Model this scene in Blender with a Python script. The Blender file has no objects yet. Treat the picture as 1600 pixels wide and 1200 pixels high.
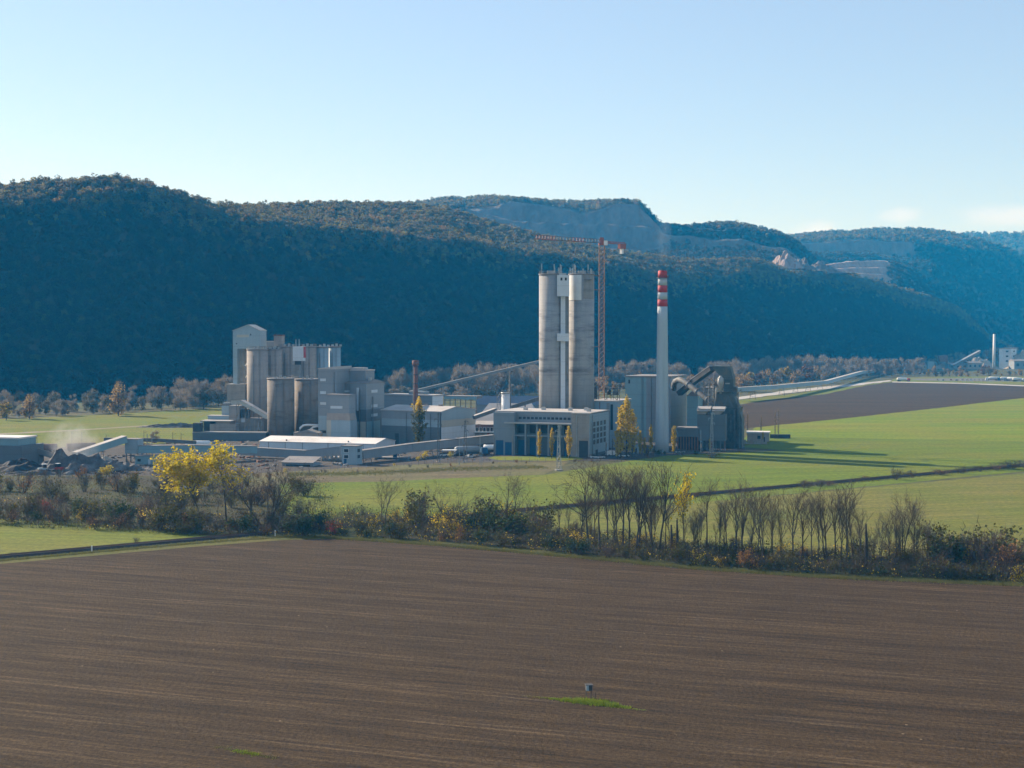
import bpy, math, random
import numpy as np
from mathutils import Vector, Matrix, noise as mnoise
R = math.radians
sc = bpy.context.scene
col = sc.collection
# ------------------------------------------------------------------ camera, sky, sun, exposure
F, CH, HZ = 2400.0, 53.0, 520.0           # focal length in photo pixels, camera height, horizon row
PITCH = math.atan((600 - HZ) / F)
cam = bpy.data.cameras.new('camera'); cam.sensor_width = 36; cam.lens = F / 1600 * 36
cam.clip_start = 1; cam.clip_end = 20000
co = bpy.data.objects.new('camera', cam); col.objects.link(co)
co.location = (0, 0, CH); co.rotation_euler = (R(90) - PITCH, 0, 0); sc.camera = co
SUN_AZ, SUN_EL = R(55), R(26.5)           # azimuth left of the view direction, elevation
sd = Vector((-math.sin(SUN_AZ) * math.cos(SUN_EL), math.cos(SUN_AZ) * math.cos(SUN_EL), math.sin(SUN_EL)))
sl = bpy.data.lights.new('sun', 'SUN'); sl.energy = 5.0; sl.angle = R(0.53); sl.color = (1.0, 0.90, 0.76)
so = bpy.data.objects.new('sun', sl); col.objects.link(so); so.rotation_euler = (-sd).to_track_quat('-Z', 'Y').to_euler()
so.location = (0, 0, 300)
wd = bpy.data.worlds.new('World'); sc.world = wd; wd.use_nodes = True
wn, wl = wd.node_tree.nodes, wd.node_tree.links
bg = wn['Background']; bg.inputs['Strength'].default_value = 0.085
sky = wn.new('ShaderNodeTexSky'); sky.sky_type = 'NISHITA'; sky.sun_disc = False
sky.sun_elevation = SUN_EL; sky.sun_rotation = -SUN_AZ; sky.altitude = 200
sky.air_density = 1.0; sky.dust_density = 0.15; sky.ozone_density = 1.5
def wmath(op, a, b=None, c=None):
    n = wn.new('ShaderNodeMath'); n.operation = op
    for i, x in enumerate((a, b, c)):
        if x is None: continue
        if hasattr(x, 'node'): wl.new(x, n.inputs[i])
        else: n.inputs[i].default_value = x
    return n.outputs[0]
wtc = wn.new('ShaderNodeTexCoord'); wsep = wn.new('ShaderNodeSeparateXYZ'); wl.new(wtc.outputs['Generated'], wsep.inputs[0])
wno = wn.new('ShaderNodeTexNoise'); wno.inputs['Scale'].default_value = 34; wno.inputs['Detail'].default_value = 6
wmp = wn.new('ShaderNodeMapping'); wmp.inputs['Scale'].default_value = (1, 1, 2.6)
wl.new(wtc.outputs['Generated'], wmp.inputs[0]); wl.new(wmp.outputs[0], wno.inputs['Vector'])
tot = None
for (ax, az, wx, wz) in ((0.192, 0.066, 0.016, 0.006), (0.245, 0.0735, 0.016, 0.006), (0.315, 0.073, 0.045, 0.009), (0.37, 0.08, 0.05, 0.01)):
    dx = wmath('DIVIDE', wmath('SUBTRACT', wsep.outputs[0], ax), wx); dz = wmath('DIVIDE', wmath('SUBTRACT', wsep.outputs[2], az), wz)
    d2 = wmath('ADD', wmath('MULTIPLY', dx, dx), wmath('MULTIPLY', dz, dz))
    g = wmath('POWER', 2.718, wmath('MULTIPLY', d2, -1.0))
    g = wmath('MULTIPLY', g, wmath('GREATER_THAN', wsep.outputs[1], 0.0))
    tot = g if tot is None else wmath('MAXIMUM', tot, g)
cm = wn.new('ShaderNodeMapRange'); cm.interpolation_type = 'SMOOTHSTEP'
wl.new(wmath('MULTIPLY', tot, wno.outputs[0]), cm.inputs[0])
cm.inputs[1].default_value = 0.12; cm.inputs[2].default_value = 0.6; cm.inputs[4].default_value = 0.38
SKY_TINT = (0.92, 0.88, 0.97, 1)
tn = wn.new('ShaderNodeMix'); tn.data_type = 'RGBA'; tn.blend_type = 'MULTIPLY'; tn.inputs[0].default_value = 1
wl.new(sky.outputs[0], tn.inputs[6]); tn.inputs[7].default_value = SKY_TINT
cmix = wn.new('ShaderNodeMix'); cmix.data_type = 'RGBA'
veil = wn.new('ShaderNodeMix'); veil.data_type = 'RGBA'; veil.inputs[0].default_value = 0.22; wl.new(tn.outputs[2], veil.inputs[6]); veil.inputs[7].default_value = (4.5, 5.6, 6.6, 1)
wl.new(cm.outputs[0], cmix.inputs[0]); wl.new(veil.outputs[2], cmix.inputs[6]); cmix.inputs[7].default_value = (7.4, 6.9, 6.8, 1)
wl.new(cmix.outputs[2], bg.inputs['Color'])
vs = sc.view_settings; vs.view_transform = 'Standard'; vs.look = 'None'; vs.exposure = 0.93; vs.gamma = 1; vs.use_curve_mapping = False
cy = sc.cycles; cy.max_bounces = 6; cy.diffuse_bounces = 2; cy.glossy_bounces = 2; cy.transmission_bounces = 3; cy.volume_bounces = 0
cy.transparent_max_bounces = 6; cy.caustics_reflective = False; cy.caustics_refractive = False

# ------------------------------------------------------------------ pixel <-> world
def ray(px, py):
    u, v = px - 800, 600 - py
    return Vector((u, F * math.cos(PITCH) + v * math.sin(PITCH), -F * math.sin(PITCH) + v * math.cos(PITCH)))
def W(px, py, D):
    d = ray(px, py); k = D / d.y
    return Vector((d.x * k, D, CH + d.z * k))
def G(px, py, z=0.0):
    d = ray(px, py); k = (z - CH) / d.z
    return Vector((d.x * k, d.y * k, z))
def DG(py): return G(800, py).y
def ZT(py, D): return W(800, py, D).z

# ------------------------------------------------------------------ materials
def srgb(r, g, b):
    return tuple(((x / 255 / 12.92) if x / 255 <= 0.04045 else ((x / 255 + 0.055) / 1.055) ** 2.4) for x in (r, g, b))
def newmat(name):
    m = bpy.data.materials.new(name); m.use_nodes = True
    nt = m.node_tree; return m, nt.nodes, nt.links, nt.nodes['Principled BSDF']
def c4(c): return (c[0], c[1], c[2], 1)
def noise_node(N, L, vec, scale, detail=5, rough=0.6):
    n = N.new('ShaderNodeTexNoise'); n.inputs['Scale'].default_value = scale; n.inputs['Detail'].default_value = detail
    n.inputs['Roughness'].default_value = rough; L.new(vec, n.inputs['Vector']); return n.outputs[0]
def rng(N, L, src, a, b, lo=0.0, hi=1.0):
    n = N.new('ShaderNodeMapRange'); L.new(src, n.inputs[0])
    for i, x in zip((1, 2, 3, 4), (a, b, lo, hi)): n.inputs[i].default_value = x
    return n.outputs[0]
def mixc(N, L, fac, a, b, mode='MIX'):
    n = N.new('ShaderNodeMix'); n.data_type = 'RGBA'; n.blend_type = mode
    if hasattr(fac, 'node'): L.new(fac, n.inputs[0])
    else: n.inputs[0].default_value = fac
    for i, x in ((6, a), (7, b)):
        if hasattr(x, 'node'): L.new(x, n.inputs[i])
        else: n.inputs[i].default_value = c4(x)
    return n.outputs[2]
def mapped(N, L, stretch=(1, 1, 1), rot=0.0):
    tc = N.new('ShaderNodeTexCoord'); mp = N.new('ShaderNodeMapping')
    src = tc.outputs['Object']
    if rot:
        mr = N.new('ShaderNodeMapping'); L.new(src, mr.inputs[0]); mr.inputs['Rotation'].default_value = (0, 0, rot); src = mr.outputs[0]
    L.new(src, mp.inputs[0]); mp.inputs['Scale'].default_value = stretch
    return mp.outputs[0]
def surf(name, c1, c2, scale=0.5, rough=0.85, stretch=(1, 1, 1), rot=0.0, bump=0.0, bscale=None, c3=None, s3=0.05, st3=(1, 1, 1), lo3=0.5, hi3=0.7, metal=0.0, spec=0.3):
    m, N, L, B = newmat(name)
    v = mapped(N, L, stretch, rot)
    c = mixc(N, L, rng(N, L, noise_node(N, L, v, scale), 0.33, 0.67), c1, c2)
    if c3 is not None:
        v3 = mapped(N, L, st3, rot)
        c = mixc(N, L, rng(N, L, noise_node(N, L, v3, s3, 6), lo3, hi3), c, c3)
    L.new(c, B.inputs['Base Color']); B.inputs['Roughness'].default_value = rough; B.inputs['Metallic'].default_value = metal
    B.inputs['Specular IOR Level'].default_value = spec
    if bump:
        bn = N.new('ShaderNodeBump'); bn.inputs['Strength'].default_value = bump; bn.inputs['Distance'].default_value = 0.3
        L.new(noise_node(N, L, v, bscale or scale * 3), bn.inputs['Height']); L.new(bn.outputs[0], B.inputs['Normal'])
    return m
def leafmat(name, cols, trans=0.35, rnd='island'):
    """cols = [(pos, colour)...] chosen per leaf island or per instance"""
    m, N, L, B = newmat(name)
    if rnd == 'island': src = N.new('ShaderNodeNewGeometry').outputs['Random Per Island']
    else: src = N.new('ShaderNodeObjectInfo').outputs['Random']
    rp = N.new('ShaderNodeValToRGB'); L.new(src, rp.inputs[0]); e = rp.color_ramp.elements
    while len(e) > 1: e.remove(e[0])
    e[0].position = cols[0][0]; e[0].color = c4(cols[0][1])
    for p, c in cols[1:]:
        k = e.new(p); k.color = c4(c)
    colr = rp.outputs[0]
    if rnd != 'island':
        g = N.new('ShaderNodeNewGeometry').outputs['Random Per Island']
        colr = mixc(N, L, rng(N, L, g, 0, 1, 0.0, 0.45), colr, (0.02, 0.018, 0.012))
    L.new(colr, B.inputs['Base Color']); B.inputs['Roughness'].default_value = 0.8; B.inputs['Specular IOR Level'].default_value = 0.15
    if trans:
        t = N.new('ShaderNodeBsdfTranslucent'); L.new(colr, t.inputs[0]); mx = N.new('ShaderNodeMixShader'); mx.inputs[0].default_value = trans
        L.new(B.outputs[0], mx.inputs[1]); L.new(t.outputs[0], mx.inputs[2]); L.new(mx.outputs[0], N['Material Output'].inputs[0])
    return m
M = {}
def ground_mat(name, cols, dirang, fine, big, stripe, rough=0.95, bump=0.5, bsc=1.2, speck=None, tram=None, ridges=None, grain=(0.62, 1.38)):
    """three colours mixed by long streaks, broad patches and fine grain"""
    m, N, L, B = newmat(name)
    vs_ = mapped(N, L, (stripe[0], stripe[1], 1), dirang); v0 = mapped(N, L)
    c = mixc(N, L, rng(N, L, noise_node(N, L, vs_, 1.0, 7, 0.65), 0.36, 0.64), cols[0], cols[1])
    c = mixc(N, L, rng(N, L, noise_node(N, L, v0, big, 4), 0.42, 0.66, 0, 0.8), c, cols[2])
    if tram:                                      # pairs of wheel tracks: spacing, width, colour, strength
        sx = N.new('ShaderNodeSeparateXYZ'); L.new(mapped(N, L, (1, 1, 1), dirang), sx.inputs[0])
        wob = noise_node(N, L, mapped(N, L, (0.006, 0.02, 1), dirang), 1.0, 3)
        def mth(op, a, b_):
            q = N.new('ShaderNodeMath'); q.operation = op
            for i_, t in ((0, a), (1, b_)):
                if hasattr(t, 'node'): L.new(t, q.inputs[i_])
                else: q.inputs[i_].default_value = t
            return q.outputs[0]
        yy = mth('ADD', sx.outputs[1], mth('MULTIPLY', wob, 9.0)); ph = mth('ABSOLUTE', mth('SUBTRACT', mth('FLOORED_MODULO', yy, tram[0]), tram[0] / 2), 0)
        ln = rng(N, L, mth('ABSOLUTE', mth('SUBTRACT', ph, 1.0), 0), tram[1], tram[1] * 0.4, 0, tram[3])
        c = mixc(N, L, mth('MULTIPLY', ln, rng(N, L, noise_node(N, L, mapped(N, L, (0.02, 0.02, 1), dirang), 1.0, 3), 0.38, 0.58)), c, tram[2])
    if ridges:                                    # fine drill rows
        rn = noise_node(N, L, mapped(N, L, (ridges[0], ridges[1], 1), dirang), 1.0, 4, 0.75)
        c = mixc(N, L, 1.0, c, rngcol(N, L, rn, 0.3, 0.7, 1 - ridges[2], 1 + ridges[2]), 'MULTIPLY')
    fn = noise_node(N, L, v0, fine, 3, 0.7)
    c = mixc(N, L, 1.0, c, rngcol(N, L, fn, 0.25, 0.75, *grain), 'MULTIPLY')
    if speck:
        vo = N.new('ShaderNodeTexVoronoi'); vo.inputs['Scale'].default_value = speck[0]; L.new(v0, vo.inputs['Vector'])
        sep = N.new('ShaderNodeSeparateColor'); L.new(vo.outputs['Color'], sep.inputs[0])
        a = rng(N, L, sep.outputs[0], speck[1], speck[1] + 0.002); b = rng(N, L, vo.outputs['Distance'], speck[3], speck[3] * 0.6)
        mm = N.new('ShaderNodeMath'); mm.operation = 'MULTIPLY'; L.new(a, mm.inputs[0]); L.new(b, mm.inputs[1])
        c = mixc(N, L, mm.outputs[0], c, speck[2])
    L.new(c, B.inputs['Base Color']); B.inputs['Roughness'].default_value = rough; B.inputs['Specular IOR Level'].default_value = 0.1
    if bump:
        bn = N.new('ShaderNodeBump'); bn.inputs['Strength'].default_value = bump; bn.inputs['Distance'].default_value = 0.25
        L.new(noise_node(N, L, v0, bsc, 5, 0.7), bn.inputs['Height']); L.new(bn.outputs[0], B.inputs['Normal'])
    return m
def rngcol(N, L, src, a, b, lo, hi):
    s = rng(N, L, src, a, b, lo, hi); cb = N.new('ShaderNodeCombineColor')
    for i in range(3): L.new(s, cb.inputs[i])
    return cb.outputs[0]
FURROW = math.atan2(0.356, 0.934)       # mapping rotation that lays x along the furrows
M['soil'] = ground_mat('ploughed soil', [(0.068, 0.0435, 0.0215), (0.033, 0.0205, 0.010), (0.048, 0.031, 0.0155)], FURROW, 1.7, 0.014, (0.012, 0.34), bump=1.0, bsc=1.4, speck=(0.6, 0.985, (0.24, 0.18, 0.12), 0.14), tram=(17.0, 0.5, (0.118, 0.082, 0.05), 0.42), ridges=(0.08, 1.2, 0.55), grain=(0.42, 1.62))
M['soil_far'] = ground_mat('far ploughed soil', [(0.066, 0.042, 0.020), (0.040, 0.025, 0.012), (0.052, 0.033, 0.016)], R(4), 0.4, 0.008, (0.004, 0.06), bump=0.4, bsc=0.5, ridges=(0.01, 0.15, 0.25))
M['grass'] = ground_mat('winter crop grass', [(0.096, 0.141, 0.013), (0.129, 0.168, 0.016), (0.150, 0.151, 0.023)], R(-14), 0.6, 0.014, (0.008, 0.09), bump=0.5, bsc=0.8, tram=(24.0, 0.7, (0.086, 0.101, 0.018), 0.5), ridges=(0.017, 0.294, 0.198))
M['grass_bright'] = ground_mat('bright crop grass', [(0.120, 0.181, 0.014), (0.163, 0.197, 0.016), (0.185, 0.172, 0.025)], R(-6), 0.5, 0.010, (0.004, 0.05), bump=0.4, bsc=0.6, tram=(30.0, 0.9, (0.103, 0.126, 0.018), 0.5), ridges=(0.009, 0.168, 0.180))
M['grass_olive'] = ground_mat('olive stubble grass', [(0.129, 0.130, 0.025), (0.168, 0.151, 0.038), (0.103, 0.134, 0.016)], R(-16), 0.7, 0.016, (0.008, 0.12), bump=0.5, bsc=0.9, tram=(21.0, 0.6, (0.172, 0.143, 0.054), 0.5), ridges=(0.017, 0.420, 0.216))
M['grass_left'] = ground_mat('left meadow grass', [(0.107, 0.139, 0.016), (0.133, 0.155, 0.022), (0.159, 0.143, 0.032)], R(10), 0.7, 0.018, (0.010, 0.1), bump=0.5, bsc=0.8, ridges=(0.017, 0.252, 0.198))
M['verge_grass'] = ground_mat('verge turf', [(0.105, 0.105, 0.028), (0.135, 0.120, 0.042), (0.085, 0.105, 0.022)], R(10), 1.2, 0.08, (0.06, 0.5), bump=0.8, bsc=1.2)
M['rough'] = ground_mat('rough dry grass', [(0.15, 0.125, 0.065), (0.105, 0.085, 0.05), (0.13, 0.135, 0.05)], R(-8), 0.5, 0.03, (0.02, 0.12), bump=0.5, bsc=0.7)
M['scrub'] = ground_mat('scrub ground', [(0.062, 0.060, 0.026), (0.050, 0.042, 0.028), (0.075, 0.088, 0.024)], 0, 0.5, 0.03, (0.03, 0.07), bump=0.6, bsc=0.6)
M['yard'] = ground_mat('plant yard', [(0.095, 0.086, 0.08), (0.06, 0.055, 0.053), (0.08, 0.068, 0.055)], R(20), 0.3, 0.03, (0.03, 0.06), bump=0.3, bsc=0.5)
M['base'] = ground_mat('valley ground', [(0.10, 0.10, 0.045), (0.085, 0.07, 0.04), (0.075, 0.09, 0.03)], 0, 0.2, 0.006, (0.01, 0.02), bump=0.3, bsc=0.3)
M['road'] = surf('pale road', (0.42, 0.40, 0.37), (0.34, 0.32, 0.30), 0.2)
M['asphalt'] = surf('worn asphalt', (0.14, 0.135, 0.13), (0.10, 0.098, 0.095), 0.3)
M['track'] = surf('farm track', (0.24, 0.2, 0.13), (0.17, 0.15, 0.09), 0.2)
M['ballast'] = surf('dark ballast', (0.055, 0.046, 0.042), (0.035, 0.03, 0.03), 1.5, bump=0.8, c3=(0.07, 0.05, 0.035), s3=0.1)
M['rail'] = surf('rusty rail', (0.12, 0.07, 0.05), (0.08, 0.05, 0.04), 1.0, 0.5, metal=0.5)
def concrete(name, c1, c2, dark, zlo=None, zhi=None, amt=0.7):
    m, N, L, B = newmat(name)
    v = mapped(N, L, (1, 1, 0.35)); h = mapped(N, L, (0.16, 0.16, 0.8)); s = mapped(N, L, (0.9, 0.9, 0.03))
    c = mixc(N, L, rng(N, L, noise_node(N, L, v, 0.35, 6), 0.33, 0.67), c1, c2)
    c = mixc(N, L, rng(N, L, noise_node(N, L, s, 1.0, 4), 0.52, 0.75, 0, 0.28), c, dark)
    f = rng(N, L, noise_node(N, L, h, 0.55, 5, 0.55), 0.50, 0.68, 0, amt)
    if zlo is not None:
        sp = N.new('ShaderNodeSeparateXYZ'); tc = N.new('ShaderNodeTexCoord'); L.new(tc.outputs['Object'], sp.inputs[0])
        a = rng(N, L, sp.outputs[2], zlo - 3, zlo + 5); b = rng(N, L, sp.outputs[2], zhi + 2, zhi - 3)
        mm = N.new('ShaderNodeMath'); mm.operation = 'MULTIPLY'; L.new(a, mm.inputs[0]); L.new(b, mm.inputs[1])
        m2 = N.new('ShaderNodeMath'); m2.operation = 'MULTIPLY'; L.new(mm.outputs[0], m2.inputs[0]); L.new(f, m2.inputs[1]); f = m2.outputs[0]
    c = mixc(N, L, f, c, dark)
    # pour joints
    w = N.new('ShaderNodeTexWave'); w.bands_direction = 'Z'; w.inputs['Scale'].default_value = 0.13; w.inputs['Distortion'].default_value = 0.3
    L.new(mapped(N, L), w.inputs['Vector'])
    c = mixc(N, L, rng(N, L, w.outputs['Fac'], 0.0, 0.04, 0.18, 0.0), c, dark)
    L.new(c, B.inputs['Base Color']); B.inputs['Roughness'].default_value = 0.9; B.inputs['Specular IOR Level'].default_value = 0.2
    return m
M['con_tall'] = concrete('twin silo concrete', (0.36, 0.355, 0.35), (0.31, 0.305, 0.30), (0.115, 0.108, 0.105), 30, 66, 0.75)
M['con_dark'] = concrete('stained dark concrete', (0.24, 0.215, 0.19), (0.19, 0.165, 0.145), (0.10, 0.085, 0.075))
M['con_warm'] = concrete('warm concrete', (0.37, 0.325, 0.285), (0.31, 0.27, 0.24), (0.2, 0.17, 0.15), amt=0.35)
M['con'] = concrete('grey concrete', (0.32, 0.30, 0.28), (0.25, 0.24, 0.225), (0.14, 0.13, 0.12), amt=0.4)
def clad(name, c, dirt, seam=0.35, amt=0.35):
    m, N, L, B = newmat(name)
    c_ = mixc(N, L, rng(N, L, noise_node(N, L, mapped(N, L, (1, 1, 0.12)), 0.5, 5), 0.45, 0.75, 0, amt), c, dirt)
    w = N.new('ShaderNodeTexWave'); w.bands_direction = 'Z'; w.inputs['Scale'].default_value = 0.055 * seam / 0.35; w.inputs['Distortion'].default_value = 0
    L.new(mapped(N, L), w.inputs['Vector'])
    c_ = mixc(N, L, rng(N, L, w.outputs['Fac'], 0.0, 0.03, 0.35, 0.0), c_, dirt)
    c_ = mixc(N, L, rng(N, L, noise_node(N, L, mapped(N, L), 0.08, 3), 0.4, 0.7, 0, 0.25), c_, dirt)
    L.new(c_, B.inputs['Base Color']); B.inputs['Roughness'].default_value = 0.55; B.inputs['Specular IOR Level'].default_value = 0.4
    return m
M['clad_blue'] = clad('pale blue cladding', (0.29, 0.37, 0.42), (0.20, 0.25, 0.28))
M['clad_grey'] = clad('grey cladding', (0.23, 0.255, 0.28), (0.15, 0.165, 0.175))
M['clad_dark'] = clad('dark grey cladding', (0.115, 0.135, 0.15), (0.08, 0.09, 0.10))
M['clad_white'] = clad('white cladding', (0.60, 0.64, 0.68), (0.42, 0.43, 0.44), amt=0.3)
M['clad_teal'] = clad('teal grey cladding', (0.20, 0.32, 0.36), (0.15, 0.22, 0.25))
M['kiln_dark'] = surf('kiln tower steel', (0.105, 0.135, 0.14), (0.065, 0.085, 0.09), 0.4, 0.7, c3=(0.15, 0.13, 0.11), s3=0.25)
M['beige'] = clad('beige band', (0.45, 0.42, 0.35), (0.33, 0.31, 0.27))
M['dark'] = surf('dark steel', (0.07, 0.075, 0.08), (0.045, 0.048, 0.052), 0.5)
M['steel'] = surf('grey steel', (0.17, 0.18, 0.185), (0.11, 0.118, 0.122), 0.8, 0.65, c3=(0.13, 0.10, 0.08), s3=0.4)
M['steel_lt'] = surf('galvanised steel', (0.42, 0.43, 0.43), (0.32, 0.33, 0.33), 0.8, 0.45, metal=0.4)
M['roof_lt'] = surf('pale roofing', (0.47, 0.44, 0.42), (0.38, 0.355, 0.335), 0.15, c3=(0.38, 0.34, 0.31), s3=0.08)
M['roof_white'] = surf('white roofing', (0.70, 0.66, 0.63), (0.60, 0.57, 0.54), 0.12, c3=(0.5, 0.45, 0.42), s3=0.06)
M['roof_grey'] = surf('grey roofing', (0.26, 0.24, 0.23), (0.2, 0.185, 0.18), 0.2)
M['roof_navy'] = surf('dark blue roofing', (0.04, 0.07, 0.13), (0.03, 0.055, 0.10), 0.1, 0.5)
M['roof_rust'] = surf('rusty roofing', (0.2, 0.1, 0.08), (0.14, 0.075, 0.06), 0.3)
M['brick'] = surf('brick chimney', (0.22, 0.10, 0.075), (0.16, 0.075, 0.06), 1.0)
M['rust'] = surf('rusty steel', (0.24, 0.12, 0.075), (0.17, 0.085, 0.055), 0.6)
M['wagon'] = surf('wagon brown', (0.13, 0.055, 0.045), (0.09, 0.042, 0.036), 0.4)
M['blue_door'] = surf('blue steel door', (0.022, 0.10, 0.21), (0.02, 0.075, 0.155), 0.4, 0.5)
M['glass'] = surf('dark window glass', (0.02, 0.026, 0.032), (0.03, 0.036, 0.045), 0.4, 0.35, spec=0.3)
M['win_white'] = surf('opaque white glazing', (0.55, 0.6, 0.64), (0.46, 0.51, 0.55), 0.6, 0.35)
M['white'] = surf('white paint', (0.74, 0.74, 0.73), (0.66, 0.66, 0.65), 0.3, 0.6)
M['chim_white'] = surf('chimney white paint', (0.42, 0.48, 0.52), (0.35, 0.41, 0.45), 0.12, 0.7, stretch=(1, 1, 0.15), c3=(0.29, 0.33, 0.36), s3=0.4, st3=(1, 1, 0.06))
M['chim_red'] = surf('chimney red paint', (0.46, 0.045, 0.045), (0.36, 0.035, 0.035), 0.3, 0.65)
M['crane_red'] = surf('crane red paint', (0.30, 0.09, 0.065), (0.25, 0.075, 0.055), 0.8, 0.5)
M['crane_or'] = surf('crane mast orange', (0.31, 0.165, 0.09), (0.25, 0.13, 0.075), 0.8, 0.6)
M['coal'] = surf('coal heap', (0.028, 0.028, 0.032), (0.05, 0.048, 0.05), 0.6, bump=0.8)
M['rubble'] = surf('rubble heap', (0.13, 0.12, 0.115), (0.06, 0.056, 0.056), 0.35, bump=1.0, bscale=0.8, c3=(0.2, 0.19, 0.18), s3=0.2)
M['sand'] = surf('sand heap', (0.36, 0.32, 0.26), (0.27, 0.24, 0.2), 0.3, bump=0.5)
M['bark'] = surf('bark', (0.075, 0.06, 0.048), (0.045, 0.036, 0.03), 2.0)
M['twig'] = leafmat('twigs', [(0, (0.105, 0.082, 0.062)), (0.5, (0.075, 0.058, 0.044)), (1, (0.14, 0.11, 0.08))], 0.0)
M['twig_grey'] = leafmat('grey twigs', [(0, (0.30, 0.245, 0.185)), (0.5, (0.22, 0.18, 0.135)), (1, (0.37, 0.305, 0.225))], 0.25)
M['twig_brown'] = leafmat('brown twigs', [(0, (0.13, 0.085, 0.06)), (0.5, (0.09, 0.06, 0.045)), (1, (0.17, 0.12, 0.08))], 0.1)
M['leaf_yellow'] = leafmat('yellow leaves', [(0, (0.62, 0.46, 0.02)), (0.4, (0.52, 0.40, 0.02)), (0.7, (0.42, 0.38, 0.03)), (1, (0.70, 0.54, 0.04))], 0.45)
M['leaf_gold'] = leafmat('golden poplar leaves', [(0, (0.62, 0.43, 0.035)), (0.5, (0.52, 0.37, 0.035)), (0.8, (0.34, 0.29, 0.035)), (1, (0.72, 0.50, 0.05))], 0.5)
M['leaf_olive'] = leafmat('olive leaves', [(0, (0.085, 0.088, 0.020)), (0.5, (0.062, 0.064, 0.017)), (0.85, (0.13, 0.115, 0.026)), (1, (0.22, 0.18, 0.036))], 0.35)
M['leaf_green'] = leafmat('dark green leaves', [(0, (0.035, 0.055, 0.018)), (0.6, (0.05, 0.075, 0.02)), (1, (0.08, 0.095, 0.025))], 0.3)
M['leaf_rust'] = leafmat('rust leaves', [(0, (0.30, 0.14, 0.045)), (0.5, (0.22, 0.115, 0.045)), (1, (0.40, 0.21, 0.06))], 0.4)
M['leaf_red'] = leafmat('red leaves', [(0, (0.42, 0.06, 0.03)), (1, (0.3, 0.05, 0.03))], 0.35)
M['leaf_beige'] = leafmat('beige autumn leaves', [(0, (0.50, 0.34, 0.14)), (0.5, (0.38, 0.27, 0.12)), (1, (0.60, 0.40, 0.14))], 0.45)
M['crest_leaf_sunlit'] = leafmat('sun-lightened crest woodland in autumn leaf', [(0, (0.20, 0.15, 0.085)), (0.3, (0.17, 0.15, 0.06)), (0.55, (0.24, 0.18, 0.10)), (0.75, (0.24, 0.22, 0.07)), (0.9, (0.34, 0.27, 0.08)), (1.0, (0.34, 0.19, 0.08))], 0.5, 'object')  # autumn leaf made paler than the slopes: crest sunlight put into the colour
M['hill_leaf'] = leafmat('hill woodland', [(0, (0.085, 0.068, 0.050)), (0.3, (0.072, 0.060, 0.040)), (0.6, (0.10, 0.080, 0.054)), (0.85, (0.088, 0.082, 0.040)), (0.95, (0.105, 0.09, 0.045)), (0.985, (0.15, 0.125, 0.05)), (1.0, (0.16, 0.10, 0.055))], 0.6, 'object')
M['blade'] = leafmat('verge grass blades', [(0, (0.14, 0.15, 0.04)), (0.5, (0.18, 0.16, 0.06)), (1, (0.10, 0.13, 0.03))], 0.3)
M['blade_green'] = leafmat('fresh weeds', [(0, (0.19, 0.28, 0.02)), (0.4, (0.10, 0.16, 0.018)), (0.7, (0.22, 0.26, 0.03)), (1, (0.28, 0.34, 0.03))], 0.35)

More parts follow.
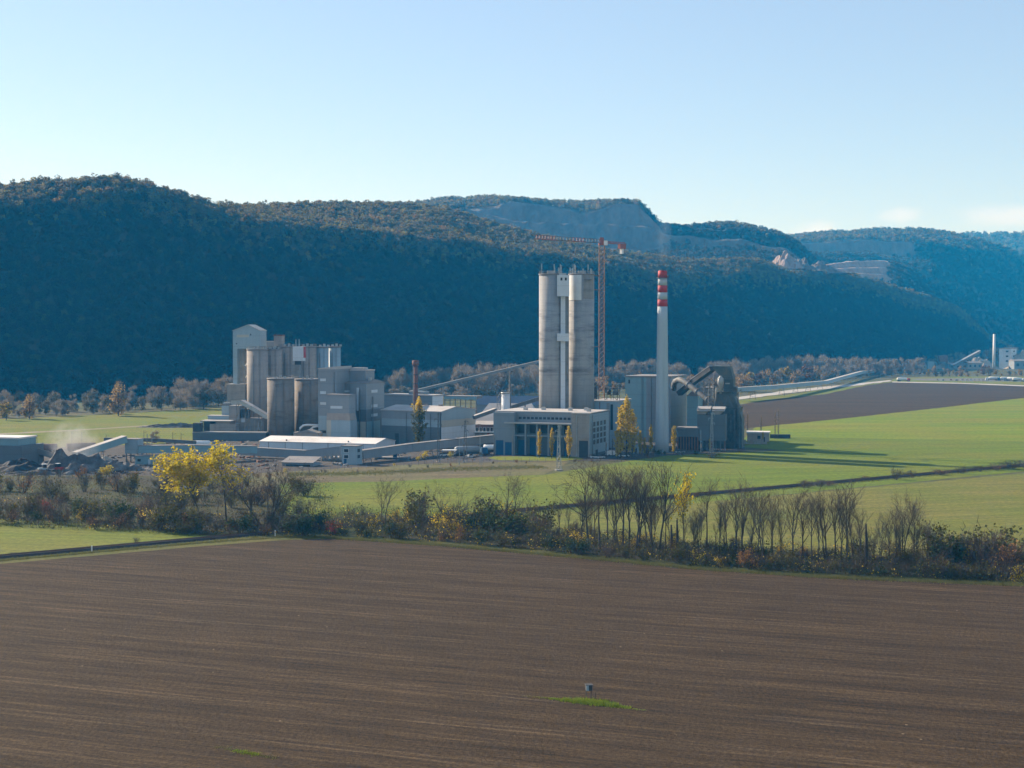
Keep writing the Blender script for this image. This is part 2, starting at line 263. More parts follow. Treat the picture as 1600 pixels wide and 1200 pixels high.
# ------------------------------------------------------------------ mesh building
class MB:
    def __init__(s): s.v = []; s.f = []
    def quad(s, *p):
        n = len(s.v); s.v += [tuple(q) for q in p]; s.f.append(tuple(range(n, n + len(p)))); return s
    def box(s, x0, y0, z0, x1, y1, z1):
        n = len(s.v)
        s.v += [(x0, y0, z0), (x1, y0, z0), (x1, y1, z0), (x0, y1, z0), (x0, y0, z1), (x1, y0, z1), (x1, y1, z1), (x0, y1, z1)]
        s.f += [tuple(n + i for i in q) for q in ((3, 2, 1, 0), (4, 5, 6, 7), (0, 1, 5, 4), (1, 2, 6, 5), (2, 3, 7, 6), (3, 0, 4, 7))]; return s
    def prism(s, pts, axis, a, b):
        """extrude a polygon: axis 'y' -> pts are (x,z) from y=a to b; 'x' -> (y,z); 'z' -> (x,y)"""
        k = len(pts); n = len(s.v)
        mk = {'y': lambda p, t: (p[0], t, p[1]), 'x': lambda p, t: (t, p[0], p[1]), 'z': lambda p, t: (p[0], p[1], t)}[axis]
        s.v += [mk(p, a) for p in pts] + [mk(p, b) for p in pts]
        s.f.append(tuple(range(n, n + k))); s.f.append(tuple(range(n + 2 * k - 1, n + k - 1, -1)))
        for i in range(k):
            j = (i + 1) % k; s.f.append((n + j, n + i, n + k + i, n + k + j))
        return s
    def obox(s, p0, p1, w, h, z0=0.0):
        """box beam from p0 to p1; w across, h tall above the axis (from z0)"""
        p0, p1 = Vector(p0), Vector(p1); d = p1 - p0; side = Vector((d.y, -d.x, 0))
        side = side.normalized() if side.length > 1e-6 else Vector((1, 0, 0)); up = side.cross(d.normalized())
        if up.z < 0: up = -up
        a, b = side * (w / 2), up
        n = len(s.v)
        for p in (p0, p1):
            s.v += [tuple(p - a + b * z0), tuple(p + a + b * z0), tuple(p + a + b * (z0 + h)), tuple(p - a + b * (z0 + h))]
        s.f += [tuple(n + i for i in q) for q in ((0, 1, 2, 3), (7, 6, 5, 4), (0, 4, 5, 1), (1, 5, 6, 2), (2, 6, 7, 3), (3, 7, 4, 0))]; return s
    def tube(s, pts, rad, n=6, cap=True):
        pts = [Vector(p) for p in pts]; k = len(s.v); m = len(pts)
        if not hasattr(rad, '__len__'): rad = [rad] * m
        for i, p in enumerate(pts):
            d = (pts[min(i + 1, m - 1)] - pts[max(i - 1, 0)]).normalized()
            a = d.cross(Vector((0, 0, 1)) if abs(d.z) < 0.9 else Vector((1, 0, 0))).normalized(); b = d.cross(a)
            for j in range(n):
                t = 2 * math.pi * j / n; s.v.append(tuple(p + (a * math.cos(t) + b * math.sin(t)) * rad[i]))
        for i in range(m - 1):
            for j in range(n):
                j2 = (j + 1) % n; s.f.append((k + i * n + j, k + i * n + j2, k + (i + 1) * n + j2, k + (i + 1) * n + j))
        if cap:
            s.f.append(tuple(k + j for j in range(n))[::-1]); s.f.append(tuple(k + (m - 1) * n + j for j in range(n)))
        return s
    def lathe(s, x, y, prof, n=40):
        k = len(s.v); m = len(prof)
        for r, z in prof:
            for j in range(n):
                t = 2 * math.pi * j / n; s.v.append((x + r * math.cos(t), y + r * math.sin(t), z))
        for i in range(m - 1):
            for j in range(n):
                j2 = (j + 1) % n; s.f.append((k + i * n + j, k + i * n + j2, k + (i + 1) * n + j2, k + (i + 1) * n + j))
        s.f.append(tuple(k + j for j in range(n))[::-1]); s.f.append(tuple(k + (m - 1) * n + j for j in range(n)))
        return s
    def lattice(s, x, y, z0, z1, w0, w1, nseg, r=0.12, rd=0.07):
        q = [(-1, -1), (1, -1), (1, 1), (-1, 1)]
        P = lambda i, c: (x + q[c][0] * (w0 + (w1 - w0) * i / nseg) / 2, y + q[c][1] * (w0 + (w1 - w0) * i / nseg) / 2, z0 + (z1 - z0) * i / nseg)
        for c in range(4): s.tube([P(0, c), P(nseg, c)], r, 4)
        for i in range(nseg):
            for c in range(4):
                d = (c + 1) % 4
                s.tube([P(i, c), P(i + 1, d)] if (i + c) % 2 else [P(i, d), P(i + 1, c)], rd, 3, False)
                s.tube([P(i + 1, c), P(i + 1, d)], rd, 3, False)
        return s
    def mesh(s, name):
        me = bpy.data.meshes.new(name); me.from_pydata(s.v, [], s.f); me.update(); return me
    def build(s, name, mat, parent=None, smooth=False, loc=None):
        me = s.mesh(name); me.materials.append(M[mat] if isinstance(mat, str) else mat)
        if smooth:
            for p in me.polygons: p.use_smooth = len(p.vertices) == 4
        o = bpy.data.objects.new(name, me); col.objects.link(o)
        if parent: o.parent = parent
        if loc is not None: o.location = loc
        return o
def tag(o, label=None, cat=None, group=None, kind=None):
    if label: o['label'] = label
    if cat: o['category'] = cat
    if group: o['group'] = group
    if kind: o['kind'] = kind
    return o
def empty(name, loc, rz=0.0, label=None, cat=None, group=None):
    o = bpy.data.objects.new(name, None); o.empty_display_size = 0.5; col.objects.link(o)
    o.location = loc; o.rotation_euler = (0, 0, rz); return tag(o, label, cat, group)
def copy_tree(o, parent=None):
    c = o.copy(); col.objects.link(c)
    if parent is not None: c.parent = parent
    for ch in list(o.children): copy_tree(ch, c)
    return c
def gnd(px, py):
    p = G(px, py); return (p.x, p.y, 0)

# ------------------------------------------------------------------ ground and fields
def sheet(name, pts, mat, z, px=True, sub=None):
    P = [G(*p) for p in pts] if px else [Vector((p[0], p[1], 0)) for p in pts]
    rnd = random.Random(len(name)); out = []
    for i, p in enumerate(P):
        q = P[(i + 1) % len(P)]; n = max(1, int((q - p).length / (sub or 12)))
        for k in range(n):
            t = p.lerp(q, k / n)
            if k and sub: t = t + Vector((rnd.uniform(-1, 1), rnd.uniform(-1, 1), 0)) * sub * 0.10
            out.append((t.x, t.y, z))
    mb = MB(); mb.v = out; mb.f = [tuple(range(len(out)))]
    o = mb.build(name, mat); o['kind'] = 'structure'
    if o.data.polygons[0].normal.z < 0: o.data.flip_normals()
    return o
g = MB(); g.quad((-2900, -250, 0), (2900, -250, 0), (2900, 7300, 0), (-2900, 7300, 0)); g.build('ground', 'base')['kind'] = 'structure'
HEDGE = [(520, 840), (700, 852), (900, 870), (1100, 889), (1300, 902), (1600, 914), (1900, 922)]
sheet('ploughed_field', [(-900, 2400), (-900, 905), (0, 879), (300, 853), (440, 842)] + HEDGE + [(2600, 950), (2600, 2400)], 'soil', 0.04, sub=4)
sheet('left_meadow', [(-700, 780), (0, 811), (90, 816), (180, 823), (330, 838), (430, 838), (0, 870), (-700, 930)], 'grass_left', 0.05, sub=5)
sheet('scrubland', [(-700, 700), (-300, 745), (0, 741), (110, 741), (330, 742), (500, 752), (560, 800), (520, 838), (330, 838), (180, 823), (0, 811), (-700, 780)], 'scrub', 0.03, sub=6)
sheet('hedge_floor', HEDGE[:7] + [(1900, 868), (1600, 868), (1300, 858), (1100, 846), (900, 832), (700, 815), (560, 800), (500, 815)], 'scrub', 0.06, sub=4)
sheet('factory_meadow', [(430, 800), (440, 752), (600, 752), (740, 744), (850, 742), (960, 724), (1040, 712), (1230, 704), (1160, 699), (1160, 684), (1250, 683.5), (1620, 690.5), (2300, 700), (2300, 690), (1700, 727), (1100, 785), (840, 818), (560, 830)], 'grass', 0.05, sub=6)
sheet('bright_meadow', [(1165, 684), (1180, 668), (1300, 656), (1450, 639.5), (1600, 622), (1900, 600), (2300, 650), (2300, 700), (1620, 690.5), (1250, 683.5)], 'grass_bright', 0.07, sub=10)
sheet('olive_meadow', [(760, 812), (1100, 785), (1600, 740), (2200, 700), (2400, 860), (1600, 880), (1300, 866), (1100, 852), (900, 838)], 'grass_olive', 0.08, sub=6)
sheet('rough_margin', [(380, 775), (400, 740), (470, 736), (560, 730.5), (700, 723.5), (880, 720.5), (890, 723), (870, 733), (850, 742), (740, 746), (600, 753), (445, 755)], 'rough', 0.09, sub=5)
sheet('far_ploughed_field', [(1120, 672), (1120, 633), (1210, 624), (1290, 616), (1350, 603), (1390, 597.5), (1500, 599.5), (1620, 604), (1900, 612), (1900, 600), (1600, 622), (1450, 639.5), (1300, 656), (1180, 668)], 'soil_far', 0.06, sub=12)
sheet('far_meadow', [(-700, 660), (0, 655), (160, 648), (345, 637.5), (420, 632), (420, 700), (0, 702), (-700, 706)], 'grass_left', 0.04, sub=10)
sheet('farm_track', [(-300, 683), (0, 677.2), (130, 671), (240, 664), (243, 665.2), (130, 672.6), (0, 679.4), (-300, 685)], 'track', 0.10, sub=8)
sheet('plant_yard', [(-500, 705), (0, 702), (300, 692), (345, 650), (500, 640), (800, 636), (1000, 640), (1155, 660), (1165, 704), (1040, 712), (960, 720), (850, 721), (700, 724), (560, 731), (440, 739), (330, 744), (110, 743), (0, 742), (-500, 748)], 'yard', 0.055, sub=6)
sheet('lawn', [(762, 716), (772, 713.5), (900, 713.5), (912, 718), (880, 720.5), (780, 719.5)], 'grass_bright', 0.12, sub=3)
sheet('road', [(1150, 621), (1230, 610), (1300, 603), (1390, 594), (1394, 595.5), (1330, 603.5), (1240, 613.5), (1150, 625)], 'road', 0.09, sub=20)
sheet('road', [(1394, 596.2), (1500, 598.2), (1620, 603), (1900, 611), (1900, 612.6), (1620, 604.6), (1500, 599.6), (1394, 597.6)], 'road', 0.10, sub=20)
sheet('car_park', [(1420, 592), (1540, 590.5), (1640, 592), (1640, 596.5), (1540, 596), (1440, 594.5)], 'asphalt', 0.08, sub=20)
sheet('verge', [(1150, 626), (1240, 615), (1330, 604.5), (1394, 596), (1400, 590), (1540, 588), (1700, 590), (1700, 607), (1620, 602.5), (1500, 597.8), (1394, 597), (1350, 603), (1290, 616), (1210, 624), (1150, 633)], 'grass_left', 0.075, sub=20)
sheet('verge', [(-900, 958), (-900, 948), (0, 873.5), (300, 846.5), (440, 836), (520, 835)] + [(x, y - 5) for x, y in HEDGE[1:]] + [(x, y + 1.6) for x, y in HEDGE[::-1]] + [(440, 844.5), (300, 855), (0, 881.5)], 'verge_grass', 0.07, sub=3)
# ------------------------------------------------------------------ railway
A0, A1 = G(0, 872), G(1600, 728); RD = (A1 - A0).normalized(); RN = Vector((RD.y, -RD.x, 0))
r0, r1 = A0 - RD * 120, A1 + RD * 420
def on_rail(t, off, z): p = r0.lerp(r1, t) + RN * off; return (p.x, p.y, z)
mb = MB(); n = 60
prof = [(-2.3, 0.0), (-1.35, 0.6), (1.35, 0.6), (2.3, 0.0)]
for i in range(n + 1):
    mb.v += [on_rail(i / n, o, z + (0.0 if z == 0 else mnoise.noise(Vector((i * 0.7, o, 0))) * 0.08)) for o, z in prof]
for i in range(n):
    for k in range(3): mb.f.append((i * 4 + k, i * 4 + k + 1, i * 4 + k + 5, i * 4 + k + 4))
mb.build('railway_embankment', 'ballast')['kind'] = 'structure'
mb = MB()
for o in (-0.72, 0.72): mb.obox(on_rail(0, o, 0.62), on_rail(1, o, 0.62), 0.12, 0.16)
mb.build('railway_track', 'rail')['kind'] = 'structure'

# ------------------------------------------------------------------ hills (lofted terrain with real distances)
def loft(name, curves, x0, x1, step, sub, namp, mats, maskf=None, nscale=0.012, smooth=0, crestf=None):
    """curves: list of (xs, Ds, ys or ('z', zs)) from foot to back; returns terrain mesh object with 'forest' and 'rock' attributes"""
    xs = np.arange(x0, x1 + 0.1, step); rows = []
    for cx, cD, cz in curves:
        D = np.interp(xs, cx, cD) if hasattr(cD, '__len__') else np.full(len(xs), float(cD))
        if isinstance(cz, tuple): z = np.interp(xs, cx, cz[1])
        else:
            y = np.interp(xs, cx, cz); z = np.array([ZT(b, d) for b, d in zip(y, D)])
        if smooth:
            k = np.ones(smooth) / smooth; pd = smooth // 2
            D = np.convolve(np.pad(D, pd, 'edge'), k, 'valid'); z = np.convolve(np.pad(z, pd, 'edge'), k, 'valid')
        rows.append((D, z))
    mb = MB(); att = []; nr = 0; m = len(xs)
    for r in range(len(rows) - 1):
        (D0, Z0), (D1, Z1) = rows[r], rows[r + 1]; s_ = sub[r]
        for k in range(s_ + (1 if r == len(rows) - 2 else 0)):
            t = k / s_; nr += 1
            for i, x in enumerate(xs):
                D = D0[i] + (D1[i] - D0[i]) * t; z = Z0[i] + (Z1[i] - Z0[i]) * t
                X = (x - 800) / F * D; rt = r + t
                a = namp(rt, x) if callable(namp) else namp
                nz = mnoise.fractal(Vector((X * nscale, D * nscale, 3.1)), 1.0, 2.0, 5) * a
                nx = mnoise.fractal(Vector((X * nscale * 3, 7.7, z * nscale * 3)), 1.0, 2.0, 4) * a * 0.5
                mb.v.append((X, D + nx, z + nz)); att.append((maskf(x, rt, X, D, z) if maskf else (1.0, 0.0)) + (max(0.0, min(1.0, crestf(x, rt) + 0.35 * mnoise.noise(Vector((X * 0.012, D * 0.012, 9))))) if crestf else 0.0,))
    for j in range(nr - 1):
        for i in range(m - 1): mb.f.append((j * m + i, j * m + i + 1, (j + 1) * m + i + 1, (j + 1) * m + i))
    o = mb.build(name, mats); o['kind'] = 'structure'
    for k, nm in enumerate(('forest', 'rock', 'crest')):
        a = o.data.attributes.new(nm, 'FLOAT', 'POINT'); a.data.foreach_set('value', [q[k] for q in att])
    for p in o.data.polygons: p.use_smooth = True
    return o
def hillmat(name, floor1, floor2, rock1, rock2):
    m, N, L, B = newmat(name); v = mapped(N, L); vz = mapped(N, L, (1, 1, 0.3))
    fl = mixc(N, L, rng(N, L, noise_node(N, L, v, 0.03, 6), 0.35, 0.65), floor1, floor2)
    rk = mixc(N, L, rng(N, L, noise_node(N, L, vz, 0.05, 7, 0.7), 0.35, 0.65), rock1, rock2)
    at = N.new('ShaderNodeAttribute'); at.attribute_name = 'rock'
    L.new(mixc(N, L, at.outputs['Fac'], fl, rk), B.inputs['Base Color']); B.inputs['Roughness'].default_value = 0.95; B.inputs['Specular IOR Level'].default_value = 0.1
    bn = N.new('ShaderNodeBump'); bn.inputs['Strength'].default_value = 0.9; bn.inputs['Distance'].default_value = 4
    L.new(noise_node(N, L, vz, 0.08, 7, 0.7), bn.inputs['Height']); L.new(bn.outputs[0], B.inputs['Normal'])
    return m
M['hill'] = hillmat('hill ground', (0.09, 0.072, 0.05), (0.07, 0.064, 0.036), (0.27, 0.225, 0.16), (0.20, 0.17, 0.125))
M['hill_q'] = hillmat('quarried hill ground', (0.07, 0.055, 0.035), (0.055, 0.05, 0.025), (0.21, 0.18, 0.17), (0.12, 0.105, 0.10))
M['hill_pink'] = hillmat('pink quarry ground', (0.14, 0.11, 0.07), (0.10, 0.08, 0.05), (0.38, 0.285, 0.25), (0.22, 0.17, 0.15))
def near_line(X, D, pts, w):
    p = Vector((X, D)); best = 1e9
    for a, b in zip(pts, pts[1:]):
        ab = b - a; t = max(0, min(1, (p - a).dot(ab) / ab.length_squared)); best = min(best, (p - a - ab * t).length)
    return max(0.0, min(1.0, 1.5 - best / w))
xa = [-400, 0, 200, 330, 450, 600, 750, 850, 950, 1000, 1100, 1200, 1300, 1400, 1500, 1560, 1620]
foot_x = [-400, 0, 400, 800, 1000, 1200, 1400, 1560, 1620]; foot_D = [1010, 1170, 1300, 1510, 1690, 2000, 2600, 3350, 3600]
ridge_x = [-400, -100, 0, 60, 130, 190, 230, 290, 350, 420, 480, 560, 640, 700, 760, 800, 850, 900, 940, 1000, 1060, 1130, 1180, 1206, 1230, 1245, 1290, 1324, 1358, 1403, 1442, 1469, 1503, 1521, 1547, 1580, 1620]
ridge_y = [330, 300, 290, 282, 278, 276, 283, 303, 319, 320, 318, 317, 318, 325, 345, 355, 369, 379, 389, 397, 404, 405, 402, 414, 424, 425, 423, 426, 437, 450, 461, 471, 485, 506, 527, 545, 556]
ridge_D = np.interp(ridge_x, xa, [1420, 1460, 1500, 1560, 1750, 1900, 1950, 1980, 2000, 2100, 2250, 2350, 2600, 2880, 3200, 3500, 3700])
TREE = 6.0
ridge_z = [max(0, ZT(y, d) - TREE * min(1, (1620 - x) / 300)) for x, y, d in zip(ridge_x, ridge_y, ridge_D)]
sh_y = [345, 306, 292, 333, 352, 368, 384, 399, 412, 428, 436, 424, 440, 466, 496, 537, 552]
sh_D = [1360, 1400, 1465, 1528, 1560, 1650, 1730, 1800, 1850, 1930, 2120, 2290, 2560, 2840, 3170, 3470, 3680]
road_pts = [Vector((W(x, y, d).x, d)) for x, y, d in ((770, 348, 1930), (850, 369, 1925), (900, 380, 1930), (960, 393, 1990), (1000, 398, 2060))]
lit_spur = [Vector((W(x, 470, d).x, d)) for x, d in ((1120, 2125), (1160, 2130), (1200, 2140), (1240, 2155))]  # sunlight on a wooded spur, painted as pale ground with few trees
pale_strip = [Vector((W(x, 470, d).x, d)) for x, d in ((1040, 2130), (1075, 2070), (1110, 2020))]  # paler strip of slope with fewer trees
def mask_a(x, rt, X, D, z):
    k = max(near_line(X, D, road_pts, 13), near_line(X, D, lit_spur, 9) * 0.8, near_line(X, D, pale_strip, 7) * 0.5)
    f = 1.0 - k if k > 0.35 else 1.0
    if D > 3300: f *= max(0.2, 1 - (D - 3300) / 400)
    return (f, k)
hillA = loft('near_hill', [(foot_x, foot_D, ('z', [-2] * 9)), (xa, list(np.interp(xa, foot_x, foot_D) * 0.5 + np.array(sh_D) * 0.5 + 12), ('z', list(0.48 * np.array([ZT(y, d) for y, d in zip(sh_y, sh_D)]) - 3))),
    (xa, sh_D, ('z', [ZT(y, d) - TREE for y, d in zip(sh_y, sh_D)])), (ridge_x, list(ridge_D), ('z', ridge_z)), (ridge_x, list(ridge_D + 350), ('z', [max(-3, z - 70) for z in ridge_z]))],
    -400, 1620, 6, [14, 14, 12, 6], lambda rt, x: 11 * max(0, 1 - abs(rt - 1.4) / 1.6), M['hill'], mask_a, 0.010, 5, lambda x, rt: (rt - 1.72) / 0.3 if x < 380 else (rt - 1.55) / 0.5 if x < 1260 else (rt - 1.8) / 0.3)
skyB_x = [420, 560, 640, 700, 740, 800, 850, 880, 930, 975, 998, 1005, 1012, 1020, 1030, 1060, 1080, 1100, 1140, 1180, 1210, 1240, 1268, 1380]
skyB_y = [322, 319, 319, 311, 308, 311, 319, 318, 314, 318, 321, 332, 337, 347, 353, 355, 358, 351, 348, 354, 365, 377, 400, 560]
bx = [420, 640, 720, 735, 770, 800, 850, 905, 950, 975, 998, 1005, 1015, 1023, 1040, 1060, 1150, 1230, 1262, 1380]
b1y = [360, 348, 338, 332, 350, 362, 373, 380, 382, 383, 383, 384, 385, 386, 387, 388, 389, 397, 420, 570]
b2y = [350, 338, 333, 330, 338, 345, 350, 352, 352, 352, 352, 352, 354, 360, 368, 372, 375, 388, 415, 566]
b3y = [340, 330, 329, 327.5, 320, 316.5, 320, 330, 323, 319.5, 320.5, 333, 338, 350, 360, 362, 361, 377, 410, 562]
def mask_b(x, rt, X, D, z):
    q = 1.0 if 732 < x < 1030 else max(0.0, 1 - max(732 - x, x - 1030) / 12)
    r = q if 0.7 < rt < 4.02 else 0.0
    if x > 1025 and 0.8 < rt < 2.6: r = max(r, 0.75 if x < 1250 else 0.3)
    return (0.0 if r > 0.5 else 1.0, r)
hillB = loft('quarried_hill', [(bx, 2450, [440] * 18 + [540, 660]), (bx, 2780, b1y), (bx, 2795, b2y), (bx, 2835, list(np.array(b2y) - 0.6)), (bx, 2852, b3y), (skyB_x, 3050, list(np.array(skyB_y) + 4.5)), (skyB_x, 3500, ('z', [120] * 24))],
    420, 1300, 4, [5, 7, 3, 8, 8, 5], lambda rt, x: 8 if rt < 4.2 else 3, M['hill_q'], mask_b, 0.016, 3, lambda x, rt: 0.9 if rt > 4.0 and x < 1010 else 0.3 if rt > 4 else 0.0)
cx = [1080, 1150, 1230, 1300, 1360, 1420, 1450, 1480, 1540, 1600, 1700, 1800, 2000]
skC_x = [1080, 1150, 1230, 1280, 1350, 1420, 1460, 1500, 1540, 1570, 1600, 1700, 1800, 2000]
skC_y = [402, 396, 371, 364.5, 361, 359, 362, 368, 377, 388, 402, 428, 458, 505]
def mask_c(x, rt, X, D, z):
    r = 1.0 if 1.75 < rt <= 3.02 and 1232 < x < 1432 + 12 * mnoise.noise(Vector((rt * 3, 0, 0))) else 0.0
    return (1.0 - r, r)
hillC = loft('far_hill', [(cx, [2900, 3000, 3150, 3300, 3400, 3450, 3500, 3600, 3800, 3950, 4200, 4500, 5000], ('z', [80, 80, 80, 60, 30, 5, -2, -2, -2, -2, -2, -2, -2])),
    (cx, [3400, 3500, 3600, 3660, 3700, 3720, 3740, 3800, 3980, 4120, 4380, 4680, 5200], [425, 420, 408, 402, 405, 420, 428, 438, 455, 470, 490, 505, 512]),
    (cx, [3790, 3870, 3870, 3870, 3890, 3920, 3935, 3980, 4130, 4280, 4540, 4830, 5380], [410, 405, 404, 402, 401, 403, 401, 403, 410, 424, 447, 474, 510]),
    (cx, [3800, 3882, 3882, 3882, 3902, 3932, 3950, 4000, 4150, 4300, 4560, 4850, 5400], [408, 400, 381, 377, 376, 380, 383, 389, 399, 416, 440, 468, 508]),
    (skC_x, 4350, list(np.array(skC_y) + 3)), (skC_x, 4900, ('z', [150] * 14))], 1080, 2000, 4, [8, 6, 6, 8, 5], lambda rt, x: 9 if rt < 4 else 4, M['hill_q'], mask_c, 0.008, 5, lambda x, rt: 0.7 if rt > 3.0 else 0.0)
d_all = lambda x, rt: 0.8
dx = [1280, 1400, 1450, 1500, 1540, 1600, 1700, 1900, 2100]
hillD = loft('distant_hill', [(dx, 5200, [450] * 9), (dx, 5700, [395] * 9), (dx, 6100, [375, 372, 371, 370, 370, 368, 364, 366, 380]), (dx, 6700, ('z', [200] * 9))], 1280, 2100, 10, [8, 8, 4], 9, M['hill'], None, 0.005, 3, d_all)
qx = [1255, 1290, 1330, 1380, 1420, 1450, 1475]
QD = lambda d: [d + (x - 1255) * 2.3 for x in qx]
def mask_q(x, rt, X, D, z):
    w = x > 1392 + 14 * mnoise.noise(Vector((X * 0.03, D * 0.01, 4))) or rt < 1 or x < 1286
    return (1.0 if w else 0.0, 0.0 if w else 1.0)
hillQ = loft('quarry_terraces', [(qx, QD(2640), [480] * 7), (qx, QD(2760), [441, 437, 435, 440, 452, 468, 488]), (qx, QD(2772), [437, 430, 427, 430, 447, 466, 488]), (qx, QD(2890), [436, 429, 426, 429, 446, 466, 488]), (qx, QD(2902), [433, 422, 419, 418.5, 433, 460, 488]),
    (qx, QD(3030), [432, 421, 418, 417.5, 432, 460, 488]), (qx, QD(3045), [428, 414, 408.5, 407.5, 424, 456, 488]), (qx, QD(3200), [427, 413, 408, 407, 423, 456, 488]), (qx, QD(3300), [490] * 7)],
    1255, 1475, 2.5, [4, 4, 4, 4, 4, 4, 4, 3], lambda rt, x: 1.6, M['hill_pink'], mask_q, 0.05)
def mound(name, base, w, dpt, h, mat, seed, peaks=1, label=None, cat=None, group=None, kind=None, amp=0.25):
    mb = MB(); n, m = 26, 18; rnd = random.Random(seed)
    pk = [(rnd.uniform(-0.45, 0.45), rnd.uniform(-0.4, 0.4), rnd.uniform(0.6, 1)) for _ in range(peaks)] if peaks > 1 else [(0, 0, 1)]
    for j in range(m + 1):
        for i in range(n + 1):
            u, v = i / n * 2 - 1, j / m * 2 - 1
            z = max(hh * max(0, 1 - math.hypot((u - a) * (1.0 if peaks == 1 else 1.6), (v - b) * (1.0 if peaks == 1 else 1.6))) for a, b, hh in pk)
            nz = mnoise.fractal(Vector((u * 3.6 + seed, v * 3.6, seed * 1.7)), 1, 2, 5)
            z = max(-0.02, z * h * (1 + nz * amp * 1.6) + (nz * amp * h * 0.15 if z > 0.03 else 0))
            mb.v.append((u * w / 2, v * dpt / 2, z - 0.05))
    for j in range(m):
        for i in range(n):
            a = j * (n + 1) + i; mb.f.append((a, a + 1, a + n + 2, a + n + 1))
    o = mb.build(name, mat, loc=base); return tag(o, label, cat, group, kind)
for px_, py_, D_, w_, h_, sd_ in ((1227, 421, 2520, 66, 30, 4), (1252, 425, 2560, 60, 22, 9), (1280, 428, 2600, 100, 19, 6)):
    mb_ = W(px_, py_, D_); mm_ = M['hill_pink']
    o_ = mound('quarry_knoll', mb_, w_, 60, h_, 'hill_pink' if sd_ == 4 else 'hill_q', sd_, 1, kind='structure', amp=0.34)
    a_ = o_.data.attributes.new('rock', 'FLOAT', 'POINT'); a_.data.foreach_set('value', [1.0] * len(o_.data.vertices))

# ------------------------------------------------------------------ vegetation meshes
def clump_leaf(mb, p, size, rnd, up=0.0):
    d = Vector((rnd.gauss(0, 1), rnd.gauss(0, 1), rnd.gauss(0, 1) + up)).normalized(); a = d.orthogonal().normalized(); b = d.cross(a)
    t = rnd.uniform(0, 6.28); a, b = a * math.cos(t) + b * math.sin(t), b * math.cos(t) - a * math.sin(t)
    s1, s2 = size * rnd.uniform(0.6, 1.2), size * rnd.uniform(0.4, 0.9); p = Vector(p)
    mb.quad(p - a * s1, p - b * s2 + a * s1 * 0.2, p + a * s1, p + b * s2 - a * s1 * 0.2)
def needle(mb, p, d, L, w, rnd):
    d = d.normalized(); a = d.orthogonal().normalized(); b = d.cross(a); t = rnd.uniform(0, 6.28); s = (a * math.cos(t) + b * math.sin(t)) * w
    p = Vector(p); mb.quad(p - s, p + s, p + d * L)
def hill_tree(seed, mt='hill_leaf'):
    rnd = random.Random(seed); mb = MB(); bl = [(Vector((rnd.uniform(-1.7, 1.7), rnd.uniform(-1.7, 1.7), rnd.uniform(3.0, 6.6))), rnd.uniform(1.4, 2.5)) for _ in range(7)]
    for c, r in bl:
        for _ in range(30):
            d = Vector((rnd.gauss(0, 1), rnd.gauss(0, 1), rnd.gauss(0, 1))).normalized()
            clump_leaf(mb, c + d * r * rnd.uniform(0.65, 1.0), 0.62, rnd, 0.3)
    me = mb.mesh('woodland_tree'); me.materials.append(M[mt])
    return bpy.data.objects.new('woodland_tree', me)
hc = bpy.data.collections.new('woodland_variants')
for s in range(6): hc.objects.link(hill_tree(100 + s))
hc2 = bpy.data.collections.new('crest_variants')
for s in range(6): hc2.objects.link(hill_tree(100 + s, 'crest_leaf_sunlit'))
def forest(name, hill, dens, smin, smax, seed, crest=False):
    me = bpy.data.meshes.new(name); o = bpy.data.objects.new(name, me); col.objects.link(o); o['kind'] = 'stuff'
    ng = bpy.data.node_groups.new(name, 'GeometryNodeTree'); ng.interface.new_socket('Geometry', in_out='OUTPUT', socket_type='NodeSocketGeometry')
    n, l = ng.nodes, ng.links
    oi = n.new('GeometryNodeObjectInfo'); oi.inputs['Object'].default_value = hill
    na = n.new('GeometryNodeInputNamedAttribute'); na.data_type = 'FLOAT'; na.inputs['Name'].default_value = 'forest'
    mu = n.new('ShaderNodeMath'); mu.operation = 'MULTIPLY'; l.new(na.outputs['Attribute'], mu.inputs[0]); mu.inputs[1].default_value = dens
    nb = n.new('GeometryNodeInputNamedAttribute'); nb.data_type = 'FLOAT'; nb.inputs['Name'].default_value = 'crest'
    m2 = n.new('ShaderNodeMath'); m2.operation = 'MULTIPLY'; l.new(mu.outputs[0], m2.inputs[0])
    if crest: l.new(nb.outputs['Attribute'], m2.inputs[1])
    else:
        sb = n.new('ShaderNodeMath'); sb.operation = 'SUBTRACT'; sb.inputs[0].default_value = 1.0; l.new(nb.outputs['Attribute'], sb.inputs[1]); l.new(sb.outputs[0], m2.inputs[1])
    mu = m2
    dp = n.new('GeometryNodeDistributePointsOnFaces'); l.new(oi.outputs['Geometry'], dp.inputs['Mesh']); l.new(mu.outputs[0], dp.inputs['Density']); dp.inputs['Seed'].default_value = seed
    ci = n.new('GeometryNodeCollectionInfo'); ci.inputs['Collection'].default_value = hc2 if crest else hc; ci.inputs['Separate Children'].default_value = True; ci.inputs['Reset Children'].default_value = True
    ip = n.new('GeometryNodeInstanceOnPoints'); l.new(dp.outputs['Points'], ip.inputs['Points']); l.new(ci.outputs[0], ip.inputs['Instance']); ip.inputs['Pick Instance'].default_value = True
    rr = n.new('FunctionNodeRandomValue'); rr.data_type = 'FLOAT_VECTOR'; rr.inputs[0].default_value = (0, 0, 0); rr.inputs[1].default_value = (0.15, 0.15, 6.28); l.new(rr.outputs[0], ip.inputs['Rotation'])
    rs = n.new('FunctionNodeRandomValue'); rs.data_type = 'FLOAT'; rs.inputs[2].default_value = smin; rs.inputs[3].default_value = smax; l.new(rs.outputs[1], ip.inputs['Scale'])
    oo = n.new('NodeGroupOutput'); l.new(ip.outputs[0], oo.inputs[0])
    md = o.modifiers.new('wood', 'NODES'); md.node_group = ng
    return o
forest('hill_woodland', hillA, 0.042, 0.55, 1.3, 1)
